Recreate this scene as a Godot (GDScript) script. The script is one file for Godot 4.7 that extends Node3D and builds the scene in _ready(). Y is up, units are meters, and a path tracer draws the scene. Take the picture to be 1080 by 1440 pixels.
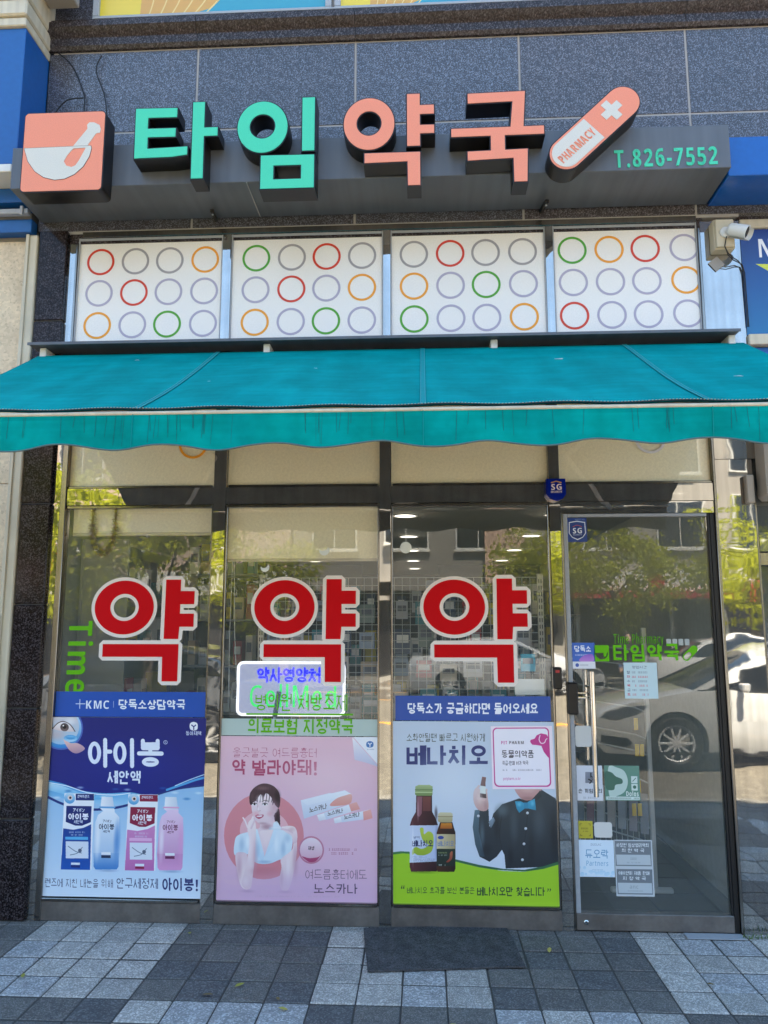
extends Node3D
# A pharmacy shopfront in open shade, the sun standing high behind its building; the street it mirrors lies behind the camera.

var T := {}          # textures
var M := {}          # materials
var mesh_cache := {}
var name_count := {}
var rng := RandomNumberGenerator.new()

func _ready():
	rng.seed = 20240611
	# camera, sky, sun, exposure
	var cam := Camera3D.new()
	cam.name = "camera"
	cam.position = Vector3(0, 1.64, 4.5)
	cam.rotation_degrees = Vector3(8.4, 3.0, 0)
	cam.fov = 67.38
	cam.near = 0.05
	cam.far = 400.0
	add_child(cam)
	cam.current = true
	var env := Environment.new()
	env.background_mode = Environment.BG_SKY
	var sky_mat := ProceduralSkyMaterial.new()
	sky_mat.sky_top_color = Color(0.41, 0.545, 0.70)
	sky_mat.sky_horizon_color = Color(0.585, 0.635, 0.685)
	sky_mat.sky_curve = 0.18
	sky_mat.ground_bottom_color = Color(0.30, 0.28, 0.25)
	sky_mat.ground_horizon_color = Color(0.62, 0.66, 0.70)
	sky_mat.sun_angle_max = 12.0
	var sky := Sky.new()
	sky.sky_material = sky_mat
	env.sky = sky
	env.background_energy_multiplier = 0.80
	env.tonemap_mode = Environment.TONE_MAPPER_LINEAR
	env.tonemap_exposure = 6.8
	env.sdfgi_enabled = true
	env.ssao_enabled = true
	env.ssil_enabled = true
	var we := WorldEnvironment.new()
	we.name = "environment"
	we.environment = env
	add_child(we)
	var sun := DirectionalLight3D.new()
	sun.name = "sun"
	sun.light_energy = 1.6
	sun.light_color = Color(1.0, 0.95, 0.87)
	sun.light_angular_distance = 0.5
	sun.shadow_enabled = true
	add_child(sun)
	sun.look_at_from_position(Vector3.ZERO, Vector3(-0.12, -0.925, 0.38), Vector3.UP)
	make_textures()
	make_materials()
	build_ground()
	build_pharmacy()
	build_neighbours()
	build_fascia_sign()
	build_awning()
	build_glass_prints()
	build_small_fittings()
	build_interior()
	build_street()

# ---------------------------------------------------------------- nodes
func numbered(parent: Node, called: String) -> String:
	var key := str(parent.get_instance_id()) + "/" + called
	var n: int = name_count.get(key, 0)
	name_count[key] = n + 1
	return called if n == 0 else "%s_%03d" % [called, n]

func thing(called: String, label: String, category: String, at := Vector3.ZERO, group := "", kind := "") -> Node3D:
	var o := Node3D.new()
	o.name = numbered(self, called)
	add_child(o)
	o.position = at
	tag(o, label, category, group, kind)
	return o

func tag(o: Node, label: String, category := "", group := "", kind := ""):
	if label: o.set_meta("label", label)
	if category: o.set_meta("category", category)
	if group: o.set_meta("group", group)
	if kind: o.set_meta("kind", kind)

func part(parent: Node, called: String, mesh: Mesh, mat: Material, at := Vector3.ZERO, rot := Vector3.ZERO) -> MeshInstance3D:
	var o := MeshInstance3D.new()
	o.name = numbered(parent, called)
	o.mesh = mesh
	if mat: o.material_override = mat
	parent.add_child(o)
	o.position = at
	o.rotation = rot
	return o

func holder(parent: Node, called: String, at := Vector3.ZERO) -> Node3D:
	var o := Node3D.new()
	o.name = numbered(parent, called)
	parent.add_child(o)
	o.position = at
	return o

# a box between two corners
func slab(parent: Node, called: String, lo: Vector3, hi: Vector3, mat: Material, bevel := 0.002) -> MeshInstance3D:
	return part(parent, called, sheet_box(hi - lo) if mat == M.mirror_steel else cbox(hi - lo, bevel), mat, (lo + hi) / 2.0)

# ---------------------------------------------------------------- meshes
func tri(st: SurfaceTool, a: Vector3, b: Vector3, c: Vector3, n: Vector3):
	if (b - a).cross(c - a).dot(n) > 0:
		var t := b
		b = c
		c = t
	for v in [a, b, c]:
		st.set_normal(n)
		st.add_vertex(v)

func quad(st: SurfaceTool, a: Vector3, b: Vector3, c: Vector3, d: Vector3, n: Vector3):
	tri(st, a, b, c, n)
	tri(st, a, c, d, n)

func begin() -> SurfaceTool:
	var st := SurfaceTool.new()
	st.begin(Mesh.PRIMITIVE_TRIANGLES)
	return st

func add_cbox(st: SurfaceTool, c: Vector3, size: Vector3, b: float, basis := Basis.IDENTITY):
	var h := size / 2.0
	b = minf(b, minf(h.x, minf(h.y, h.z)) * 0.49)
	var v := {}
	for sx in [-1, 1]:
		for sy in [-1, 1]:
			for sz in [-1, 1]:
				for ax in 3:
					var s := Vector3(sx, sy, sz)
					var p := s * (h - Vector3(b, b, b))
					p[ax] = s[ax] * h[ax]
					v[[sx, sy, sz, ax]] = c + basis * p
	for ax in 3:
		var u := (ax + 1) % 3
		var w := (ax + 2) % 3
		for s in [-1, 1]:
			var n := Vector3.ZERO
			n[ax] = s
			var q := []
			for k in [[-1, -1], [1, -1], [1, 1], [-1, 1]]:
				var sg := [0, 0, 0]
				sg[ax] = s
				sg[u] = k[0]
				sg[w] = k[1]
				q.append(v[[sg[0], sg[1], sg[2], ax]])
			quad(st, q[0], q[1], q[2], q[3], basis * n)
			if b > 0.0:
				for s2 in [-1, 1]:
					var ea := [0, 0, 0]
					var eb := [0, 0, 0]
					ea[ax] = s; eb[ax] = s
					ea[u] = s2; eb[u] = s2
					ea[w] = -1; eb[w] = 1
					var n2 := Vector3.ZERO
					n2[ax] = s
					n2[u] = s2
					quad(st, v[[ea[0], ea[1], ea[2], ax]], v[[eb[0], eb[1], eb[2], ax]], v[[eb[0], eb[1], eb[2], u]], v[[ea[0], ea[1], ea[2], u]], basis * n2.normalized())
	if b > 0.0:
		for sx in [-1, 1]:
			for sy in [-1, 1]:
				for sz in [-1, 1]:
					tri(st, v[[sx, sy, sz, 0]], v[[sx, sy, sz, 1]], v[[sx, sy, sz, 2]], basis * Vector3(sx, sy, sz).normalized())

# a steel box whose front is one long sheet, very slightly buckled: the surface normal wanders a fraction of a degree
func sheet_box(size: Vector3) -> ArrayMesh:
	var st := begin()
	var h := size / 2.0
	for f in [[Vector3(0, 0, -1), Vector3(-1, 0, 0)], [Vector3(1, 0, 0), Vector3(0, 0, -1)], [Vector3(-1, 0, 0), Vector3(0, 0, 1)], [Vector3(0, 1, 0), Vector3(1, 0, 0)], [Vector3(0, -1, 0), Vector3(1, 0, 0)]]:
		var n: Vector3 = f[0]
		var r: Vector3 = f[1]
		var u: Vector3 = n.cross(r)
		quad(st, (n - r - u) * h, (n + r - u) * h, (n + r + u) * h, (n - r + u) * h, n)
	var nn := FastNoiseLite.new()
	nn.seed = int(size.x * 1000 + size.y * 77)
	nn.frequency = 1.0
	var ny := maxi(4, int(size.y / 0.02))
	var nx := maxi(4, int(size.x / 0.02))
	var g := []
	for j in ny + 1:
		var row := []
		for i in nx + 1:
			var p := Vector3(lerpf(-h.x, h.x, float(i) / nx), lerpf(-h.y, h.y, float(j) / ny), h.z)
			var a := nn.get_noise_2d(p.x * 5.0, p.y * 1.2 + 9.0)
			var b := nn.get_noise_2d(p.x * 1.2 + 40.0, p.y * 7.0)
			row.append([p, Vector3(0.010 * a, 0.016 * b, 1).normalized()])
		g.append(row)
	for j in ny:
		for i in nx: smooth_quad(st, g[j][i], g[j][i + 1], g[j + 1][i + 1], g[j + 1][i])
	return st.commit()

func cbox(size: Vector3, b := 0.002) -> ArrayMesh:
	var key := "box%.4f,%.4f,%.4f,%.4f" % [size.x, size.y, size.z, b]
	if not mesh_cache.has(key):
		var st := begin()
		add_cbox(st, Vector3.ZERO, size, b)
		mesh_cache[key] = st.commit()
	return mesh_cache[key]

# pieces without holes of a set of outlines (outer ones and holes)
func solid_pieces(outer: Array, holes: Array) -> Array:
	var pieces := outer.duplicate()
	for h in holes:
		var lo := Vector2(INF, INF)
		var hi := -lo
		for p in h:
			lo = lo.min(p)
			hi = hi.max(p)
		var x := (lo.x + hi.x) / 2.0
		var next := []
		for pc in pieces:
			var plo := Vector2(INF, INF)
			var phi := -plo
			for p in pc:
				plo = plo.min(p)
				phi = phi.max(p)
			if x <= plo.x or x >= phi.x or phi.y < lo.y or plo.y > hi.y:
				next.append(pc)
				continue
			for side in [[plo.x - 1.0, x], [x, phi.x + 1.0]]:
				var r := PackedVector2Array([Vector2(side[0], plo.y - 1), Vector2(side[1], plo.y - 1), Vector2(side[1], phi.y + 1), Vector2(side[0], phi.y + 1)])
				for a in Geometry2D.intersect_polygons(pc, r):
					for e in Geometry2D.clip_polygons(a, h):
						if not Geometry2D.is_polygon_clockwise(e):
							next.append(e)
		pieces = next
	return pieces

func add_prism(st: SurfaceTool, outer: Array, holes: Array, z0: float, z1: float, back := false):
	for pc in solid_pieces(outer, holes):
		var id := Geometry2D.triangulate_polygon(pc)
		for k in range(0, id.size(), 3):
			var a: Vector2 = pc[id[k]]
			var b: Vector2 = pc[id[k + 1]]
			var c: Vector2 = pc[id[k + 2]]
			tri(st, Vector3(a.x, a.y, z1), Vector3(b.x, b.y, z1), Vector3(c.x, c.y, z1), Vector3(0, 0, 1))
			if back: tri(st, Vector3(a.x, a.y, z0), Vector3(b.x, b.y, z0), Vector3(c.x, c.y, z0), Vector3(0, 0, -1))
	for which in 2:
		for o in [outer, holes][which]:
			var turn := 1.0 if Geometry2D.is_polygon_clockwise(o) else -1.0
			if which == 1: turn = -turn
			for k in o.size():
				var a: Vector2 = o[k]
				var b: Vector2 = o[(k + 1) % o.size()]
				if a.distance_to(b) < 1e-6: continue
				var d := (b - a).normalized()
				var n := Vector3(-d.y, d.x, 0) * turn
				quad(st, Vector3(a.x, a.y, z0), Vector3(b.x, b.y, z0), Vector3(b.x, b.y, z1), Vector3(a.x, a.y, z1), n)

func prism(outer: Array, holes: Array, z0: float, z1: float, back := false) -> ArrayMesh:
	var st := begin()
	add_prism(st, outer, holes, z0, z1, back)
	return st.commit()

func ellipse(c: Vector2, rx: float, ry: float, n := 40, a0 := 0.0, a1 := TAU) -> PackedVector2Array:
	var o := PackedVector2Array()
	for k in n:
		var a := a0 + (a1 - a0) * k / (n if is_equal_approx(a1 - a0, TAU) else n - 1)
		o.append(c + Vector2(cos(a) * rx, sin(a) * ry))
	return o

func rounded(lo: Vector2, hi: Vector2, r: float, n := 6) -> PackedVector2Array:
	var o := PackedVector2Array()
	var cs := [Vector2(hi.x - r, hi.y - r), Vector2(lo.x + r, hi.y - r), Vector2(lo.x + r, lo.y + r), Vector2(hi.x - r, lo.y + r)]
	for q in 4:
		for k in n + 1:
			var a := (q + float(k) / n) * PI / 2.0
			o.append(cs[q] + Vector2(cos(a), sin(a)) * r)
	return o

func pts(a: Array) -> PackedVector2Array:
	var o := PackedVector2Array()
	for k in range(0, a.size(), 2):
		o.append(Vector2(a[k], a[k + 1]))
	return o

func add_tube(st: SurfaceTool, path: Array, r: float, segs := 8, caps := true):
	var rings := []
	var up := Vector3.UP
	for k in path.size():
		var d: Vector3
		if k == 0: d = path[1] - path[0]
		elif k == path.size() - 1: d = path[k] - path[k - 1]
		else: d = (path[k + 1] - path[k]).normalized() + (path[k] - path[k - 1]).normalized()
		d = d.normalized()
		if absf(d.dot(up)) > 0.95: up = Vector3.RIGHT if absf(d.x) < 0.8 else Vector3.BACK
		var s := d.cross(up).normalized()
		up = s.cross(d).normalized()
		var ring := []
		for j in segs:
			var a := TAU * j / segs
			ring.append([path[k] + (s * cos(a) + up * sin(a)) * r, s * cos(a) + up * sin(a)])
		rings.append(ring)
	for k in rings.size() - 1:
		for j in segs:
			var j2 := (j + 1) % segs
			smooth_quad(st, rings[k][j], rings[k][j2], rings[k + 1][j2], rings[k + 1][j])
	if caps:
		for e in [0, rings.size() - 1]:
			var n: Vector3 = (path[0] - path[1]).normalized() if e == 0 else (path[-1] - path[-2]).normalized()
			for j in segs:
				tri(st, path[e], rings[e][j][0], rings[e][(j + 1) % segs][0], n)

func smooth_tri(st: SurfaceTool, a: Array, b: Array, c: Array):
	var n: Vector3 = a[1] + b[1] + c[1]
	var p := (b[0] - a[0] as Vector3).cross(c[0] - a[0] as Vector3)
	var q := [a, c, b] if p.dot(n) > 0 else [a, b, c]
	for v in q:
		st.set_normal(v[1])
		st.add_vertex(v[0])

func smooth_quad(st: SurfaceTool, a: Array, b: Array, c: Array, d: Array):
	smooth_tri(st, a, b, c)
	smooth_tri(st, a, c, d)

func tube(path: Array, r: float, segs := 8) -> ArrayMesh:
	var st := begin()
	add_tube(st, path, r, segs)
	return st.commit()

# a profile of (radius, height) turned round the y axis; corners stay sharp where the profile bends hard
func add_lathe(st: SurfaceTool, prof: Array, segs: int, basis := Basis.IDENTITY, at := Vector3.ZERO):
	for k in prof.size() - 1:
		var p: Vector2 = prof[k]
		var q: Vector2 = prof[k + 1]
		if p.distance_to(q) < 1e-6: continue
		var d := (q - p).normalized()
		var n2 := Vector2(d.y, -d.x)
		for j in segs:
			var row := []
			for e in [[p, j], [q, j], [q, j + 1], [p, j + 1]]:
				var a: float = TAU * e[1] / segs
				row.append([at + basis * Vector3(cos(a) * e[0].x, e[0].y, sin(a) * e[0].x), basis * Vector3(cos(a) * n2.x, n2.y, sin(a) * n2.x)])
			smooth_quad(st, row[0], row[1], row[2], row[3])

func lathe(prof: Array, segs := 24) -> ArrayMesh:
	var st := begin()
	add_lathe(st, prof, segs)
	return st.commit()

# a thin board whose front carries a print
func print_board(w: float, h: float, d: float, front: Material, side: Material) -> ArrayMesh:
	var st := begin()
	var p := [Vector3(-w / 2, h / 2, d), Vector3(w / 2, h / 2, d), Vector3(w / 2, -h / 2, d), Vector3(-w / 2, -h / 2, d)]
	var uv := [Vector2(0, 0), Vector2(1, 0), Vector2(1, 1), Vector2(0, 1)]
	for k in [0, 1, 2, 0, 2, 3]:
		st.set_normal(Vector3(0, 0, 1))
		st.set_uv(uv[k])
		st.set_tangent(Plane(1, 0, 0, 1))
		st.add_vertex(p[k])
	st.set_material(front)
	var m := st.commit()
	st = begin()
	add_prism(st, [PackedVector2Array([Vector2(-w / 2, -h / 2), Vector2(w / 2, -h / 2), Vector2(w / 2, h / 2), Vector2(-w / 2, h / 2)])], [], 0.0, d - 0.0004, true)
	st.set_material(side)
	st.commit(m)
	return m

# ---------------------------------------------------------------- materials and textures
func mat(key: String, c: Color, rough := 0.6, metal := 0.0, spec := 0.5, tex := "", scale := 1.0) -> StandardMaterial3D:
	var m := StandardMaterial3D.new()
	m.resource_name = key
	m.albedo_color = c
	m.roughness = rough
	m.metallic = metal
	m.metallic_specular = spec
	if tex:
		m.albedo_texture = T[tex]
		m.uv1_triplanar = true
		m.uv1_world_triplanar = true
		m.uv1_scale = Vector3.ONE * scale
	M[key] = m
	return m

func relief(m: StandardMaterial3D, tex: String, strength: float):
	m.normal_enabled = true
	m.normal_texture = T[tex]
	m.normal_scale = strength

func plain(hex: String, rough := 0.5) -> StandardMaterial3D:
	var key := "plain_" + hex + str(rough)
	if not M.has(key): mat(key, Color(hex), rough)
	return M[key]

func grey_texture(called: String, size: int, f: Callable):
	var d := PackedByteArray()
	d.resize(size * size)
	for y in size:
		for x in size:
			d[y * size + x] = clampi(int(f.call(x, y) * 255.0), 0, 255)
	T[called] = ImageTexture.create_from_image(Image.create_from_data(size, size, false, Image.FORMAT_L8, d))

func noise_image(size: int, freq: float, octaves: int, seed_: int, kind := FastNoiseLite.TYPE_SIMPLEX_SMOOTH) -> Image:
	var n := FastNoiseLite.new()
	n.noise_type = kind
	n.seed = seed_
	n.frequency = freq
	n.fractal_octaves = octaves
	n.fractal_type = FastNoiseLite.FRACTAL_FBM if octaves > 1 else FastNoiseLite.FRACTAL_NONE
	n.cellular_return_type = FastNoiseLite.RETURN_CELL_VALUE
	n.cellular_jitter = 1.0
	return n.get_seamless_image(size, size)

func make_textures():
	var fine := noise_image(512, 0.05, 4, 3).get_data()
	var coarse := noise_image(512, 0.008, 5, 7).get_data()
	var cells := noise_image(512, 0.11, 1, 11, FastNoiseLite.TYPE_CELLULAR).get_data()
	var cells2 := noise_image(512, 0.2, 1, 12, FastNoiseLite.TYPE_CELLULAR).get_data()
	grey_texture("grain", 512, func(x, y): return 0.93 + 0.07 * fine[y * 512 + x] / 255.0)
	grey_texture("blotch", 512, func(x, y): return 0.72 + 0.2 * coarse[y * 512 + x] / 255.0 + 0.08 * fine[y * 512 + x] / 255.0)
	# runs and rain marks, drawn out downwards
	var sn := FastNoiseLite.new()
	sn.seed = 5
	sn.frequency = 0.09
	sn.fractal_octaves = 3
	grey_texture("runs", 512, func(x, y): return 0.88 + 0.07 * sn.get_noise_2d(x * 0.5, y * 0.02) + 0.08 * coarse[y * 512 + x] / 255.0)
	# polished granite: crystals of dark, grey, pale and brown
	var d := PackedByteArray()
	var r := RandomNumberGenerator.new()
	r.seed = 4
	for k in 512 * 512:
		var v: float = (cells[k] * 0.62 + cells2[k] * 0.38) / 255.0 + r.randf_range(-0.05, 0.05) + (coarse[k] / 255.0 - 0.5) * 0.12
		var c := Color(0.17, 0.165, 0.18)
		if v > 0.72: c = Color(0.50, 0.51, 0.55)
		elif v > 0.61: c = Color(0.36, 0.37, 0.41)
		elif v > 0.50: c = Color(0.28, 0.285, 0.31)
		elif v > 0.44: c = Color(0.29, 0.23, 0.21)
		d.append(int(c.r * 255)); d.append(int(c.g * 255)); d.append(int(c.b * 255))
	T["granite"] = ImageTexture.create_from_image(Image.create_from_data(512, 512, false, Image.FORMAT_RGB8, d))
	# exposed aggregate on concrete pavers
	grey_texture("aggregate", 512, func(x, y):
		var k: int = y * 512 + x
		var v: float = cells2[k] / 255.0
		return (1.0 if v > 0.82 else 0.88 if v > 0.68 else 0.66 + 0.18 * fine[k] / 255.0) * (0.86 + 0.14 * coarse[k] / 255.0))
	# asphalt
	grey_texture("asphalt", 512, func(x, y):
		var k: int = y * 512 + x
		return (0.62 + 0.38 * cells2[k] / 255.0) * (0.75 + 0.25 * coarse[k] / 255.0))
	# limestone: pale with small broken veins
	grey_texture("limestone", 512, func(x, y):
		var k: int = y * 512 + x
		return 0.80 + 0.10 * coarse[k] / 255.0 + 0.08 * cells[k] / 255.0 - (0.10 if fine[k] > 168 and cells[k] > 120 else 0.0))
	# reliefs
	var im := noise_image(256, 0.012, 2, 21)
	im.convert(Image.FORMAT_RGBA8)
	im.bump_map_to_normal_map(6.0)
	T["warp"] = ImageTexture.create_from_image(im)
	# brushed metal: upright hairlines that bend light sideways only
	var hl := Image.create(512, 512, false, Image.FORMAT_RGB8)
	for x in 512:
		var nx := r.randf_range(-1.0, 1.0)
		for y in 512: hl.set_pixel(x, y, Color(0.5 + 0.5 * nx, 0.5, 1.0))
	T["hairline"] = ImageTexture.create_from_image(hl)
	grey_texture("cloth", 512, func(x, y): return 0.77 + 0.18 * coarse[y * 512 + x] / 255.0 + 0.07 * sn.get_noise_2d(y * 0.4, x * 0.03) + 0.05 * fine[y * 512 + x] / 255.0)
	var ag := Image.create_from_data(512, 512, false, Image.FORMAT_L8, cells2)
	ag.convert(Image.FORMAT_RGBA8)
	ag.bump_map_to_normal_map(3.0)
	T["pebbles"] = ImageTexture.create_from_image(ag)

func make_materials():
	relief(mat("granite", Color(0.95, 0.95, 0.97), 0.30, 0.0, 0.6, "granite", 3.3), "warp", 0.02)
	relief(mat("granite_grey", Color(0.90, 0.89, 0.90), 0.32, 0.0, 0.6, "granite", 3.1), "warp", 0.02)
	relief(mat("granite_brown", Color(0.95, 0.90, 0.88), 0.28, 0.0, 0.6, "granite", 2.9), "warp", 0.02)
	mat("granite_pilaster", Color(0.62, 0.56, 0.54), 0.12, 0.0, 0.3, "granite", 2.6)
	mat("granite_cornice", Color(0.74, 0.68, 0.65), 0.4, 0.0, 0.4, "granite", 2.6)
	mat("mortar", Color(0.62, 0.61, 0.60), 0.9)
	mat("mirror_steel", Color(0.75, 0.74, 0.72), 0.025, 0.88, 0.5, "runs", 0.9)
	relief(mat("frame_steel", Color(0.62, 0.60, 0.57), 0.22, 1.0, 0.5, "runs", 0.9), "hairline", 0.03)
	relief(mat("kick_steel", Color(0.50, 0.48, 0.46), 0.42, 0.35, 0.5, "blotch", 1.3), "hairline", 0.03)
	mat("dark_metal", Color(0.12, 0.12, 0.125), 0.45, 0.3)
	mat("chrome", Color(0.85, 0.84, 0.82), 0.09, 1.0)
	mat("alu_paint", Color(0.62, 0.64, 0.66), 0.45, 0.0, 0.5, "grain", 1.2)
	var g := mat("glass", Color(0.9, 0.97, 0.94, 0.03), 0.0, 0.0, 0.5)
	g.transparency = BaseMaterial3D.TRANSPARENCY_ALPHA
	mat("film", Color(0.94, 0.93, 0.91), 0.35, 0.0, 0.5, "grain", 4.0)
	mat("blind", Color(0.95, 0.92, 0.79), 0.8, 0.0, 0.3, "grain", 2.0)
	mat("sign_grey", Color(0.36, 0.38, 0.41), 0.42, 0.0, 0.5, "runs", 0.6)
	mat("bronze", Color(0.075, 0.065, 0.07), 0.4, 0.2)
	mat("mint", Color(0.30, 0.80, 0.66), 0.5, 0.0, 0.3, "grain", 5.0)
	mat("salmon", Color(0.91, 0.57, 0.47), 0.5, 0.0, 0.3, "grain", 5.0)
	mat("sign_white", Color(0.81, 0.81, 0.78), 0.5, 0.0, 0.3, "grain", 5.0)
	mat("teal_cloth", Color(0.0, 0.60, 0.59), 0.85, 0.0, 0.15, "cloth", 0.8)
	mat("cloth_back", Color(0.42, 0.45, 0.42), 0.9, 0.0, 0.3, "blotch", 1.1)  # shade under the awning put into a grey colour; the cloth itself is teal
	mat("teal_seam", Color(0.0, 0.56, 0.56), 0.75, 0.0, 0.3, "grain", 1.4)
	mat("grime", Color(0.24, 0.27, 0.25), 0.9, 0.0, 0.3, "blotch", 6.0)
	mat("white_plastic", Color(0.82, 0.82, 0.80), 0.4)
	mat("cream_plastic", Color(0.74, 0.70, 0.60), 0.5)
	mat("black_rubber", Color(0.05, 0.05, 0.05), 0.6)
	mat("letter_red", Color(0.80, 0.015, 0.07), 0.6, 0.0, 0.25)
	mat("letter_white", Color(0.92, 0.89, 0.86), 0.6, 0.0, 0.3)
	mat("leaf_green", Color(0.40, 0.72, 0.08), 0.6, 0.0, 0.3)
	mat("mortar_dark", Color(0.25, 0.245, 0.235), 0.9)
	relief(mat("paver_pale_grey", Color(0.80, 0.80, 0.80), 0.85, 0.0, 0.4, "aggregate", 1.6), "pebbles", 0.35)
	relief(mat("paver_dark_grey", Color(0.47, 0.47, 0.475), 0.8, 0.0, 0.4, "aggregate", 1.6), "pebbles", 0.35)
	relief(mat("paver_pale", Color(0.86, 0.84, 0.81), 0.85, 0.0, 0.4, "aggregate", 1.9), "pebbles", 0.35)
	relief(mat("paver_pale_worn", Color(0.79, 0.775, 0.75), 0.85, 0.0, 0.4, "aggregate", 2.3), "pebbles", 0.35)
	relief(mat("paver_dark", Color(0.50, 0.49, 0.48), 0.8, 0.0, 0.4, "aggregate", 1.9), "pebbles", 0.35)
	relief(mat("paver_dark_worn", Color(0.535, 0.525, 0.51), 0.8, 0.0, 0.4, "aggregate", 2.3), "pebbles", 0.35)
	relief(mat("asphalt", Color(0.55, 0.525, 0.47), 0.9, 0.0, 0.3, "asphalt", 1.2), "pebbles", 0.4)
	mat("kerb", Color(0.62, 0.61, 0.58), 0.85, 0.0, 0.3, "asphalt", 1.0)
	mat("road_yellow", Color(0.86, 0.60, 0.10), 0.7, 0.0, 0.4, "grain", 1.0)
	mat("limestone", Color(0.90, 0.83, 0.71), 0.6, 0.0, 0.4, "limestone", 1.1)
	mat("cream_trim", Color(0.80, 0.77, 0.68), 0.5, 0.0, 0.5, "runs", 0.8)
	mat("blue_panel", Color(0.06, 0.33, 0.60), 0.3, 0.0, 0.5, "grain", 0.8)
	mat("blue_bright", Color(0.0, 0.34, 0.66), 0.3, 0.0, 0.5, "grain", 0.8)
	mat("rubber_mat", Color(0.41, 0.41, 0.42), 0.95, 0.0, 0.3, "asphalt", 2.2)
	mat("floor_tile", Color(0.33, 0.32, 0.31), 0.45, 0.0, 0.5, "grain", 1.3)
	mat("room_wall", Color(0.62, 0.63, 0.60), 0.8, 0.0, 0.4, "grain", 0.6)
	mat("room_ceiling", Color(0.60, 0.60, 0.57), 0.9, 0.0, 0.3, "grain", 0.8)
	mat("white_wire", Color(0.75, 0.76, 0.74), 0.4)
	mat("shelf_white", Color(0.58, 0.58, 0.56), 0.5)

func glow(called: String, c: Color, energy: float) -> StandardMaterial3D:
	var m := mat(called, Color(c.r * 0.4, c.g * 0.4, c.b * 0.4), 0.6)
	m.emission_enabled = true
	m.emission = c
	m.emission_energy_multiplier = energy
	return m

# ---------------------------------------------------------------- Korean lettering drawn from strokes, Latin from the font
const LEAD := "ㄱㄲㄴㄷㄸㄹㅁㅂㅃㅅㅆㅇㅈㅉㅊㅋㅌㅍㅎ"
const MEDIAL := "ㅏㅐㅑㅒㅓㅔㅕㅖㅗㅘㅙㅚㅛㅜㅝㅞㅟㅠㅡㅢㅣ"
const TAIL := " ㄱㄲㄳㄴㄵㄶㄷㄹㄺㄻㄼㄽㄾㄿㅀㅁㅂㅄㅅㅆㅇㅈㅊㅋㅌㅍㅎ"

func jamo(j: String, slant := false) -> Array:
	match j:
		"ㄱ": return [[0, 0, 1, 0, 0.86, 0.5, 0.3, 1]] if slant else [[0, 0, 1, 0, 1, 1]]
		"ㄴ": return [[0, 0, 0, 1, 1, 1]]
		"ㄷ": return [[1, 0, 0, 0, 0, 1, 1, 1]]
		"ㄹ": return [[0, 0, 1, 0, 1, 0.5, 0, 0.5, 0, 1, 1, 1]]
		"ㅁ": return [[0, 0, 1, 0, 1, 1, 0, 1, "close"]]
		"ㅂ": return [[0, 0, 0, 1, 1, 1, 1, 0], [0, 0.48, 1, 0.48]]
		"ㅅ": return [[0.5, 0, 0.42, 0.45, 0, 1], [0.47, 0.38, 1, 1]]
		"ㅇ": return [["o", 0.5, 0.5, 0.5, 0.5]]
		"ㅈ": return [[0, 0, 1, 0], [0.5, 0, 0.42, 0.48, 0, 1], [0.47, 0.42, 1, 1]]
		"ㅊ": return [[0.3, 0, 0.7, 0], [0, 0.26, 1, 0.26], [0.5, 0.26, 0.42, 0.6, 0, 1], [0.47, 0.55, 1, 1]]
		"ㅋ": return [[0, 0, 1, 0, 0.86, 0.5, 0.3, 1], [0, 0.45, 0.88, 0.45]] if slant else [[0, 0, 1, 0, 1, 1], [0, 0.45, 1, 0.45]]
		"ㅌ": return [[1, 0, 0, 0, 0, 1, 1, 1], [0, 0.5, 0.95, 0.5]]
		"ㅍ": return [[0, 0, 1, 0], [0, 1, 1, 1], [0.28, 0, 0.28, 1], [0.72, 0, 0.72, 1]]
		"ㅎ": return [[0.34, 0, 0.66, 0], [0, 0.25, 1, 0.25], ["o", 0.5, 0.71, 0.38, 0.29]]
		"ㄲ": return twice("ㄱ")
		"ㄸ": return twice("ㄷ")
		"ㅃ": return twice("ㅂ")
		"ㅆ": return twice("ㅅ")
		"ㅉ": return twice("ㅈ")
		"ㅏ": return [[0.3, 0, 0.3, 1], [0.3, 0.45, 1, 0.45]]
		"ㅑ": return [[0.3, 0, 0.3, 1], [0.3, 0.33, 1, 0.33], [0.3, 0.62, 1, 0.62]]
		"ㅓ": return [[0.75, 0, 0.75, 1], [0, 0.45, 0.75, 0.45]]
		"ㅕ": return [[0.75, 0, 0.75, 1], [0, 0.3, 0.75, 0.3], [0, 0.6, 0.75, 0.6]]
		"ㅐ": return [[0.1, 0, 0.1, 1], [0.85, 0, 0.85, 1], [0.1, 0.48, 0.85, 0.48]]
		"ㅔ": return [[0.9, 0, 0.9, 1], [0.4, 0, 0.4, 1], [-0.15, 0.45, 0.4, 0.45]]
		"ㅖ": return [[0.9, 0, 0.9, 1], [0.4, 0, 0.4, 1], [-0.15, 0.32, 0.4, 0.32], [-0.15, 0.6, 0.4, 0.6]]
		"ㅣ": return [[0.5, 0, 0.5, 1]]
		"ㅗ": return [[0, 1, 1, 1], [0.5, 0, 0.5, 1]]
		"ㅛ": return [[0, 1, 1, 1], [0.32, 0, 0.32, 1], [0.68, 0, 0.68, 1]]
		"ㅜ": return [[0, 0, 1, 0], [0.5, 0, 0.5, 1]]
		"ㅠ": return [[0, 0, 1, 0], [0.32, 0, 0.32, 1], [0.68, 0, 0.68, 1]]
		"ㅡ": return [[0, 0.5, 1, 0.5]]
	return []

func twice(j: String) -> Array:
	return fitted(jamo(j), Rect2(0, 0, 0.44, 1)) + fitted(jamo(j), Rect2(0.56, 0, 0.44, 1))

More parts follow.
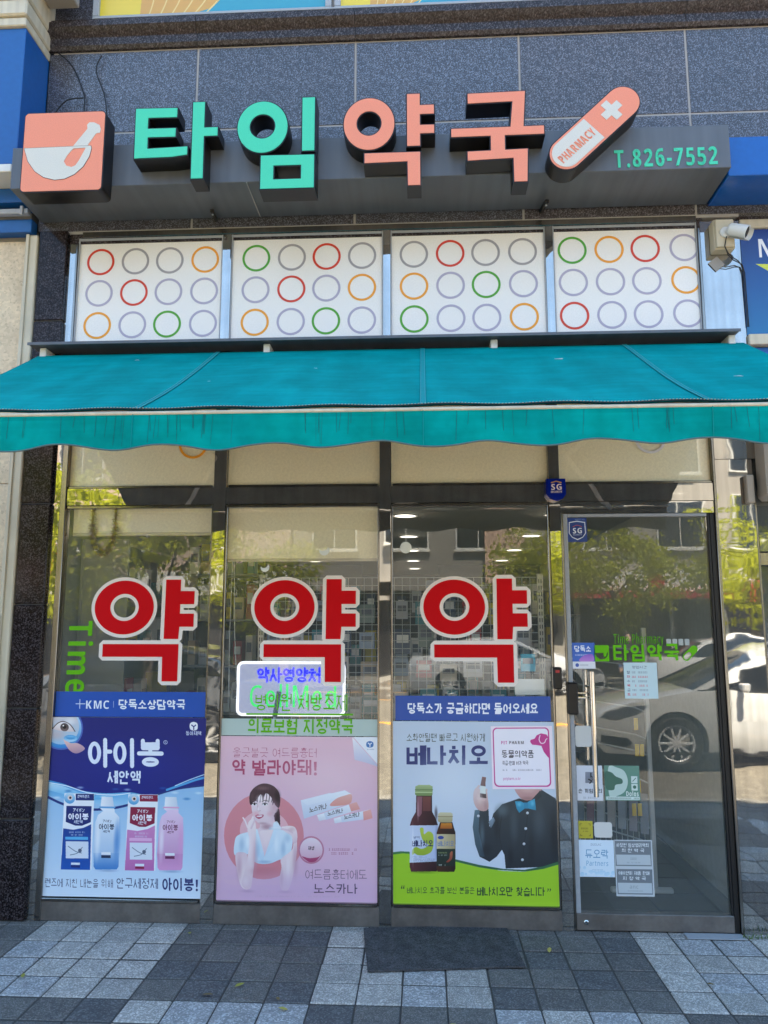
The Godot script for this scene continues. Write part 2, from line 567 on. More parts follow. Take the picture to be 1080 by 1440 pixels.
func fitted(strokes: Array, r: Rect2) -> Array:
	var out := []
	for s in strokes:
		if s[0] is String:
			out.append(["o", r.position.x + s[1] * r.size.x, r.position.y + s[2] * r.size.y, s[3] * r.size.x, s[4] * r.size.y])
			continue
		var q := []
		var n: int = s.size() - (1 if s[-1] is String else 0)
		for k in range(0, n, 2):
			q.append(r.position.x + s[k] * r.size.x)
			q.append(r.position.y + s[k + 1] * r.size.y)
		if n < s.size(): q.append("close")
		out.append(q)
	return out

# the strokes of one syllable in a unit cell, y downwards
func syllable(ch: String) -> Array:
	var code := ch.unicode_at(0) - 0xAC00
	var l := LEAD[code / 588]
	var v := MEDIAL[(code % 588) / 28]
	var t := TAIL[code % 28]
	var has := t != " "
	var out := []
	if v in "ㅏㅐㅑㅒㅓㅔㅕㅖㅣ":
		var wide := v in "ㅐㅒㅔㅖ"
		var lh := 0.42 if has else 0.72
		out += fitted(jamo(l, not has), Rect2(0.07, 0.10 if has else 0.14, 0.40 if wide else 0.45, lh))
		var vx := 0.62 if wide else 0.64
		out += fitted(jamo(v), Rect2(vx, 0.04, 0.32 if wide else 0.30, 0.54 if has else 0.92))
		if has: out += fitted(jamo(t), Rect2(0.20, 0.66, 0.62, 0.28))
	elif v in "ㅗㅛㅜㅠㅡ":
		var up := v in "ㅗㅛ"
		if has:
			out += fitted(jamo(l), Rect2(0.20, 0.06, 0.60, 0.26))
			out += fitted(jamo(v), Rect2(0.04, 0.38 if up else 0.46, 0.92, 0.13))
			out += fitted(jamo(t), Rect2(0.20, 0.68, 0.60, 0.26))
		else:
			out += fitted(jamo(l), Rect2(0.18, 0.08, 0.64, 0.44))
			out += fitted(jamo(v), Rect2(0.04, 0.60 if up else 0.66, 0.92, 0.24))
	else:
		var hv := "ㅗ" if v in "ㅘㅙㅚ" else "ㅡ" if v == "ㅢ" else "ㅜ"
		var vv: String = {"ㅘ": "ㅏ", "ㅙ": "ㅐ", "ㅚ": "ㅣ", "ㅝ": "ㅓ", "ㅞ": "ㅔ", "ㅟ": "ㅣ", "ㅢ": "ㅣ"}[v]
		var s := 0.62 if has else 1.0
		out += fitted(jamo(l), Rect2(0.10, 0.08 * s, 0.42, 0.38 * s))
		out += fitted(jamo(hv), Rect2(0.02, (0.56 if hv == "ㅗ" else 0.66) * s, 0.60, 0.18 * s))
		out += fitted(jamo(vv), Rect2(0.64, 0.03, 0.32, 0.56 if has else 0.92))
		if has: out += fitted(jamo(t), Rect2(0.20, 0.69, 0.62, 0.26))
	return out

const KANA := {
	"ア": [[0, 0.1, 1, 0.1, 0.85, 0.35, 0.6, 0.5], [0.5, 0.3, 0.45, 0.65, 0.2, 1]],
	"イ": [[0.85, 0, 0.5, 0.38, 0.05, 0.6], [0.55, 0.35, 0.55, 1]],
	"ボ": [[0, 0.3, 0.9, 0.3], [0.45, 0, 0.45, 1], [0.2, 0.5, 0.05, 0.85], [0.7, 0.5, 0.85, 0.85], [0.85, 0, 0.9, 0.15], [1.0, 0, 1.05, 0.15]],
	"ン": [[0.1, 0.1, 0.4, 0.3], [0.1, 0.95, 0.6, 0.8, 1, 0.2]]}

# polygon sets (filled by the even-odd rule) of one character, in a cell of height 1, and its advance
func glyph(ch: String, weight: float, aspect: float, rounded_ends: bool, bold: bool) -> Array:
	var sets := []
	var code := ch.unicode_at(0)
	var strokes := []
	var adv := aspect
	if ch == " ": return [[], 0.36 * aspect]
	if code >= 0xAC00 and code <= 0xD7A3: strokes = syllable(ch)
	elif KANA.has(ch): strokes = fitted(KANA[ch], Rect2(0.08, 0.08, 0.84, 0.84))
	else:
		var t := latin(ch, bold)
		for k in range(0, t[0].size(), 3):
			var q := PackedVector2Array([t[0][k], t[0][k + 1], t[0][k + 2]])
			sets.append([q])
		return [sets, t[1]]
	for s in strokes:
		if s[0] is String:
			var c := Vector2(s[1] * aspect, s[2])
			var rx: float = s[3] * aspect
			var ry: float = s[4]
			var w := weight / 2.0
			sets.append([ellipse(c, rx + w * 0.55, ry + w * 0.55, 28), ellipse(c, maxf(rx - w * 1.45, 0.01), maxf(ry - w * 1.45, 0.01), 28)])
			continue
		var closed: bool = s[-1] is String
		var line := PackedVector2Array()
		for k in range(0, s.size() - (1 if closed else 0), 2):
			line.append(Vector2(s[k] * aspect, s[k + 1]) * 100.0)
		var ps := Geometry2D.offset_polyline(line, weight * 50.0, Geometry2D.JOIN_ROUND if rounded_ends else Geometry2D.JOIN_MITER, Geometry2D.END_JOINED if closed else (Geometry2D.END_ROUND if rounded_ends else Geometry2D.END_BUTT))
		var set_ := []
		for p in ps:
			var q := PackedVector2Array()
			for v in p: q.append(v / 100.0)
			set_.append(q)
		sets.append(set_)
	return [sets, adv]

var latin_cache := {}
func latin(ch: String, bold: bool) -> Array:
	var key := ch + str(bold)
	if not latin_cache.has(key):
		var f := SystemFont.new()
		f.font_names = PackedStringArray(["Droid Sans"])
		f.font_weight = 700 if bold else 400
		var tm := TextMesh.new()
		tm.font = f
		tm.text = ch
		tm.depth = 0.0
		tm.font_size = 64
		tm.pixel_size = 1.0 / 64.0
		tm.horizontal_alignment = HORIZONTAL_ALIGNMENT_LEFT
		tm.vertical_alignment = VERTICAL_ALIGNMENT_BOTTOM
		var a := tm.get_mesh_arrays()
		var o := []
		var wid := 0.3
		if a.size() and a[0] != null:
			var hi := 0.0
			var idx = a[12]
			for i in (idx if idx != null else range(a[0].size())):
				var v: Vector3 = a[0][i]
				# capitals fill the cell: 0.714 em tall above a baseline 0.236 em over the bottom
				o.append(Vector2(v.x, 0.95 - (v.y - 0.236)) * Vector2(1.12, 1.12) + Vector2(0.04, -0.10))
				hi = maxf(hi, v.x)
			wid = hi * 1.12 + 0.10
		latin_cache[key] = [o, wid]
	return latin_cache[key]

# a line of lettering: [polygon sets, width], cell height 1
func line_of(text: String, weight: float, aspect := 0.92, rounded_ends := false, bold := true, gap := 0.03) -> Array:
	var sets := []
	var x := 0.0
	for ch in text:
		var g := glyph(ch, weight, aspect, rounded_ends, bold)
		for s in g[0]:
			var t := []
			for p in s:
				var q := PackedVector2Array()
				for v in p: q.append(v + Vector2(x, 0))
				t.append(q)
			sets.append(t)
		x += g[1] + gap
	return [sets, x - gap]

# thin lettering as real pieces of film, x from left, y upwards, cell height h; strokes that cross lie a hair above one another
func letter_film(text: String, h: float, width: float, weight: float, rounded_ends := false, bold := true, thick := 0.0006) -> ArrayMesh:
	var l := line_of(text, weight, 0.92, rounded_ends, bold)
	var sx: float = width / l[1]
	var st := begin()
	var k := 0
	for s in l[0]:
		var flat := []
		for p in s:
			var q := PackedVector2Array()
			for v in p: q.append(Vector2(v.x * sx, (1.0 - v.y) * h))
			flat.append(q)
		var holes := []
		if flat.size() > 1:
			flat.sort_custom(func(a, b): return absf(area_of(a)) > absf(area_of(b)))
			holes = flat.slice(1)
		if Geometry2D.is_polygon_clockwise(flat[0]): flat[0].reverse()
		add_prism(st, [flat[0]], holes, 0.0, thick + 0.0004 * (k % 6))
		k += 1
	return st.commit()

func area_of(p: PackedVector2Array) -> float:
	var a := 0.0
	for k in p.size():
		a += p[k].cross(p[(k + 1) % p.size()])
	return a / 2.0

# ---------------------------------------------------------------- a canvas for printed sheets, 1 pixel to the millimetre
class Canvas:
	var im: Image
	var w: int
	var h: int
	var q := [0.0, 0.0, 1.0, 0.0, 1.0, 1.0, 0.0, 1.0]   # the sheet's corners in drawing units: left top, right top, right bottom, left bottom

	func _init(w_: int, h_: int, c: Color, corners := []):
		w = w_
		h = h_
		im = Image.create(w, h, false, Image.FORMAT_RGB8)
		im.fill(c)
		q = corners if corners.size() else [0.0, 0.0, w, 0.0, w, h, 0.0, h]

	func at(p: Vector2) -> Vector2:
		var v: float = (p.y - q[1]) / (q[7] - q[1])
		for k in 3:
			var u: float = (p.x - lerpf(q[0], q[6], v)) / (lerpf(q[2], q[4], v) - lerpf(q[0], q[6], v))
			v = (p.y - lerpf(q[1], q[3], u)) / (lerpf(q[7], q[5], u) - lerpf(q[1], q[3], u))
		var uu: float = (p.x - lerpf(q[0], q[6], v)) / (lerpf(q[2], q[4], v) - lerpf(q[0], q[6], v))
		return Vector2(uu * w, v * h)

	func raw(set_: Array, c: Color, c2 := Color(0, 0, 0, 0), across := false, clip: Array = []):
		var lo := INF
		var hi := -INF
		var xl := INF
		var xh := -INF
		for p in set_:
			for v in p:
				lo = minf(lo, v.y); hi = maxf(hi, v.y)
				xl = minf(xl, v.x); xh = maxf(xh, v.x)
		for y in range(maxi(0, int(lo)), mini(h, int(hi) + 1)):
			var xs := crossings(set_, y + 0.5)
			var col := c
			if c2.a > 0 and not across: col = c.lerp(c2, clampf((y - lo) / maxf(hi - lo, 1), 0, 1))
			var spans := xs
			if clip.size(): spans = both(xs, crossings(clip, y + 0.5))
			for k in range(0, spans.size() - 1, 2):
				var a := maxi(0, int(round(spans[k])))
				var b := mini(w, int(round(spans[k + 1])))
				if b <= a: continue
				if across and c2.a > 0:
					for x in range(a, b): im.set_pixel(x, y, c.lerp(c2, clampf((x - xl) / maxf(xh - xl, 1), 0, 1)))
				else: im.fill_rect(Rect2i(a, y, b - a, 1), col)

	func both(a: Array, b: Array) -> Array:
		var out := []
		for k in range(0, a.size() - 1, 2):
			for j in range(0, b.size() - 1, 2):
				var lo := maxf(a[k], b[j])
				var hi := minf(a[k + 1], b[j + 1])
				if hi > lo:
					out.append(lo)
					out.append(hi)
		return out

	func crossings(set_: Array, y: float) -> Array:
		var xs := []
		for p in set_:
			var n: int = p.size()
			for k in n:
				var a: Vector2 = p[k]
				var b: Vector2 = p[(k + 1) % n]
				if (a.y <= y) != (b.y <= y): xs.append(a.x + (y - a.y) / (b.y - a.y) * (b.x - a.x))
		xs.sort()
		return xs

	func mapped(a) -> PackedVector2Array:
		var o := PackedVector2Array()
		if a is PackedVector2Array:
			for v in a: o.append(at(v))
		else:
			for k in range(0, a.size(), 2): o.append(at(Vector2(a[k], a[k + 1])))
		return o

	# a closed shape through the given points, rounded off when asked
	func shape(a, c: Color, c2 := Color(0, 0, 0, 0), curve := false, across := false, clip: Array = []):
		var m := mapped(a)
		if curve: m = curved(m)
		raw([m], c, c2, across, clip)

	func curved(m: PackedVector2Array) -> PackedVector2Array:
		var o := PackedVector2Array()
		var n := m.size()
		for k in n:
			for s in 6:
				o.append(m[k].cubic_interpolate(m[(k + 1) % n], m[(k - 1 + n) % n], m[(k + 2) % n], s / 6.0))
		return o

	func disc(x: float, y: float, r: float, c: Color, c2 := Color(0, 0, 0, 0), ry := 0.0, across := false, clip: Array = []):
		var o := PackedVector2Array()
		for k in 36: o.append(at(Vector2(x + cos(TAU * k / 36) * r, y + sin(TAU * k / 36) * (ry if ry > 0 else r))))
		raw([o], c, c2, across, clip)

	# airbrush: a soft round touch of ink
	func soft(x: float, y: float, rx: float, ry: float, c: Color, strength := 0.5):
		var a := at(Vector2(x - rx, y - ry))
		var b := at(Vector2(x + rx, y + ry))
		var m := (a + b) / 2.0
		var r := (b - a) / 2.0
		for yy in range(maxi(0, int(a.y)), mini(h, int(b.y) + 1)):
			for xx in range(maxi(0, int(a.x)), mini(w, int(b.x) + 1)):
				var d := (Vector2(xx, yy) - m) / r
				var k := 1.0 - d.length_squared()
				if k > 0.0: im.set_pixel(xx, yy, im.get_pixel(xx, yy).lerp(c, k * k * strength))

	func rect(x0: float, y0: float, x1: float, y1: float, c: Color, c2 := Color(0, 0, 0, 0), across := false):
		raw([mapped([x0, y0, x1, y0, x1, y1, x0, y1])], c, c2, across)

	func stroke(a: Array, wid: float, c: Color, curve := false):
		var m := mapped(a)
		if curve:
			var o := PackedVector2Array()
			for k in m.size() - 1:
				for s in 8: o.append(m[k].cubic_interpolate(m[k + 1], m[maxi(k - 1, 0)], m[mini(k + 2, m.size() - 1)], s / 8.0))
			o.append(m[m.size() - 1])
			m = o
		for p in Geometry2D.offset_polyline(m, wid / 2.0, Geometry2D.JOIN_ROUND, Geometry2D.END_ROUND): raw([p], c)

# lettering on a canvas between two x and two y in its drawing units
func put(cv: Canvas, text: String, x0: float, y0: float, x1: float, y1: float, c: Color, weight := 0.13, rounded_ends := false, bold := true, slope := 0.0):
	var l := line_of(text, weight, 0.92, rounded_ends, bold)
	for s in l[0]:
		var t := []
		for p in s:
			var q := PackedVector2Array()
			for v in p:
				var u: float = v.x / l[1]
				q.append(cv.at(Vector2(x0 + (x1 - x0) * u, y0 + (y1 - y0) * v.y + slope * u)))
			t.append(q)
		cv.raw(t, c)

# print too small to read: broken dashes
func dashes(cv: Canvas, x0: float, y0: float, x1: float, y1: float, c: Color):
	var x := x0
	var hh := y1 - y0
	while x < x1:
		var wd := hh * rng.randf_range(0.5, 1.0)
		if rng.randf() < 0.82:
			cv.rect(x, y0 + hh * 0.15, minf(x + wd * 0.8, x1), y0 + hh * 0.3, c)
			cv.rect(x + wd * 0.3, y0, x + wd * 0.45, y1, c)
			cv.rect(x, y1 - hh * 0.25, minf(x + wd * 0.8, x1), y1 - hh * 0.1, c)
		x += wd

func print_mat(called: String, cv: Canvas, rough := 0.35) -> StandardMaterial3D:
	var m := mat(called, Color(1, 1, 1), rough)
	m.albedo_texture = ImageTexture.create_from_image(cv.im)
	return m

# ---------------------------------------------------------------- the printed sheets (colours as printed)
func sheet_eyewash() -> Canvas:
	var cv := Canvas.new(925, 980, Color("#10207e"), [252, 170, 1018, 170, 985, 1050, 195, 1048])
	var navy := Color("#0a1c74")
	cv.rect(190, 165, 1025, 560, navy, Color("#0c2080"))
	# the pale lower half under the water
	cv.shape([190, 480, 300, 520, 420, 560, 560, 585, 700, 570, 820, 535, 900, 512, 1030, 498, 1030, 1060, 180, 1060], Color("#8fbfe6"), Color("#dbe9f6"))
	cv.shape([190, 484, 300, 500, 400, 535, 520, 548, 640, 542, 720, 556, 780, 548, 700, 585, 580, 605, 470, 600, 330, 580, 190, 545], Color("#2f8fd2"), Color("#9fd0ee"), true)
	cv.shape([190, 500, 300, 512, 400, 548, 520, 562, 600, 560, 480, 580, 360, 566, 190, 520], Color("#c2e4f6"), Color("#59aee0"), true)
	cv.stroke([190, 545, 300, 600, 420, 628, 560, 620, 680, 588, 780, 548, 880, 520, 1030, 500], 13, Color("#16307c"), true)
	cv.stroke([190, 492, 320, 512, 440, 548, 560, 556, 640, 546], 5, Color("#e6f5fd"), true)
	cv.stroke([820, 528, 900, 500, 960, 478, 1010, 465], 12, Color("#4fa4dc"), true)
	cv.stroke([860, 508, 930, 478, 1000, 452], 5, Color("#bfe0f4"), true)
	# the round picture of an eye
	var ring := [cv.mapped([252, 170, 1018, 170, 1018, 1050, 195, 1050])]
	cv.disc(300, 225, 110, Color("#4a66b8"), Color(0, 0, 0, 0), 0, false, ring)
	cv.disc(300, 225, 102, Color("#e8f4fc"), Color("#2a86cc"), 0, false, ring)
	cv.disc(300, 218, 90, Color("#e9d3cd"), Color("#9cc7e6"), 0, false, ring)
	cv.shape([262, 228, 280, 205, 310, 196, 345, 212, 366, 240, 330, 243, 290, 238], Color("#f4eeee"), Color("#e0cfcb"), true)
	cv.disc(318, 221, 21, Color("#3b2f33"), Color("#7b6a66"))
	cv.disc(318, 220, 9, Color("#140f12"))
	cv.disc(312, 213, 4, Color("#ffffff"))
	cv.stroke([258, 230, 282, 203, 312, 192, 345, 207, 370, 242], 5, Color("#4a342f"), true)
	cv.shape([312, 282, 345, 300, 385, 302, 418, 328, 378, 352, 340, 334], Color("#eec9c4"), Color("#c898a0"), true)
	cv.disc(347, 277, 34, Color("#3f9fdb"), Color("#bfe3f5"), 17)
	cv.disc(347, 273, 24, Color("#7fc3ea"), Color("#2f8fd0"), 9)
	cv.soft(280, 260, 60, 40, Color("#d9b0a8"), 0.5)
	cv.soft(345, 190, 40, 30, Color("#ffffff"), 0.5)
	for k in 14: cv.soft(220 + k * 58, 545 + 26 * sin(k * 1.7), 26, 10, Color("#e8f6fd") if k % 2 else Color("#1c6cb4"), 0.6)
	cv.soft(620, 400, 420, 150, Color("#142f96"), 0.35)
	# maker's mark
	cv.shape([936, 196, 952, 190, 968, 196, 972, 212, 968, 228, 952, 233, 936, 228, 932, 212], Color("#eef2f8"), Color(0, 0, 0, 0), true)
	cv.stroke([942, 206, 952, 214, 952, 228], 6, navy)
	cv.stroke([962, 206, 952, 214], 6, navy)
	put(cv, "동아제약", 913, 236, 990, 258, Color("#dde6f4"), 0.12)
	put(cv, "아이봉", 430, 278, 800, 418, Color("#e6eefa"), 0.15, true)
	cv.disc(814, 293, 10, Color("#c8d4ee"))
	cv.disc(814, 293, 7.5, navy)
	put(cv, "R", 810, 287, 818, 299, Color("#c8d4ee"), 0.1, false, false)
	put(cv, "세안액", 527, 434, 694, 502, Color("#e2eaf6"), 0.14)
	# cartons
	for b in [[300, 462, 550, "#133f8f", "#1a57b0", "#152a70", "#ffffff"], [615, 775, 552, "#d28bc0", "#c070b0", "#8c1a42", "#ffffff"]]:
		var x0: float = b[0]
		var x1: float = b[1]
		var y0: float = b[2]
		cv.shape([x0 + 16, y0, x1 + 2, y0, x1 - 14, 920, x0 - 4, 920], Color("#eef2f7"))
		cv.rect(x0 + 72, y0 + 2, x1, y0 + 34, Color(b[5]))
		put(cv, "콘택트렌즈", x0 + 80, y0 + 8, x1 - 22, y0 + 22, Color("#dfe6f2"), 0.14)
		cv.disc(x0 + 42, y0 + 24, 27, Color("#c9e2f2"), Color("#4d9cd2"))
		cv.disc(x0 + 44, y0 + 22, 12, Color("#ead8d2"))
		cv.disc(x0 + 45, y0 + 22, 6, Color("#3c3036"))
		cv.shape([x0 + 26, y0 + 62, x1 - 12, y0 + 62, x1 - 16, y0 + 140, x1 - 60, y0 + 158, x0 + 70, y0 + 158, x0 + 22, y0 + 140], Color(b[5]))
		put(cv, "アイボン", x0 + 58, y0 + 72, x1 - 46, y0 + 92, Color("#f0f2f8"), 0.15)
		put(cv, "아이봉", x0 + 34, y0 + 96, x1 - 26, y0 + 130, Color("#f4f4fa"), 0.16)
		put(cv, "세안액", x0 + 62, y0 + 130, x1 - 56, y0 + 148, Color("#d8deec"), 0.14)
		cv.shape([x0 + 10, y0 + 172, x0 + 60, y0 + 178, x0 + 110, y0 + 168, x1 - 14, y0 + 150, x1 - 20, 920, x0 - 3, 920], Color(b[3]), Color(b[4]))
		dashes(cv, x0 + 38, y0 + 186, x1 - 46, y0 + 194, Color("#d6dfee"))
		dashes(cv, x0 + 48, y0 + 200, x1 - 56, y0 + 208, Color("#d6dfee"))
		cv.rect(x0 + 20, y0 + 212, x1 - 30, y0 + 226, Color("#5fb4e2") if x0 < 400 else Color("#e6b4da"))
		cv.rect(x0 + 22, y0 + 234, x1 - 28, y0 + 316, Color("#dbe3ee"))
		cv.stroke([x0 + 34, y0 + 258, x0 + 70, y0 + 282, x0 + 100, y0 + 290], 4, Color("#66788e"), true)
		cv.stroke([x0 + 44, y0 + 300, x0 + 80, y0 + 290, x0 + 104, y0 + 262], 4, Color("#66788e"), true)
		cv.disc(x0 + 92, y0 + 278, 9, Color("#566278"))
		cv.rect(x0 + 48, y0 + 336, x0 + 92, y0 + 347, Color("#e6ecf4"))
		cv.rect(x0 + 48, y0 + 349, x0 + 92, y0 + 360, Color(b[5]))
	# bottles
	for b in [[455, 584, 565, "#eef4fa", "#3f7fc6", "#9fbfe0", "#20304f"], [768, 896, 563, "#ecd2ea", "#dfa0d0", "#c78fbc", "#6d2a55"]]:
		var x0: float = b[0]
		var x1: float = b[1]
		var y0: float = b[2]
		var cx := (x0 + x1) / 2 + 8
		cv.shape([x0 + 6, 905, x0 + 2, 840, x0 + 14, 690, x0 + 26, 655, x0 + 52, 635, cx - 34, y0 + 60, cx + 36, y0 + 60, x1 - 20, 640, x1 + 2, 664, x1 + 2, 720, x1 - 2, 900, x1 - 10, 916, x0 + 14, 918], Color(b[3]), Color(b[5]))
		cv.shape([x0 + 4, 838, x1, 838, x1 - 2, 902, x1 - 12, 916, x0 + 14, 918, x0 + 4, 904], Color(b[5]), Color(b[4]))
		cv.shape([cx - 28, y0, cx + 26, y0, cx + 34, y0 + 60, cx - 34, y0 + 60], Color("#f2f4f8"), Color("#cdd8e6"), false, true)
		cv.stroke([cx - 36, y0 + 52, cx + 36, y0 + 52], 9, Color("#5fa4d8") if x0 < 600 else Color("#e0a8cc"))
		cv.soft(x0 + 24, 780, 12, 130, Color("#ffffff"), 0.6)
		cv.soft(x1 - 10, 780, 16, 140, Color(b[4]), 0.7)
		cv.soft(cx, 922, 70, 10, Color("#7f9cc0"), 0.6)
		put(cv, "アイボン", x0 + 50, 676, x1 - 36, 692, Color(b[6]), 0.12)
		put(cv, "아이봉", x0 + 30, 696, x1 - 22, 726, Color(b[6]), 0.13)
		put(cv, "세안액", x0 + 50, 728, x1 - 44, 740, Color(b[6]), 0.12)
		cv.rect(x0 + 42, 834, x0 + 88, 847, Color("#eef0f4"))
		cv.rect(x0 + 42, 849, x0 + 88, 862, Color(b[6]))
	put(cv, "렌즈에 지친 내눈을 위해", 218, 962, 556, 1006, Color("#3a4468"), 0.075)
	put(cv, "안구세정제", 570, 955, 776, 1008, Color("#33406c"), 0.085)
	put(cv, "아이봉!", 794, 950, 972, 1016, Color("#1f2c6c"), 0.13)
	return cv

func sheet_scar_gel() -> Canvas:
	var cv := Canvas.new(917, 890, Color("#e6bccb"), [80, 232, 1010, 232, 1005, 1198, 50, 1185])
	var rose := Color("#b2486a")
	cv.rect(40, 225, 1020, 1205, Color("#e8c0cc"), Color("#dcb6cf"))
	# turned-down corner
	cv.shape([855, 225, 1020, 225, 1020, 415], Color("#eef1f6"))
	cv.shape([855, 232, 862, 300, 868, 368, 930, 384, 1012, 410], Color("#f4f1f6"), Color("#c3c6de"), false)
	cv.shape([941, 262, 958, 256, 975, 262, 979, 276, 975, 290, 958, 295, 941, 290, 937, 276], Color("#3f78b8"), Color(0, 0, 0, 0), true)
	cv.stroke([948, 268, 958, 276, 958, 290], 5, Color("#eef1f6"))
	cv.stroke([968, 268, 958, 276], 5, Color("#eef1f6"))
	dashes(cv, 938, 302, 980, 309, Color("#6a7c9a"))
	put(cv, "울긋불긋 여드름흉터", 153, 298, 652, 360, rose, 0.045)
	put(cv, "약 발라야돼!", 148, 368, 654, 466, rose, 0.125)
	# rings behind her
	cv.disc(336, 818, 235, Color("#dc8f97"), Color("#d68690"), 250)
	cv.disc(340, 790, 145, Color("#eab9bf"), Color("#e6b0ba"), 120)
	cv.shape([50, 1070, 1005, 1070, 1005, 1200, 50, 1200], Color("#dfb8cf"), Color("#dab4d0"))
	cv.shape([150, 1020, 250, 1055, 336, 1068, 430, 1055, 520, 1010, 560, 900, 560, 1090, 110, 1090, 110, 900], Color("#dfb9ce"), Color(0, 0, 0, 0), true, false, [cv.mapped([50, 1069, 1005, 1069, 1005, 1100, 50, 1100])])
	var skin := Color("#f6e4e4")
	var skin2 := Color("#e6cbd2")
	# hair behind, tail
	cv.shape([392, 690, 425, 660, 432, 720, 430, 765, 408, 745], Color("#4a353c"), Color("#3a2a30"), true)
	# neck and chest
	cv.shape([318, 720, 392, 700, 400, 760, 420, 800, 340, 950, 280, 800, 312, 770], skin2, skin, true)
	# blouse
	cv.shape([165, 850, 185, 815, 250, 795, 300, 790, 336, 930, 400, 740, 440, 770, 490, 790, 505, 860, 480, 945, 430, 955, 380, 975, 330, 980, 285, 970, 240, 925, 165, 930], Color("#e4eff6"), Color("#cbdfee"), true)
	cv.shape([283, 770, 300, 785, 340, 930, 330, 975, 300, 930, 285, 860], Color("#deedf6"), Color("#c2d9ec"))
	cv.shape([396, 735, 415, 765, 400, 860, 340, 945, 352, 905], Color("#e2f0f8"), Color("#c6dcee"))
	cv.shape([312, 790, 398, 770, 340, 938], skin, Color("#e4c8d2"))
	# arms
	cv.shape([170, 925, 235, 922, 232, 985, 228, 1050, 262, 1100, 240, 1126, 205, 1110, 185, 1050], skin2, skin, true)
	cv.shape([246, 740, 275, 720, 290, 760, 288, 850, 282, 960, 268, 1070, 258, 1118, 225, 1122, 205, 1090, 218, 1040, 240, 940, 252, 850, 240, 790], skin, skin2, true)
	cv.shape([438, 950, 500, 900, 512, 850, 528, 830, 530, 900, 515, 1010, 492, 1100, 470, 1132, 438, 1122, 428, 1070, 440, 1000], skin, skin2, true)
	cv.shape([445, 775, 470, 760, 515, 765, 532, 800, 530, 850, 510, 860, 500, 820, 470, 800], skin, skin2, true)
	# fingers at the cheek and the tube in the other hand
	cv.stroke([250, 770, 262, 735, 276, 705, 284, 690], 12, skin)
	cv.stroke([240, 770, 228, 735, 214, 714], 8, skin)
	cv.stroke([262, 775, 278, 740, 290, 712], 10, skin2)
	cv.shape([366, 764, 440, 768, 440, 786, 366, 782], Color("#eef3f8"), Color("#cfe0ec"))
	cv.stroke([440, 778, 480, 785, 505, 800], 10, skin2)
	cv.stroke([446, 768, 480, 766, 510, 784], 9, skin)
	# face
	cv.shape([262, 610, 280, 585, 340, 570, 395, 590, 405, 650, 396, 700, 350, 745, 318, 752, 290, 730, 270, 690], skin, Color("#e6cdd4"), true)
	cv.disc(404, 662, 14, skin2, skin, 22)
	# hair
	cv.shape([252, 620, 256, 570, 290, 530, 340, 512, 395, 528, 428, 570, 432, 630, 424, 655, 404, 640, 396, 625, 388, 640, 384, 600, 350, 570, 330, 612, 322, 575, 300, 600, 290, 615, 275, 622, 262, 640], Color("#5a4046"), Color("#3c2b31"), true)
	for k in 7: cv.stroke([300 + k * 14, 528 - absf(k - 3) * -3, 285 + k * 17, 590, 280 + k * 17, 622], 4, Color("#4a343a"), true)
	# eyes, brows, nose, mouth
	for ex in [282, 343]:
		cv.shape([ex - 16, 637, ex, 629, ex + 16, 637, ex, 642], Color("#f6f0f0"), Color(0, 0, 0, 0), true)
		cv.disc(ex, 635, 6, Color("#33262b"))
		cv.stroke([ex - 16, 634, ex, 627, ex + 16, 634], 3.5, Color("#4a363c"), true)
		cv.stroke([ex - 17, 617, ex, 612, ex + 17, 616], 4, Color("#6b5258"), true)
	cv.stroke([302, 640, 297, 668, 305, 674, 318, 672], 2.5, Color("#c79aa4"), true)
	cv.shape([286, 702, 300, 694, 312, 697, 334, 695, 332, 708, 310, 720, 294, 714], Color("#c25a72"), Color("#b24a66"), true)
	cv.shape([293, 703, 312, 700, 328, 700, 322, 707, 300, 709], Color("#f4eaec"), Color(0, 0, 0, 0), true)
	# modelling of face, hair, arms and blouse
	cv.soft(398, 660, 45, 90, Color("#c79aa6"), 0.55)
	cv.soft(290, 690, 30, 26, Color("#e59aa4"), 0.45)
	cv.soft(370, 690, 26, 24, Color("#e2a0aa"), 0.4)
	cv.soft(318, 600, 40, 30, Color("#fff4f2"), 0.55)
	cv.soft(302, 662, 10, 20, Color("#fff4f2"), 0.6)
	cv.soft(330, 745, 40, 12, Color("#b88e9a"), 0.6)
	cv.soft(352, 765, 46, 26, Color("#ad8290"), 0.75)
	cv.soft(345, 840, 26, 60, Color("#f6e4e4"), 0.5)
	cv.soft(330, 540, 60, 20, Color("#8d6c6c"), 0.6)
	cv.soft(415, 590, 26, 60, Color("#241a1e"), 0.6)
	cv.soft(268, 590, 18, 40, Color("#6f5254"), 0.5)
	cv.soft(415, 700, 14, 50, Color("#241a1e"), 0.6)
	cv.soft(190, 1000, 22, 110, Color("#c69aac"), 0.6)
	cv.soft(228, 1080, 30, 40, Color("#fbeeee"), 0.4)
	cv.soft(285, 940, 18, 160, Color("#c69aac"), 0.55)
	cv.soft(252, 880, 14, 130, Color("#fbeef0"), 0.5)
	cv.soft(520, 960, 22, 150, Color("#c294a8"), 0.6)
	cv.soft(478, 1010, 18, 120, Color("#fbeef0"), 0.5)
	cv.soft(440, 1060, 16, 80, Color("#c69aac"), 0.5)
	cv.soft(205, 870, 22, 60, Color("#8fb0cc"), 0.5)
	cv.soft(240, 850, 14, 60, Color("#f4fbff"), 0.6)
	cv.soft(300, 900, 18, 70, Color("#9fbdd6"), 0.5)
	cv.soft(410, 870, 20, 80, Color("#f4fbff"), 0.5)
	cv.soft(450, 890, 20, 70, Color("#92b2ce"), 0.55)
	cv.soft(340, 968, 60, 16, Color("#88a8c6"), 0.6)
	cv.soft(475, 830, 30, 40, Color("#9fbcd4"), 0.5)
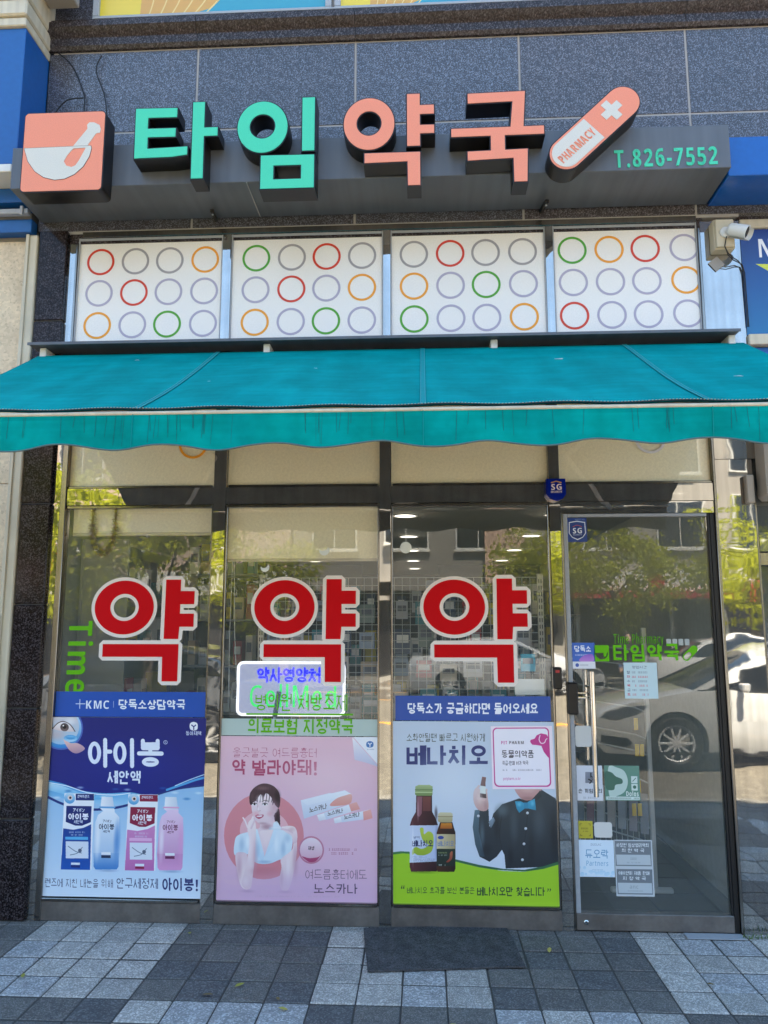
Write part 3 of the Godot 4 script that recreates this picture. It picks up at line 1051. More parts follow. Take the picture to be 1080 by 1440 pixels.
	cv.soft(500, 780, 30, 20, Color("#caa0aa"), 0.5)
	cv.soft(336, 1020, 110, 40, Color("#c27a88"), 0.5)
	cv.soft(240, 1135, 60, 14, Color("#b890b0"), 0.5)
	cv.soft(460, 1138, 60, 14, Color("#b890b0"), 0.5)
	cv.soft(700, 480, 330, 220, Color("#f2d2da"), 0.5)
	cv.soft(530, 1100, 460, 110, Color("#d3b0d2"), 0.5)
	# carton and two tubes
	cv.shape([553, 610, 720, 566, 850, 572, 846, 622, 640, 695, 572, 718], Color("#e9edf5"), Color("#c8d2e4"))
	cv.shape([553, 610, 812, 549, 850, 572, 592, 640], Color("#f0f3f8"), Color("#e0e6f0"))
	cv.shape([724, 640, 760, 600, 812, 580, 850, 574, 846, 622, 800, 638], Color("#eab6aa"), Color("#e09a90"), true)
	put(cv, "노스카나", 604, 652, 706, 684, Color("#3c3438"), 0.12, true, true, -26)
	for t in [[648, 700, 880, 618, 900, 660, 660, 730], [745, 720, 962, 660, 972, 712, 752, 744]]:
		cv.shape([t[0] + 40, t[1] - 18, t[2], t[3], t[4], t[5], t[6] + 40, t[7] - 6], Color("#f0f3f8"), Color("#ccd4e4"))
		cv.shape([t[2] - 46, t[3] + 14, t[2], t[3], t[4], t[5], t[4] - 52, t[5] + 14], Color("#ecb2a8"), Color("#e29a94"))
		cv.shape([t[0], t[1] - 4, t[0] + 40, t[1] - 16, t[6] + 42, t[7] - 8, t[6], t[7]], Color("#f6f7fa"), Color("#d4d8e2"))
		put(cv, "노스카나", t[0] + 62, t[1] - 26, t[0] + 152, t[1] + 2, Color("#3c3438"), 0.12, true, true, -20)
	# round inset
	cv.disc(614, 898, 75, Color("#c98299"), Color("#c07a94"), 80)
	cv.disc(614, 898, 66, Color("#f0dfe6"), Color("#d8a8bc"), 70)
	cv.shape([560, 935, 600, 945, 650, 940, 668, 930, 640, 962, 600, 966], Color("#b04a72"), Color("#a8406a"), true)
	put(cv, "재생", 596, 876, 632, 900, Color("#54404a"), 0.14)
	dashes(cv, 716, 888, 876, 902, Color("#b0607c"))
	dashes(cv, 722, 910, 870, 924, Color("#b0607c"))
	put(cv, "여드름흉터에도", 577, 1008, 938, 1068, Color("#5c4458"), 0.055)
	put(cv, "노스카나", 626, 1088, 886, 1150, Color("#4e3a52"), 0.09)
	dashes(cv, 278, 1160, 560, 1168, Color("#cda6c2"))
	dashes(cv, 580, 1160, 780, 1168, Color("#cda6c2"))
	return cv

func sheet_digestive() -> Canvas:
	var cv := Canvas.new(920, 982, Color("#c4d2e2"), [45, 228, 995, 235, 1030, 1313, 47, 1298])
	cv.rect(30, 220, 1040, 1110, Color("#c2d0e0"), Color("#ced9e6"))
	put(cv, "소화안될땐 빠르고 시원하게", 132, 302, 592, 354, Color("#46504c"), 0.085)
	put(cv, "베나치오", 134, 370, 612, 498, Color("#26346f"), 0.15)
	# the man: shirt, arm, hand, chin, bow tie
	var shirt := Color("#38444a")
	cv.shape([770, 622, 916, 622, 905, 660, 860, 700, 830, 705, 790, 680], Color("#cfa6a0"), Color("#b98a88"), true)
	cv.shape([640, 780, 690, 725, 790, 690, 860, 712, 920, 640, 1000, 690, 1020, 760, 1024, 1085, 712, 1098, 705, 1020, 690, 990, 660, 1030, 618, 1060, 560, 1030, 535, 960, 520, 860, 532, 760, 612, 752, 618, 860], shirt, Color("#272f36"))
	cv.shape([520, 860, 532, 760, 560, 758, 555, 880, 590, 1030, 560, 1028, 535, 960], Color("#56707c"), Color("#3b4c58"))
	cv.shape([612, 830, 640, 800, 652, 820, 626, 865], Color("#8ea2b2"), Color("#60737f"))
	cv.stroke([690, 790, 676, 900, 690, 985], 4, Color("#262e33"), true)
	cv.stroke([838, 760, 832, 870, 818, 960, 808, 1090], 4, Color("#262e34"), true)
	cv.stroke([880, 740, 930, 800, 960, 900], 3, Color("#2c353b"), true)
	for b in [[838, 776], [828, 867], [818, 956], [809, 1048], [553, 794]]: cv.disc(b[0], b[1], 8, Color("#dde3e8"), Color("#aab4bc"))
	cv.shape([786, 690, 820, 705, 860, 700, 912, 642, 920, 680, 880, 710, 850, 720, 800, 712], Color("#343f45"), Color("#2a3339"))
	cv.shape([766, 708, 800, 708, 826, 722, 850, 705, 880, 692, 888, 760, 852, 752, 828, 745, 790, 775, 775, 750], Color("#43a6c6"), Color("#2e86a8"))
	cv.rect(818, 715, 842, 750, Color("#2f88aa"))
	cv.shape([526, 650, 545, 625, 570, 640, 600, 640, 608, 690, 612, 745, 590, 765, 550, 755, 526, 710], Color("#e2c0b6"), Color("#c79c96"), true)
	for f in [[540, 640, 556, 618], [590, 660, 600, 640], [548, 668, 585, 682], [548, 690, 586, 700]]: cv.stroke(f, 13, Color("#dcb8ae"))
	cv.shape([575, 562, 598, 566, 594, 600, 600, 690, 562, 684, 565, 612], Color("#7a4a42"), Color("#3a2a28"))
	cv.shape([565, 615, 596, 620, 596, 665, 562, 660], Color("#dfe6dc"))
	cv.soft(690, 760, 60, 60, Color("#66777f"), 0.6)
	cv.soft(660, 850, 30, 120, Color("#1c2328"), 0.6)
	cv.soft(760, 850, 40, 150, Color("#515f66"), 0.5)
	cv.soft(905, 830, 60, 150, Color("#55636a"), 0.5)
	cv.soft(860, 980, 30, 120, Color("#1d2429"), 0.5)
	cv.soft(740, 1030, 26, 70, Color("#1b2126"), 0.6)
	cv.soft(990, 900, 40, 200, Color("#1b2126"), 0.6)
	cv.soft(575, 900, 24, 120, Color("#6f8894"), 0.5)
	cv.soft(600, 990, 40, 50, Color("#1d252b"), 0.6)
	cv.soft(560, 690, 26, 50, Color("#f0d4ca"), 0.5)
	cv.soft(596, 730, 20, 40, Color("#a87f7c"), 0.5)
	cv.soft(840, 640, 60, 26, Color("#e2bdb4"), 0.5)
	cv.soft(840, 690, 60, 18, Color("#8c6666"), 0.5)
	cv.soft(790, 725, 18, 20, Color("#7fd0e6"), 0.5)
	cv.soft(866, 720, 16, 24, Color("#7fd0e6"), 0.5)
	cv.soft(400, 600, 300, 260, Color("#dbe5ef"), 0.6)
	# green field
	cv.shape([30, 1008, 100, 1000, 200, 1005, 320, 1022, 440, 1050, 560, 1078, 700, 1100, 820, 1105, 930, 1085, 1040, 1050, 1040, 1100, 930, 1105, 820, 1115, 560, 1100, 300, 1050, 30, 1020], Color("#3f7a48"), Color("#2f5f44"))
	cv.shape([30, 1022, 110, 1012, 200, 1018, 320, 1036, 440, 1064, 560, 1092, 700, 1112, 820, 1116, 930, 1100, 1040, 1068, 1040, 1330, 30, 1330], Color("#9bcb2c"), Color("#a6d32e"))
	# bottles
	cv.shape([160, 1118, 152, 1090, 152, 850, 165, 810, 188, 770, 190, 670, 282, 670, 284, 770, 305, 810, 318, 850, 318, 1090, 310, 1116], Color("#5b3038"), Color("#2a161c"), false, true)
	cv.shape([196, 680, 226, 680, 222, 780, 208, 800, 196, 790], Color("#8a5a64"))
	cv.shape([228, 680, 276, 680, 276, 765, 228, 765], Color("#77443f"), Color("#643638"))
	cv.shape([185, 620, 205, 611, 268, 611, 286, 620, 286, 668, 276, 676, 196, 676, 183, 668], Color("#a9bb86"), Color("#6f8a52"))
	cv.stroke([184, 640, 287, 640], 4, Color("#5f7a48"))
	cv.stroke([184, 655, 287, 655], 4, Color("#c6d6a4"))
	cv.shape([152, 850, 318, 848, 318, 1058, 152, 1066], Color("#cfd8ea"), Color("#b4c0da"), false, true)
	cv.shape([212, 868, 232, 866, 236, 900, 262, 884, 288, 900, 292, 950, 280, 1000, 240, 1022, 200, 1022, 180, 1012, 168, 1022, 168, 990, 190, 975, 220, 986, 250, 975, 262, 960, 240, 950, 222, 920], Color("#b6c848"), Color("#98b034"), true)
	put(cv, "베나치오", 166, 934, 290, 974, Color("#26305c"), 0.15)
	cv.soft(200, 760, 10, 90, Color("#c9a8b0"), 0.6)
	cv.soft(170, 960, 10, 160, Color("#f2f6fc"), 0.6)
	cv.soft(312, 960, 18, 180, Color("#6a78a0"), 0.6)
	cv.soft(306, 780, 14, 60, Color("#180c10"), 0.6)
	cv.soft(236, 1122, 110, 10, Color("#5f8a1c"), 0.6)
	put(cv, "생약", 172, 912, 212, 926, Color("#5a688c"), 0.1)
	dashes(cv, 168, 1030, 250, 1036, Color("#6a7898"))
	dashes(cv, 168, 1042, 300, 1048, Color("#6a7898"))
	dashes(cv, 168, 1052, 300, 1058, Color("#6a7898"))
	cv.shape([315, 1118, 310, 1100, 310, 890, 320, 860, 330, 830, 402, 830, 410, 860, 420, 890, 420, 1100, 412, 1118], Color("#4a2a1c"), Color("#241a1a"), false, true)
	cv.shape([336, 836, 398, 836, 402, 868, 330, 868], Color("#d08a30"), Color("#a85a24"))
	cv.shape([318, 782, 330, 773, 392, 773, 404, 782, 402, 826, 392, 832, 330, 832, 318, 826], Color("#d2cba8"), Color("#a89c74"))
	cv.stroke([318, 798, 403, 798], 4, Color("#8c8058"))
	cv.rect(310, 900, 418, 985, Color("#d2c8a0"), Color("#a89a74"), true)
	cv.rect(310, 985, 420, 1085, Color("#23352c"), Color("#1c2a26"))
	cv.disc(334, 920, 18, Color("#3a4c96"), Color(0, 0, 0, 0), 10)
	put(cv, "베나치오", 316, 938, 412, 972, Color("#7080a8"), 0.12)
	dashes(cv, 320, 1004, 372, 1012, Color("#b4c47c"))
	dashes(cv, 320, 1018, 368, 1026, Color("#b9c4bc"))
	cv.shape([388, 1010, 402, 1000, 400, 1040, 380, 1062, 366, 1060, 384, 1040], Color("#b06a4c"), Color("#8a3c30"), true)
	dashes(cv, 322, 1074, 358, 1084, Color("#d8ded8"))
	# the quotation along the bottom
	var ink := Color("#2c4a34")
	for x in [100, 112]: cv.shape([x, 1212, x + 6, 1196, x + 10, 1198, x + 7, 1206, x + 10, 1212, x + 6, 1217], ink)
	put(cv, "베나치오 효과를 보신 분들은", 136, 1204, 532, 1244, ink, 0.09)
	put(cv, "베나치오만 찾습니다", 546, 1202, 940, 1256, ink, 0.125)
	for x in [953, 966]: cv.shape([x, 1212, x + 8, 1212, x + 8, 1220, x + 2, 1230, x - 1, 1228, x + 3, 1221], ink)
	return cv

func sheet_blue_left() -> Canvas:
	var cv := Canvas.new(900, 142, Color("#0d4fae"), [275, 45, 1008, 45, 1008, 168, 270, 168])
	put(cv, "KMC", 416, 82, 538, 132, Color("#eaf0fa"), 0.13)
	cv.stroke([373, 105, 418, 105], 5, Color("#c8d6ee"))
	cv.stroke([392, 84, 392, 128], 5, Color("#c8d6ee"))
	cv.stroke([557, 92, 557, 122], 3, Color("#a8bce0"))
	put(cv, "당독소상담약국", 582, 82, 906, 132, Color("#eef2fa"), 0.14)
	return cv

func sheet_blue_right() -> Canvas:
	var cv := Canvas.new(882, 138, Color("#1b4ea4"), [68, 75, 968, 78, 975, 228, 68, 222])
	put(cv, "당독소가 궁금하다면 들어오세요", 140, 118, 900, 184, Color("#f0f3fa"), 0.15)
	return cv

func sheet_pet() -> Canvas:
	# drawing units: the zoom of the sticker itself
	var cv := Canvas.new(340, 340, Color("#f3e6f0"), [183, 65, 745, 65, 745, 632, 183, 632])
	var pink := Color("#c8388c")
	cv.raw([scaled_round(cv, 200, 78, 715, 612, 40)], pink)
	cv.raw([scaled_round(cv, 210, 88, 704, 600, 34)], Color("#f2eef6"))
	cv.shape([540, 205, 545, 190, 580, 180, 600, 150, 640, 132, 690, 142, 713, 180, 714, 365, 690, 340, 660, 300, 640, 245, 600, 238, 560, 235, 545, 220], pink)
	cv.stroke([632, 150, 622, 190, 640, 222, 670, 215, 682, 190, 694, 180], 5, Color("#f4dcec"), true)
	put(cv, "PET", 272, 196, 330, 230, pink, 0.14)
	put(cv, "PHARM", 344, 196, 482, 230, Color("#3c3440"), 0.14)
	put(cv, "동물의약품", 275, 284, 570, 352, Color("#4a4450"), 0.115)
	put(cv, "취급·판매 허가 약국", 280, 378, 516, 418, Color("#58505c"), 0.12)
	dashes(cv, 280, 452, 626, 468, Color("#8a8290"))
	put(cv, "petpharm.co.kr", 282, 522, 440, 552, pink, 0.1, false, false)
	return cv

func scaled_round(cv: Canvas, x0: float, y0: float, x1: float, y1: float, r: float) -> PackedVector2Array:
	return cv.mapped(rounded(Vector2(x0, y0), Vector2(x1, y1), r))

func sheet_shield() -> Canvas:
	var cv := Canvas.new(228, 286, Color("#1c3f86"), [0, 0, 100, 0, 100, 125, 0, 125])
	var white := Color("#dfe6f2")
	cv.shape([8, 22, 50, 15, 92, 22, 94, 80, 78, 102, 50, 115, 22, 102, 6, 80], white)
	cv.shape([12, 26, 50, 20, 88, 26, 90, 79, 76, 99, 50, 110, 24, 99, 10, 79], Color("#1c3f86"), Color("#17306c"))
	put(cv, "SG", 24, 48, 76, 82, white, 0.1)
	cv.stroke([28, 46, 50, 38, 74, 46], 6, Color("#c85a4c"), true)
	put(cv, "SECURITY", 26, 82, 74, 92, Color("#b8c4dc"), 0.1)
	dashes(cv, 40, 6, 90, 12, Color("#9fb0d0"))
	return cv

func sheet_small(kind: String) -> Canvas:
	match kind:
		"sugar":
			var cv := Canvas.new(264, 290, Color("#2a62c0"), [0, 0, 100, 0, 100, 110, 0, 110])
			put(cv, "당독소", 10, 12, 84, 40, Color("#e8eef8"), 0.14)
			dashes(cv, 12, 48, 70, 56, Color("#c0d0ec"))
			cv.shape([30, 78, 50, 55, 88, 50, 92, 78], Color("#8a5ac8"), Color("#c08ad8"), true)
			cv.rect(0, 80, 100, 110, Color("#dfe4ee"))
			cv.disc(20, 95, 8, Color("#3a5cb0"))
			dashes(cv, 34, 91, 74, 98, Color("#8a92a8"))
			return cv
		"hours":
			var cv := Canvas.new(370, 400, Color("#bfd8de"), [385, 350, 612, 350, 616, 602, 388, 602])
			put(cv, "영업시간", 442, 372, 545, 392, Color("#5c6a80"), 0.1)
			for k in 6:
				var red := k in [1, 3, 5]
				var ink := Color("#c84a5c") if red else Color("#66748c")
				put(cv, "월화수목금토"[k], 405, 408 + 31 * k, 428, 428 + 31 * k, ink, 0.12)
				dashes(cv, 440, 412 + 31 * k, 468, 426 + 31 * k, ink)
				dashes(cv, 482 if k < 5 else 500, 412 + 31 * k, 545, 426 + 31 * k, ink)
			return cv
		"hand":
			var cv := Canvas.new(282, 376, Color("#d8dce4"), [112, 420, 246, 420, 250, 602, 118, 602])
			cv.stroke([160, 455, 200, 455, 200, 510, 160, 510, 160, 455], 5, Color("#8a909c"))
			cv.stroke([188, 460, 188, 480], 14, Color("#2c2e34"))
			cv.stroke([176, 492, 192, 500, 182, 512], 14, Color("#2c2e34"))
			put(cv, "손 끼임주의", 122, 540, 246, 564, Color("#3a3c44"), 0.14)
			dashes(cv, 148, 582, 220, 592, Color("#8a909c"))
			return cv
		"dog":
			var cv := Canvas.new(386, 374, Color("#5c8a7a"), [252, 420, 438, 420, 440, 600, 252, 600])
			cv.shape([275, 430, 320, 430, 360, 450, 376, 500, 360, 550, 320, 575, 275, 575], Color("#b8cec6"), Color(0, 0, 0, 0), true)
			cv.shape([255, 455, 290, 455, 312, 475, 345, 490, 345, 512, 310, 520, 300, 545, 265, 545, 255, 520], Color("#3f6c5c"), Color(0, 0, 0, 0), true)
			cv.rect(394, 474, 427, 510, Color("#c8d8d2"))
			cv.stroke([402, 500, 418, 484], 8, Color("#3f6c5c"))
			cv.rect(394, 514, 427, 548, Color("#c8d8d2"))
			cv.disc(411, 530, 9, Color("#3f6c5c"))
			put(cv, "Dolos", 362, 548, 432, 578, Color("#dfe8e4"), 0.1)
			cv.rect(258, 580, 436, 596, Color("#c8d8d2"))
			dashes(cv, 266, 584, 428, 592, Color("#4c6c60"))
			return cv
		"yellow":
			var cv := Canvas.new(172, 184, Color("#b9ad36"), [90, 270, 265, 270, 268, 455, 95, 455])
			for c in [[112, 320, 112, 302, 132, 302], [216, 302, 236, 302, 236, 320], [118, 412, 118, 428, 136, 428], [220, 428, 238, 428, 238, 412]]: cv.stroke(c, 5, Color("#4a4620"))
			dashes(cv, 124, 342, 228, 360, Color("#4a4620"))
			dashes(cv, 146, 374, 208, 388, Color("#4a4620"))
			return cv
		"partners":
			var cv := Canvas.new(392, 386, Color("#d6e6f2"), [98, 470, 490, 470, 522, 885, 118, 885])
			put(cv, "DUOLAC", 232, 504, 356, 536, Color("#7c8ea4"), 0.08, false, false)
			put(cv, "듀오락", 172, 574, 440, 684, Color("#5a96bc"), 0.085)
			put(cv, "Partners", 182, 694, 442, 764, Color("#6aa6c8"), 0.1, false, false)
			dashes(cv, 258, 798, 382, 822, Color("#a8c4d8"))
			for k in 16: cv.disc(110 + k * 28 + rng.randf_range(-8, 8), 850 + rng.randf_range(-45, 25) * (1.6 if k < 3 or k > 12 else 0.5), rng.randf_range(14, 28), Color("#b4d6ea"), Color("#c8e0f0"))
			return cv
		"grey":
			var cv := Canvas.new(412, 590, Color("#c2c8cc"), [502, 475, 902, 475, 938, 1092, 526, 1092])
			for k in 2:
				var y: float = 488.0 + 308.0 * k
				var dx: float = 18.0 * k
				cv.shape([510 + dx, y, 890 + dx, y, 902 + dx, y + 275, 520 + dx, y + 275], Color("#747c82"))
				if k == 0:
					put(cv, "하정헌 임상영리약회", 526, 510, 872, 556, Color("#dfe3e6"), 0.13)
					put(cv, "회 원 약 국", 582, 570, 824, 612, Color("#dfe3e6"), 0.13)
				else:
					put(cv, "에이엔피 제품 판매", 548, 818, 880, 860, Color("#dfe3e6"), 0.13)
					put(cv, "지 정 약 국", 594, 876, 842, 918, Color("#dfe3e6"), 0.13)
				cv.shape([524 + dx, y + 150, 886 + dx, y + 150, 894 + dx, y + 262, 532 + dx, y + 262], Color("#b9c2c6"))
				if k == 0: dashes(cv, 676, 668, 740, 694, Color("#8c979c"))
				else: put(cv, "anc", 664, 958, 764, 1010, Color("#8c979c"), 0.1, false, false)
				dashes(cv, 640 + dx * 0.4, y + 230, 780 + dx * 1.6, y + 242, Color("#7e898e"))
			return cv
	return Canvas.new(8, 8, Color("#d8dce2"))

# ---------------------------------------------------------------- ground
const TILE := 0.2015

func paver_kind(i: int, k: int) -> bool:    # true: dark. fields of four by four, laid as a chequer; i counts from x = -2.13
	var a := floori(i / 4.0)
	var b := floori(k / 4.0)
	return posmod(a + b, 2) == 1

func build_ground():
	var pave := holder(self, "pavement")
	pave.set_meta("kind", "structure")
	# bedding under the pavers, then each paver in view
	slab(pave, "bedding", Vector3(-14, -0.3, -0.2), Vector3(14, -0.0045, 3.14), M.mortar_dark, 0.0)
	var pm := [cbox(Vector3(TILE - 0.006, 0.06, TILE - 0.012), 0.004), cbox(Vector3(TILE - 0.007, 0.06, TILE - 0.014), 0.005)]
	var rest := {}
	for k in 15:
		for i in range(-58, 80):
			var x := -2.13 + TILE * (i + 0.5)
			var z := 0.07 + TILE * (k + 0.5)
			var dark := paver_kind(i, k)
			var in_view := k < 6 and absf(x + 0.22) < 2.75
			var tone := rng.randf()
			var m: Material = [M.paver_dark, M.paver_dark_worn, M.paver_dark_grey][int(tone * 2.99)] if dark else [M.paver_pale, M.paver_pale_worn, M.paver_pale_grey][int(tone * 2.99)]
			var dy := rng.randf_range(-0.0022, 0.0022)
			var tilt := Vector3(rng.randf_range(-0.006, 0.006), rng.randf_range(-0.006, 0.006), rng.randf_range(-0.006, 0.006))
			if in_view: part(pave, "paver", pm[rng.randi() % 2], m, Vector3(x, -0.03 + dy, z), tilt)
			else:
				if not rest.has(m): rest[m] = begin()
				add_cbox(rest[m], Vector3(x, -0.03 + dy, z), Vector3(TILE - 0.005, 0.06, TILE - 0.005), 0.0)
	# cut pavers in the narrow row along the shop
	for i in range(-3, 22):
		var dark := paver_kind(i, 0)
		part(pave, "paver", cbox(Vector3(TILE - 0.005, 0.06, 0.085), 0.004), M.paver_dark_worn if dark else M.paver_pale_worn, Vector3(-2.13 + TILE * (i + 0.5), -0.031, 0.0255))
	for m in rest:
		var o := part(pave, "paver_field", rest[m].commit(), m)
		o.set_meta("kind", "stuff")
	# kerbstones, road, lines
	var kerb := holder(self, "kerb")
	kerb.set_meta("kind", "structure")
	for k in 28: part(kerb, "kerbstone", cbox(Vector3(0.99, 0.3, 0.16), 0.012), M.kerb, Vector3(-13.5 + k, -0.15, 3.225))
	for k in 30: part(kerb, "kerbstone", cbox(Vector3(1.99, 0.3, 0.16), 0.012), M.kerb, Vector3(-29 + 2 * k, -0.15, 16.7))
	var road := part(self, "road", cbox(Vector3(300, 0.2, 13.4), 0.0), M.asphalt, Vector3(0, -0.23, 9.96))
	road.set_meta("kind", "structure")
	var ground := part(self, "ground", cbox(Vector3(600, 0.2, 600), 0.0), M.asphalt, Vector3(0, -0.42, 0))
	ground.set_meta("kind", "structure")
	for z in [[3.48, 0.14], [9.9, 0.13], [10.12, 0.13], [16.4, 0.14]]:
		var l := part(self, "road_line", cbox(Vector3(120, 0.006, z[1]), 0.0), M.road_yellow, Vector3(0, -0.128, z[0]))
		l.set_meta("kind", "structure")
	var far := part(self, "far_pavement", cbox(Vector3(120, 0.3, 4.4), 0.0), M.kerb, Vector3(0, -0.155, 18.98))
	far.set_meta("kind", "structure")

# ---------------------------------------------------------------- the pharmacy's building
const MULL := [-2.19, -1.25, -0.245, 0.745, 1.69]     # left faces of the uprights, then the right end

func build_pharmacy():
	var b := thing("pharmacy_building", "pharmacy building with dark granite facing, steel shopfront and glass door", "building")
	# carcass: side walls, rear, roof, upper floor
	slab(b, "side_wall", Vector3(-2.44, -0.2, -9.2), Vector3(-2.26, 7.4, -0.02), M.room_wall, 0.0)
	slab(b, "side_wall", Vector3(1.72, -0.2, -9.2), Vector3(1.9, 7.4, -0.05), M.room_wall, 0.0)
	slab(b, "rear_wall", Vector3(-2.255, -0.2, -9.2), Vector3(1.715, 7.4, -9.0), plain("4c4e4a", 0.8), 0.0)
	slab(b, "ceiling", Vector3(-2.255, 2.52, -8.995), Vector3(1.715, 2.62, -0.10), M.room_ceiling, 0.0)
	slab(b, "roof", Vector3(-2.46, 7.4, -9.2), Vector3(2.3, 7.6, 0.05), M.mortar, 0.0)
	slab(b, "upper_floor", Vector3(-2.255, 4.15, -8.995), Vector3(1.715, 4.35, -0.06), M.mortar, 0.0)
	# shop floor of large grey tiles
	var fl := slab(b, "shop_floor", Vector3(-2.255, -0.2, -8.995), Vector3(1.715, -0.008, -0.03), M.mortar_dark, 0.0)
	var ftile := cbox(Vector3(0.595, 0.02, 0.295), 0.002)
	for i in 6:
		for k in 9: part(fl, "floor_tile", ftile, M.floor_tile, Vector3(-1.95 + 0.6 * i + 0.27, 0.095, -0.18 - 0.3 * k + 4.5125))
	for k in 9: part(fl, "floor_tile", cbox(Vector3(0.36, 0.02, 0.295), 0.002), M.floor_tile, Vector3(1.532 + 0.27, 0.095, -0.18 - 0.3 * k + 4.5125))
	# granite wall above: panels with sunk joints over a backing
	slab(b, "wall_backing", Vector3(-2.44, 4.12, -0.08), Vector3(2.6, 7.4, -0.002), M.mortar, 0.0)
	var xs := [-2.47, -1.462, -0.421, 0.634, 1.688, 2.6]
	for row in [[4.14, 4.811], [4.825, 5.402]]:
		for k in 5:
			slab(b, "granite_panel", Vector3(xs[k] + 0.007, row[0], -0.0045), Vector3(xs[k + 1] - 0.007, row[1], 0.002 + 0.0006 * (k % 3)), [M.granite, M.granite_grey, M.granite, M.granite_brown, M.granite_grey][k], 0.003)
	# moulded cornice in lengths, then the upper storey
	var prof := pts([0.0, 5.415, 0.02, 5.415, 0.035, 5.45, 0.035, 5.53, 0.06, 5.56, 0.085, 5.60, 0.085, 5.655, 0.06, 5.665, 0.06, 5.70, 0.0, 5.70])
	for k in 5:
		var st := begin()
		var q := PackedVector2Array()
		for p in prof: q.append(Vector2(p.x, 5.412 + (p.y - 5.415) * 0.68))
		add_prism(st, [q], [], 0.0, xs[k + 1] - xs[k] - 0.003, true)
		part(b, "cornice", st.commit(), M.granite_cornice, Vector3(xs[k + 1] - 0.0025, 0, 0.0), Vector3(0, -PI / 2, 0))
	for k in 5: slab(b, "granite_panel", Vector3(xs[k] + 0.004, 6.75, -0.0045), Vector3(xs[k + 1] - 0.004, 7.39, 0.0), M.granite, 0.003)
	slab(b, "granite_panel", Vector3(-2.47, 5.61, -0.0045), Vector3(-2.16, 6.74, 0.0), M.granite, 0.003)
	slab(b, "granite_panel", Vector3(1.7, 5.61, -0.0045), Vector3(2.6, 6.74, 0.0), M.granite, 0.003)
	# upper window with coloured film
	var uw := holder(b, "upper_window")
	var film := Canvas.new(760, 400, Color("#d8b03c"), [0, 0, 100, 0, 100, 100, 0, 100])
	film.shape([0, 0, 30, 0, 34, 60, 20, 100, 0, 100], Color("#d9a92e"), Color("#d8c23a"))
	film.shape([22, 0, 60, 0, 60, 100, 18, 100], Color("#c08a5a"), Color("#c89a4a"))
	film.shape([60, 0, 100, 0, 100, 100, 40, 100, 50, 96, 60, 80], Color("#3f9cb4"), Color("#3a92a8"))
	for k in 6: film.stroke([20 + k * 5, 70, 24 + k * 6, 85, 22 + k * 5, 100], 4, Color("#dcc27a"), true)
	var fm := print_mat("window_film", film, 0.2)
	for w in [[-2.14, -0.62], [-0.52, 0.55], [0.65, 1.66]]:
		part(uw, "film", print_board(w[1] - w[0], 1.07, 0.004, fm, M.white_plastic), null, Vector3((w[0] + w[1]) / 2, 6.19, 0.004))
		slab(uw, "frame", Vector3(w[0] - 0.04, 5.628, 0.002), Vector3(w[1] + 0.04, 5.655, 0.03), M.alu_paint)
		for x in [w[0] - 0.04, w[1]]: slab(uw, "frame", Vector3(x, 5.657, 0.002), Vector3(x + 0.04, 6.74, 0.03), M.alu_paint)
	slab(b, "sill", Vector3(-2.16, 5.614, 0.0), Vector3(1.7, 5.625, 0.055), M.alu_paint, 0.001)
	slab(b, "lintel", Vector3(-2.25, 4.055, -0.07), Vector3(1.72, 4.135, -0.004), M.granite_cornice, 0.002)

	# left pilaster of granite blocks
	var ys := [0.0, 0.547, 1.164, 1.764, 2.37, 2.98, 3.53, 4.135]
	slab(b, "pilaster_core", Vector3(-2.43, 0.0, -0.05), Vector3(-2.26, 4.135, 0.022), M.mortar_dark, 0.0)
	for k in 7: slab(b, "granite_block", Vector3(-2.436, ys[k] + 0.004, -0.05), Vector3(-2.254, ys[k + 1] - 0.004, 0.03), M.granite_pilaster, 0.005)

	# shopfront uprights
	var front := holder(b, "shopfront_frame")
	slab(front, "steel_jamb", Vector3(-2.252, 0.0, -0.06), Vector3(-2.204, 4.05, 0.0), M.mirror_steel, 0.003)
	slab(front, "upright", Vector3(-2.203, 0.0, -0.06), Vector3(-2.168, 3.355, 0.012), M.frame_steel, 0.003)
	for x in [[-1.262, -1.188], [-0.262, -0.197], [0.736, 0.798]]:
		slab(front, "upright", Vector3(x[0], 0.0, -0.06), Vector3(x[1], 3.355, 0.004), M.mirror_steel, 0.003)
		for e in [[x[0] - 0.012, x[0] - 0.001], [x[1] + 0.001, x[1] + 0.012]]:
			slab(front, "glazing_bead", Vector3(e[0], 0.105, -0.045), Vector3(e[1], 2.355, -0.006), M.frame_steel, 0.002)
	slab(front, "upright", Vector3(-2.203, 3.394, -0.06), Vector3(-2.190, 4.05, 0.008), M.frame_steel, 0.003)
	for x in [[-1.255, -1.200], [-0.241, -0.196], [0.762, 0.808]]: slab(front, "upright", Vector3(x[0], 3.394, -0.06), Vector3(x[1], 4.09, 0.004), M.mirror_steel, 0.003)
	slab(front, "upright", Vector3(1.684, 0.0, -0.06), Vector3(1.70, 4.05, 0.01), M.frame_steel, 0.003)
	slab(front, "steel_pier", Vector3(1.702, 0.0, -0.06), Vector3(1.912, 2.60, 0.002), M.mirror_steel, 0.004)
	slab(front, "steel_pier", Vector3(1.702, 2.603, -0.06), Vector3(1.935, 4.09, 0.004), M.mirror_steel, 0.004)
	var bays := [[-2.168, -1.274], [-1.175, -0.274], [-0.184, 0.724]]
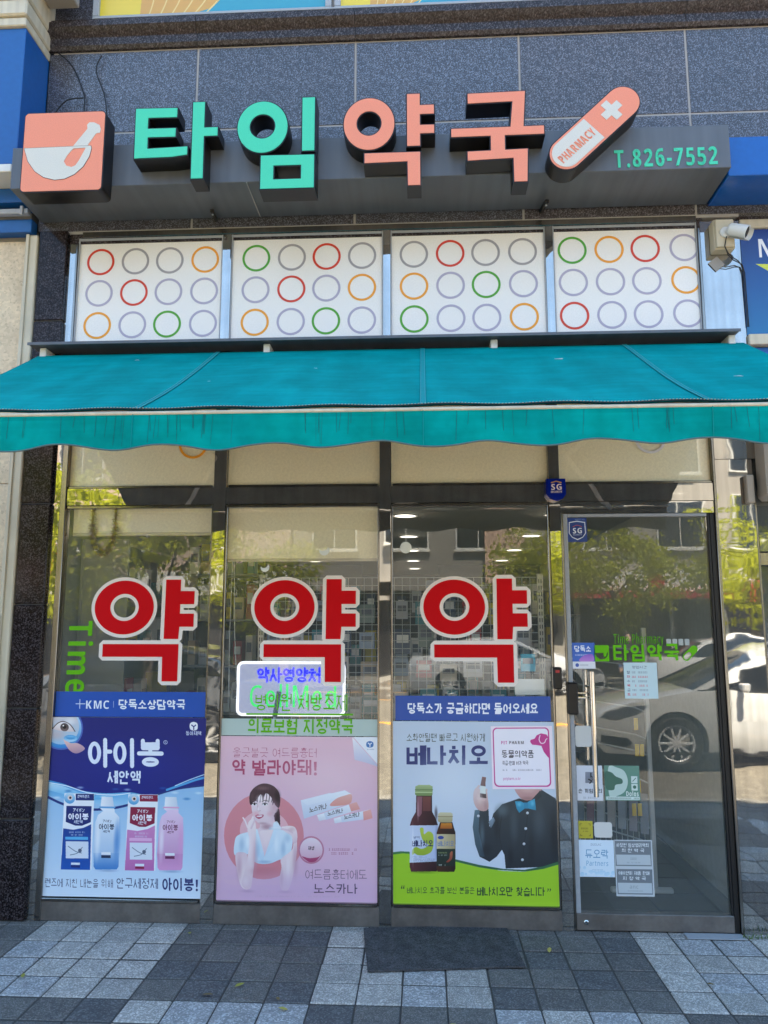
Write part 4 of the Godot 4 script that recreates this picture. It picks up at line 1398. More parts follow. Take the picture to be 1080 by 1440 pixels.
	# windows: kick rail, glass, transom, upper light
	for k in 3:
		var x0: float = bays[k][0]
		var x1: float = bays[k][1]
		var w := holder(b, "window")
		slab(w, "kick_rail", Vector3(x0 - 0.012, 0.0, -0.06), Vector3(x1 + 0.012, 0.104, 0.006), M.kick_steel, 0.003)
		slab(w, "sill_bead", Vector3(x0, 0.105, -0.04), Vector3(x1, 0.122, 0.012), M.frame_steel, 0.003)
		slab(w, "pane", Vector3(x0 - 0.01, 0.108, -0.028), Vector3(x1 + 0.01, 2.357, -0.020), M.glass, 0.0)
		slab(w, "top_bead", Vector3(x0, 2.340, -0.045), Vector3(x1, 2.357, -0.004), M.frame_steel, 0.002)
	for k in 4:
		var x0: float = (bays + [[0.812, 1.684]])[k][0]
		var x1: float = (bays + [[0.812, 1.684]])[k][1]
		var w := holder(b, "transom_light")
		slab(w, "transom", Vector3(x0 - 0.012, 2.360, -0.055), Vector3(x1 + 0.012, 2.462, 0.001), M.mirror_steel, 0.003)
		slab(w, "bead", Vector3(x0, 2.464, -0.045), Vector3(x1, 2.478, -0.006), M.frame_steel, 0.002)
		slab(w, "pane", Vector3(x0 - 0.01, 2.466, -0.028), Vector3(x1 + 0.01, 3.355, -0.020), M.glass, 0.0)
		slab(w, "film", Vector3(x0 - 0.01, 2.466, -0.040), Vector3(x1 + 0.01, 3.355, -0.032), M.blind, 0.0)
	slab(front, "mid_rail", Vector3(-2.166, 3.357, -0.05), Vector3(1.683, 3.392, 0.0), M.frame_steel, 0.002)
	slab(front, "head_rail", Vector3(-2.166, 4.092, -0.05), Vector3(1.683, 4.13, 0.006), M.frame_steel, 0.002)
	var rc := {"r": mat("ring_red", Color(0.80, 0.22, 0.10), 0.4), "o": mat("ring_orange", Color(0.90, 0.60, 0.10), 0.4), "g": mat("ring_green", Color(0.30, 0.62, 0.14), 0.4), "x": mat("ring_grey", Color(0.60, 0.59, 0.60), 0.4), "l": mat("ring_lilac", Color(0.66, 0.64, 0.72), 0.4)}
	var rows := ["rxxo,lrll,olgl", "gxrx,lrlo,olgl", "xrxx,olgl,gllo", "gorl,lllo,rlll"]
	var cx := [[-2.045, -1.82, -1.598, -1.37], [-1.043, -0.817, -0.597, -0.374], [-0.05, 0.176, 0.395, 0.623], [0.927, 1.152, 1.371, 1.606]]
	var px := [[-2.189, -1.2555], [-1.1995, -0.2415], [-0.1955, 0.7615], [0.8085, 1.683]]
	var ringm := prism([ellipse(Vector2.ZERO, 0.089, 0.089, 48)], [ellipse(Vector2.ZERO, 0.0745, 0.0745, 48)], 0.0, 0.0012)
	for k in 4:
		var w := holder(b, "upper_panel")
		slab(w, "film", Vector3(px[k][0], 3.394, -0.03), Vector3(px[k][1], 4.09, -0.012), M.film, 0.0)
		slab(w, "frame", Vector3(px[k][0] + 0.009, 4.072, -0.012), Vector3(px[k][1] - 0.009, 4.089, -0.002), M.alu_paint, 0.001)
		for e in [[px[k][0], px[k][0] + 0.008], [px[k][1] - 0.008, px[k][1]]]: slab(w, "frame", Vector3(e[0], 3.394, -0.012), Vector3(e[1], 4.09, 0.0), M.alu_paint, 0.001)
		var rs: PackedStringArray = rows[k].split(",")
		for r in 3:
			for c in 4: part(w, "ring", ringm, rc[rs[r][c]], Vector3(cx[k][c], [3.932, 3.722, 3.508][r], -0.0118))
	var lights := b.find_children("transom_light*", "Node3D", true, false)
	part(lights[0], "ring", ringm, rc.o, Vector3(-1.405, 2.735, -0.0195))
	part(lights[3], "ring", ringm, mat("ring_pale", Color(0.80, 0.79, 0.79), 0.4), Vector3(1.345, 2.735, -0.0195))
	build_door(b)

func build_door(b: Node3D):
	var d := holder(b, "glass_door")
	slab(d, "head_rail", Vector3(0.80, 2.288, -0.045), Vector3(1.682, 2.356, -0.002), M.mirror_steel, 0.002)
	slab(d, "stile", Vector3(0.800, 0.0, -0.045), Vector3(0.812, 2.286, 0.004), M.frame_steel, 0.002)
	slab(d, "stile", Vector3(0.813, 0.092, -0.04), Vector3(0.838, 2.286, 0.0), M.alu_paint, 0.002)
	slab(d, "stile", Vector3(1.640, 0.092, -0.04), Vector3(1.652, 2.286, -0.002), M.dark_metal, 0.002)
	slab(d, "jamb", Vector3(1.654, 0.0, -0.055), Vector3(1.683, 2.286, -0.004), M.dark_metal, 0.002)
	slab(d, "top_rail", Vector3(0.839, 2.268, -0.035), Vector3(1.639, 2.286, -0.004), M.alu_paint, 0.002)
	slab(d, "pane", Vector3(0.839, 0.094, -0.026), Vector3(1.639, 2.267, -0.016), M.glass, 0.0)
	slab(d, "bottom_rail", Vector3(0.813, 0.006, -0.045), Vector3(1.652, 0.092, 0.004), M.kick_steel, 0.003)
	part(d, "lock_cylinder", lathe([Vector2(0.0, 0.0), Vector2(0.013, 0.0), Vector2(0.013, 0.006), Vector2(0.009, 0.009), Vector2(0.0, 0.009)], 20), M.chrome, Vector3(0.862, 0.048, 0.004), Vector3(PI / 2, 0, 0))
	# a pair of long bar handles, one on each face
	for z in [0.075, -0.115]:
		var h := part(d, "bar_handle", tube([Vector3(0.928, 0.715, z), Vector3(0.928, 1.385, z)], 0.014, 14), M.chrome)
		for y in [0.80, 1.295]:
			part(h, "standoff", tube([Vector3(0.928, y, -0.026 if z < 0 else -0.016), Vector3(0.928, y, z)], 0.009, 10), M.chrome)
	for z in [0.02]:
		var lk := slab(d, "door_lock", Vector3(0.800, 1.145, 0.004), Vector3(0.858, 1.322, 0.034), M.bronze, 0.008)
		part(lk, "lever", cbox(Vector3(0.07, 0.012, 0.012), 0.003), M.chrome, Vector3(0.062, 0.03, 0.0))
		part(lk, "lever", cbox(Vector3(0.07, 0.012, 0.012), 0.003), M.chrome, Vector3(0.062, 0.005, 0.0))

# ---------------------------------------------------------------- what stands to either side
func build_neighbours():
	var l := thing("limestone_building", "beige limestone shop building with blue sign band, left of the pharmacy", "building")
	slab(l, "wall_core", Vector3(-9, -0.2, -9), Vector3(-2.53, 7.4, -0.03), M.mortar, 0.0)
	for k in 4:
		slab(l, "stone_slab", Vector3(-5.33 + 0.7 * k, 3.2, -0.028), Vector3(-5.33 + 0.7 * k + 0.695, 4.08, 0.0), M.limestone, 0.002)
		slab(l, "stone_slab", Vector3(-5.33 + 0.7 * k, 2.50, -0.028), Vector3(-5.33 + 0.7 * k + 0.695, 3.196, 0.0), M.limestone, 0.002)
		slab(l, "stone_slab", Vector3(-5.33 + 0.7 * k, 1.80, -0.028), Vector3(-5.33 + 0.7 * k + 0.695, 2.496, 0.0), M.limestone, 0.002)
	slab(l, "ledge", Vector3(-4.6, 1.765, -0.028), Vector3(-2.53, 1.797, 0.012), M.cream_trim, 0.002)
	var lw := holder(l, "window")
	slab(lw, "frame", Vector3(-4.4, 0.04, -0.028), Vector3(-2.53, 1.762, -0.012), plain("1d2740", 0.3), 0.002)
	for k in 9: slab(lw, "slat", Vector3(-4.4, 0.06 + 0.19 * k, -0.011), Vector3(-2.535, 0.06 + 0.19 * k + 0.18, 0.0), plain("232c45", 0.35), 0.004)
	# corner post
	slab(l, "corner_post", Vector3(-2.502, 0.0, -0.02), Vector3(-2.438, 4.10, 0.045), M.cream_trim, 0.006)
	slab(l, "post_rib", Vector3(-2.51, 0.0, 0.046), Vector3(-2.488, 4.10, 0.056), M.cream_trim, 0.003)
	# blue sign band and its cornice
	slab(l, "sign_band", Vector3(-6, 4.425, 0.0), Vector3(-2.468, 5.35, 0.30), M.blue_panel, 0.004)
	slab(l, "band_foot", Vector3(-6, 4.37, 0.0), Vector3(-2.49, 4.422, 0.31), M.white_plastic, 0.004)
	slab(l, "band_underside", Vector3(-6, 4.27, 0.0), Vector3(-2.49, 4.365, 0.14), M.blue_panel, 0.004)
	slab(l, "lamp_rail", Vector3(-6, 4.205, 0.08), Vector3(-2.475, 4.24, 0.12), M.alu_paint, 0.004)
	slab(l, "rail_bracket", Vector3(-2.52, 4.19, 0.121), Vector3(-2.50, 4.25, 0.135), M.alu_paint, 0.003)
	slab(l, "band_base", Vector3(-6, 4.105, 0.0), Vector3(-2.47, 4.195, 0.07), M.blue_panel, 0.004)
	slab(l, "cornice", Vector3(-6, 5.352, 0.0), Vector3(-2.462, 5.41, 0.32), M.cream_trim, 0.006)
	slab(l, "cornice", Vector3(-6, 5.413, 0.0), Vector3(-2.452, 5.52, 0.34), M.cream_trim, 0.01)
	slab(l, "cornice", Vector3(-6, 5.523, 0.0), Vector3(-2.442, 5.95, 0.36), M.cream_trim, 0.012)
	slab(l, "eaves", Vector3(-2.44, 5.66, 0.09), Vector3(-2.24, 6.3, 0.30), plain("8d8a86", 0.7), 0.006)
	slab(l, "roof", Vector3(-9, 7.4, -9), Vector3(-2.48, 7.6, 0.05), M.mortar, 0.0)
	var hk := thing("pull_handle", "cream plastic-tipped pull rod hanging on the beige left wall", "handle", Vector3(-2.47, 0.95, 0.06))
	part(hk, "rod", tube([Vector3(-0.03, 0.75, 0), Vector3(-0.02, 0.22, 0.0), Vector3(0.005, 0.15, 0.01), Vector3(0.02, 0.08, 0.012), Vector3(0.02, -0.02, 0.012)], 0.005, 8), M.white_plastic)
	part(hk, "grip", tube([Vector3(0.02, 0.05, 0.012), Vector3(0.016, -0.10, 0.012)], 0.012, 10), M.white_plastic)

	var r := thing("blue_sign_shop", "neighbouring shop with bright blue sign band, right of the steel pier", "building")
	slab(r, "wall_core", Vector3(1.90, -0.2, -9), Vector3(9, 7.4, -0.3), M.mortar, 0.0)
	slab(r, "roof", Vector3(2.61, 7.4, -9), Vector3(9, 7.6, 0.05), M.mortar, 0.0)
	slab(r, "upper_wall", Vector3(2.605, 4.72, -0.29), Vector3(9, 7.4, 0.0), M.granite, 0.002)
	slab(r, "sign_band", Vector3(1.757, 4.188, 0.005), Vector3(6, 4.43, 0.33), M.blue_bright, 0.004)
	slab(r, "lintel", Vector3(1.94, 4.10, -0.25), Vector3(6, 4.18, -0.002), M.granite_cornice, 0.002)
	# picture panel above: blue with a white letter and a yellow-green arrow shape
	slab(r, "head_rail", Vector3(1.94, 4.04, -0.05), Vector3(4.2, 4.095, 0.01), M.cream_trim, 0.003)
	var cv := Canvas.new(800, 640, Color("#1a3a86"), [0, 0, 800, 0, 800, 640, 0, 640])
	cv.rect(0, 0, 800, 640, Color("#16327c"), Color("#1a6ca0"))
	put(cv, "N", 90, 40, 190, 180, Color("#e4e6ea"), 0.1)
	cv.shape([80, 212, 420, 226, 420, 420], Color("#c8d038"), Color("#8aa838"))
	part(r, "picture_panel", print_board(0.80, 0.675, 0.01, print_mat("blue_picture", cv, 0.25), M.blue_panel), null, Vector3(2.345, 3.70, -0.02))
	slab(r, "sill", Vector3(1.94, 3.29, -0.05), Vector3(4.2, 3.355, 0.03), M.cream_trim, 0.003)
	slab(r, "panel_below", Vector3(1.94, 2.9, -0.05), Vector3(4.2, 3.285, -0.01), M.blue_bright, 0.002)
	slab(r, "post", Vector3(1.914, 0.0, -0.06), Vector3(1.926, 2.35, 0.0), M.frame_steel, 0.003)
	slab(r, "conduit_box", Vector3(1.855, 2.335, 0.006), Vector3(1.90, 2.50, 0.05), plain("a9a296", 0.6), 0.006)
	slab(r, "transom", Vector3(1.927, 2.06, -0.05), Vector3(4.2, 2.17, 0.0), M.mirror_steel, 0.003)
	slab(r, "transom", Vector3(1.927, 1.98, -0.045), Vector3(4.2, 2.055, -0.01), M.frame_steel, 0.003)
	slab(r, "pane", Vector3(1.927, 0.2, -0.03), Vector3(4.2, 1.975, -0.022), M.glass, 0.0)
	slab(r, "pane", Vector3(1.927, 2.175, -0.03), Vector3(4.2, 2.895, -0.022), M.glass, 0.0)
	slab(r, "kick_rail", Vector3(1.927, 0.0, -0.05), Vector3(4.2, 0.195, 0.0), M.kick_steel, 0.003)
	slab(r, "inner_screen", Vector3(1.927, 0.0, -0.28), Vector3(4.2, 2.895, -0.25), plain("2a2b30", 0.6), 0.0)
	var ac := thing("condenser_unit", "cream outdoor condenser unit with dark grille at right edge", "air conditioner", Vector3(1.905, 2.35, -0.02))
	slab(ac, "casing", Vector3(0.03, 0.0, 0.0), Vector3(0.85, 0.62, 0.16), plain("b9b6ae", 0.5), 0.02)
	slab(ac, "recess", Vector3(0.07, 0.04, 0.161), Vector3(0.80, 0.57, 0.165), plain("17181a", 0.7), 0.0)
	for k in 17: slab(ac, "fin", Vector3(0.07, 0.05 + 0.03 * k, 0.166), Vector3(0.80, 0.062 + 0.03 * k, 0.178), M.black_rubber, 0.002)
	for k in 22: slab(ac, "bar", Vector3(0.072 + 0.032 * k, 0.045, 0.1785), Vector3(0.080 + 0.032 * k, 0.565, 0.183), M.black_rubber, 0.001)

# ---------------------------------------------------------------- the fascia sign
func sign_letter(s: Node3D, outer: Array, holes: Array, face: Material, called := "letter") -> MeshInstance3D:
	var o := part(s, called, prism(outer, holes, 0.402, 0.526), M.bronze)
	var fo := []
	for p in outer:
		for q in Geometry2D.offset_polygon(p, -0.0065, Geometry2D.JOIN_MITER): fo.append(q)
	var fh := []
	for p in holes:
		var c := p as PackedVector2Array
		if Geometry2D.is_polygon_clockwise(c): c.reverse()
		for q in Geometry2D.offset_polygon(c, 0.0065, Geometry2D.JOIN_MITER): fh.append(q)
	part(o, "face", prism(fo, fh, 0.5255, 0.530), face)
	return o

func union(list: Array) -> Array:
	var acc: PackedVector2Array = list[0]
	for k in range(1, list.size()):
		var m := Geometry2D.merge_polygons(acc, list[k])
		acc = m[0]
	return [acc]

func ccw(p: PackedVector2Array) -> PackedVector2Array:
	if Geometry2D.is_polygon_clockwise(p): p.reverse()
	return p

func build_fascia_sign():
	var s := thing("fascia_sign", "grey box canopy sign with raised mint and salmon letters and phone number", "sign")
	slab(s, "canopy_box", Vector3(-2.435, 4.197, 0.012), Vector3(1.748, 4.462, 0.40), M.sign_grey, 0.003)
	slab(s, "panel_seam", Vector3(-1.02, 4.192, 0.02), Vector3(-1.015, 4.197, 0.399), M.mortar, 0.0)
	for x in [-1.29, 0.745]:
		var br := part(s, "bracket", cbox(Vector3(0.022, 0.022, 0.16), 0.003), M.dark_metal, Vector3(x, 4.165, 0.10), Vector3(0.15, 0.1, 0))
		part(br, "bolt", cbox(Vector3(0.012, 0.008, 0.012), 0.002), M.alu_paint, Vector3(0, -0.014, 0.05))
	var mint: Material = M.mint
	var salmon: Material = M.salmon
	# square panel with mortar and pestle
	var sq := sign_letter(s, [rounded(Vector2(-2.302, 4.092), Vector2(-1.818, 4.592), 0.028)], [], salmon, "mortar_panel")
	var drop := ccw(pts([-1.999, 4.356, -1.925, 4.358, -1.961, 4.280, -1.980, 4.250, -2.003, 4.240, -2.034, 4.250, -2.050, 4.277, -2.033, 4.313]))
	var bowl := ccw(pts([-2.289, 4.366, -1.897, 4.370, -1.892, 4.354, -1.902, 4.303, -1.934, 4.242, -1.983, 4.195, -2.039, 4.169, -2.097, 4.164, -2.162, 4.182, -2.217, 4.221, -2.262, 4.284]))
	part(sq, "mortar_bowl", prism([bowl], [drop], 0.530, 0.5325), M.sign_white)
	part(sq, "pestle", prism([ccw(pts([-2.000, 4.3715, -1.922, 4.477, -1.926, 4.502, -1.912, 4.517, -1.886, 4.516, -1.853, 4.498, -1.844, 4.474, -1.847, 4.449, -1.870, 4.446, -1.917, 4.3715]))], [], 0.530, 0.5325), M.sign_white)
	part(sq, "rim", prism([Geometry2D.offset_polygon(bowl, 0.002)[0]], [bowl], 0.530, 0.5318), M.bronze)
	# the name
	sign_letter(s, [ccw(pts([-1.649, 4.600, -1.394, 4.596, -1.394, 4.527, -1.563, 4.528, -1.563, 4.471, -1.399, 4.470, -1.399, 4.405, -1.561, 4.406, -1.560, 4.346, -1.327, 4.353, -1.327, 4.292, -1.419, 4.280, -1.646, 4.277]))], [], mint)
	sign_letter(s, [ccw(pts([-1.315, 4.628, -1.234, 4.628, -1.234, 4.467, -1.155, 4.467, -1.155, 4.403, -1.234, 4.403, -1.232, 4.142, -1.312, 4.142]))], [], mint)
	sign_letter(s, [ellipse(Vector2(-0.902, 4.452), 0.150, 0.165, 56)], [ellipse(Vector2(-0.902, 4.456), 0.068, 0.070, 40)], mint)
	sign_letter(s, [ccw(pts([-0.681, 4.633, -0.597, 4.633, -0.597, 4.292, -0.679, 4.292]))], [], mint)
	sign_letter(s, [ccw(pts([-0.913, 4.281, -0.597, 4.278, -0.597, 4.066, -0.913, 4.066]))], [ccw(pts([-0.828, 4.206, -0.682, 4.206, -0.682, 4.133, -0.828, 4.133]))], mint)
	sign_letter(s, [ellipse(Vector2(-0.293, 4.449), 0.150, 0.165, 56)], [ellipse(Vector2(-0.293, 4.452), 0.065, 0.070, 40)], salmon)
	sign_letter(s, [ccw(pts([-0.084, 4.632, 0.001, 4.632, 0.001, 4.561, 0.081, 4.561, 0.081, 4.494, 0.001, 4.494, 0.001, 4.438, 0.081, 4.438, 0.081, 4.375, 0.001, 4.375, 0.001, 4.300, -0.084, 4.300]))], [], salmon)
	sign_letter(s, [ccw(pts([-0.324, 4.274, 0.001, 4.274, 0.001, 4.062, -0.080, 4.062, -0.082, 4.207, -0.324, 4.203]))], [], salmon)
	var kuk := union([pts([0.259, 4.620, 0.594, 4.626, 0.579, 4.39, 0.494, 4.39, 0.509, 4.553, 0.259, 4.548]), pts([0.164, 4.407, 0.693, 4.410, 0.693, 4.348, 0.164, 4.345]), pts([0.384, 4.36, 0.474, 4.36, 0.474, 4.25, 0.384, 4.25]), pts([0.254, 4.265, 0.600, 4.272, 0.593, 4.065, 0.509, 4.065, 0.508, 4.208, 0.254, 4.199])])
	sign_letter(s, [ccw(kuk[0])], [], salmon)
	# capsule
	var c1 := Vector2(0.805, 4.228)
	var c2 := Vector2(1.127, 4.531)
	var ax := (c2 - c1).normalized()
	var side := Vector2(-ax.y, ax.x)
	var body := PackedVector2Array()
	var inner := PackedVector2Array()
	var a0 := side.angle()
	for k in 25:
		var a := a0 + PI * k / 24.0
		body.append(c1 + Vector2.from_angle(a) * 0.098)
		inner.append(c1 + Vector2.from_angle(a) * 0.080)
	for k in 25: body.append(c2 + Vector2.from_angle(a0 + PI + PI * k / 24.0) * 0.098)
	var mid := c1 + ax * 0.215
	inner.append(mid - side * 0.080)
	inner.append(mid + side * 0.080)
	var cap := sign_letter(s, [ccw(body)], [], salmon, "capsule")
	part(cap, "white_half", prism([ccw(inner)], [], 0.530, 0.5325), M.sign_white)
	var cr := Vector2(1.062, 4.482)
	var plus := []
	for v in [[-1, 0.36], [-0.36, 0.36], [-0.36, 1], [0.36, 1], [0.36, 0.36], [1, 0.36], [1, -0.36], [0.36, -0.36], [0.36, -1], [-0.36, -1], [-0.36, -0.36], [-1, -0.36]]: plus.append(cr + (ax * v[0] + side * v[1]) * 0.062)
	part(cap, "cross", prism([ccw(PackedVector2Array(plus))], [], 0.530, 0.5325), M.sign_white)
	var word := part(cap, "word", letter_film("PHARMACY", 0.062, 0.265, 0.1, false, true, 0.001), M.salmon)
	word.transform = Transform3D(Basis(Vector3(0, 0, 1), ax.angle()), Vector3(c1.x, c1.y, 0.5326) - Vector3(ax.x, ax.y, 0) * 0.060 - Vector3(side.x, side.y, 0) * 0.036)
	part(s, "phone_number", letter_film("T.826-7552", 0.132, 0.585, 0.1, false, true, 0.003), M.mint, Vector3(1.095, 4.208, 0.4002), Vector3(0, 0, 0.006))

# ---------------------------------------------------------------- the awning
func build_awning():
	var a := thing("awning", "teal fabric awning with scalloped valance across the shopfront", "awning")
	slab(a, "cover_plate", Vector3(-2.37, 3.310, 0.006), Vector3(1.82, 3.322, 0.20), M.sign_grey, 0.003)
	slab(a, "cover_lip", Vector3(-2.37, 3.304, 0.2005), Vector3(1.82, 3.322, 0.206), M.sign_grey, 0.002)
	slab(a, "back_rail", Vector3(-2.30, 3.20, 0.008), Vector3(1.78, 3.306, 0.03), M.dark_metal, 0.003)
	part(a, "roller", tube([Vector3(-2.28, 3.235, 0.10), Vector3(1.79, 3.235, 0.10)], 0.036, 14), M.alu_paint)
	for x in [-2.30, -0.93, 0.42, 1.79]:
		slab(a, "bracket", Vector3(x - 0.02, 3.19, 0.03), Vector3(x + 0.02, 3.306, 0.15), M.white_plastic, 0.004)
	# fabric: slight sag between roller and bar, slight ripple
	var nx := 72
	var nz := 14
	var x0 := -2.33
	var x1 := 1.86
	var p := func(u: float, v: float) -> Vector3:
		var x := lerpf(x0, x1, u)
		var z := lerpf(0.135, 1.395, v)
		var y := lerpf(3.262, 2.545, v) - sin(v * PI) * (0.024 + 0.010 * sin(x * 2.6 + 0.5)) + 0.005 * sin(x * 7.1 + 2.0 * v) * sin(v * PI) + 0.0035 * sin(x * 13.0 - v * 6.0) * sin(v * PI * 0.5)
		return Vector3(x, y, z)
	part(a, "canopy_cloth", sheet_mesh(p, nx, nz, 0.0012), M.teal_cloth)
	part(a, "canopy_shade_sheet", sheet_mesh(func(u: float, v: float) -> Vector3: return p.call(u, v) + Vector3(0, -0.003, -0.0015), nx, nz, 0.0008), M.cloth_back)  # added dark sheet, so the mirrored underside of the awning looks shaded
	for x in [-1.225, 0.0, 1.175]:
		var us: float = (x - x0) / (x1 - x0)
		var q := func(u: float, v: float) -> Vector3:
			var b: Vector3 = p.call(us + (u - 0.5) * 0.006, v * 0.996)
			return b + Vector3(0, 0.0035, 0.002)
		part(a, "seam", sheet_mesh(q, 2, nz, 0.001), M.teal_seam)
		for sx in [-0.0098, 0.0098]:
			var line := []
			for k in 16:
				var v := k / 15.0
				line.append(p.call(us + sx / (x1 - x0), v * 0.994) + Vector3(0, 0.005, 0.003))
			part(a, "stitching", tube(line, 0.0009, 5), plain("5aa3a4", 0.8))
	# bird droppings and pale scuffs on the cloth
	for d in [[0.735, 0.22, 0.022], [0.915, 0.60, 0.020], [0.955, 0.78, 0.012], [0.16, 0.12, 0.012], [0.42, 0.35, 0.008], [0.30, 0.55, 0.007]]:
		var du: float = d[0]
		var dv: float = d[1]
		var dr: float = d[2]
		part(a, "dropping", sheet_mesh(func(u: float, v: float) -> Vector3:
			var an := u * TAU
			var rr := v * dr * (1.0 + 0.35 * sin(an * 3.0 + du * 40.0))
			return p.call(du + cos(an) * rr / (x1 - x0), dv + sin(an) * rr * 0.5 / 1.45) + Vector3(0, 0.0016, 0.0008), 14, 2, 0.0005), plain("b9c4bc", 0.9))
	# front bar and the worn hem above it
	slab(a, "front_bar", Vector3(x0 - 0.01, 2.520, 1.385), Vector3(x1 + 0.01, 2.535, 1.412), M.cream_trim, 0.005)
	var hem := func(u: float, v: float) -> Vector3:
		var b: Vector3 = p.call(u, lerpf(0.981, 1.0, v))
		return b + Vector3(0, 0.004, 0.002)
	part(a, "hem", sheet_mesh(hem, 60, 2, 0.001), M.grime)
	var stitch := begin()
	for k in 300:
		var b: Vector3 = p.call((k + 0.5) / 300.0, 0.989)
		add_cbox(stitch, b + Vector3(0, 0.0065, 0.003), Vector3(0.006, 0.002, 0.004), 0.0)
	var so := part(a, "hem_stitches", stitch.commit(), plain("b8b4a0", 0.8))
	so.set_meta("kind", "stuff")
	# valance with scalloped edge and dark piping
	var edge := func(x: float) -> float:
		return 2.381 - 0.0135 * cos(TAU * (x + 1.748) / 0.448) - 0.003 * sin(x * 5.3)
	var val := func(u: float, v: float) -> Vector3:
		var x := lerpf(x0, x1, u)
		var bot: float = edge.call(x)
		return Vector3(x, lerpf(2.522, bot, v), 1.408 + 0.006 * sin(x * 14.8 + 0.6) * v + 0.004 * sin(x * 31.0) * v)
	part(a, "valance", sheet_mesh(val, 260, 6, 0.001), M.teal_cloth)
	part(a, "valance_shade_sheet", sheet_mesh(func(u: float, v: float) -> Vector3: return val.call(u, v * 0.985) + Vector3(0, 0, -0.0025), 260, 4, 0.0008), M.cloth_back)  # second added sheet, painting shade on the back of the valance
	var piping := []
	for k in 261: piping.append(val.call(k / 260.0, 1.0) + Vector3(0, -0.001, 0.0006))
	part(a, "piping", tube(piping, 0.0035, 6), plain("4c6468", 0.8))
	for x in [-1.225, 0.0, 1.175]:
		var u: float = (x - x0) / (x1 - x0)
		part(a, "valance_seam", tube([val.call(u, 0.0) + Vector3(0, 0, 0.002), val.call(u, 0.5) + Vector3(0, 0, 0.002), val.call(u, 0.97) + Vector3(0, 0, 0.002)], 0.002, 5), M.teal_seam)
	# fine dirt runs down the valance
	for k in 80:
		var u := rng.randf_range(0.02, 0.98)
		var v1 := rng.randf_range(0.35, 0.95)
		part(a, "dirt_run", tube([val.call(u, 0.02) + Vector3(0, 0, 0.0012), val.call(u + rng.randf_range(-0.002, 0.002), v1) + Vector3(0, 0, 0.0012)], rng.randf_range(0.0004, 0.0007), 4), plain("0b4c54", 0.9))
	# folding arms underneath
	for s in [-1, 1]:
		var bx: float = -0.235 + s * 1.75
		var el := Vector3(bx - s * 0.55, 2.78, 0.62)
		part(a, "folding_arm", tube([Vector3(bx, 3.16, 0.06), el], 0.018, 10), M.white_plastic)
		part(a, "folding_arm", tube([el, Vector3(bx - s * 0.1, 2.52, 1.37)], 0.016, 10), M.white_plastic)

func sheet_mesh(f: Callable, nu: int, nv: int, thick: float) -> ArrayMesh:
	var st := begin()
	var g := []
	for j in nv + 1:
		var row := []
		for i in nu + 1: row.append(f.call(float(i) / nu, float(j) / nv))
		g.append(row)
	var n := []
	for j in nv + 1:
		var row := []
		for i in nu + 1:
			var du: Vector3 = g[j][mini(i + 1, nu)] - g[j][maxi(i - 1, 0)]
			var dv: Vector3 = g[mini(j + 1, nv)][i] - g[maxi(j - 1, 0)][i]
			row.append(dv.cross(du).normalized())
		n.append(row)
	for side in [1.0, -1.0]:
		for j in nv:
			for i in nu:
				var c := []
				for e in [[i, j], [i + 1, j], [i + 1, j + 1], [i, j + 1]]:
					var nn: Vector3 = n[e[1]][e[0]]
					c.append([g[e[1]][e[0]] + (Vector3.ZERO if side > 0 else nn * -thick), nn * side])
				smooth_quad(st, c[0], c[1], c[2], c[3])
	return st.commit()

# ---------------------------------------------------------------- sheets, stickers and lettering on the glass
func sheet_thing(called: String, label: String, category: String, cv: Canvas, x0: float, y0: float, x1: float, y1: float, z: float, thick := 0.003, group := "", rough := 0.35) -> MeshInstance3D:
	var o := MeshInstance3D.new()
	o.name = numbered(self, called)
	o.mesh = print_board(x1 - x0, y1 - y0, thick, print_mat(called + "_print" + str(M.size()), cv, rough), M.white_plastic)
	add_child(o)
	o.position = Vector3((x0 + x1) / 2, (y0 + y1) / 2, z)
	tag(o, label, category, group)
	return o

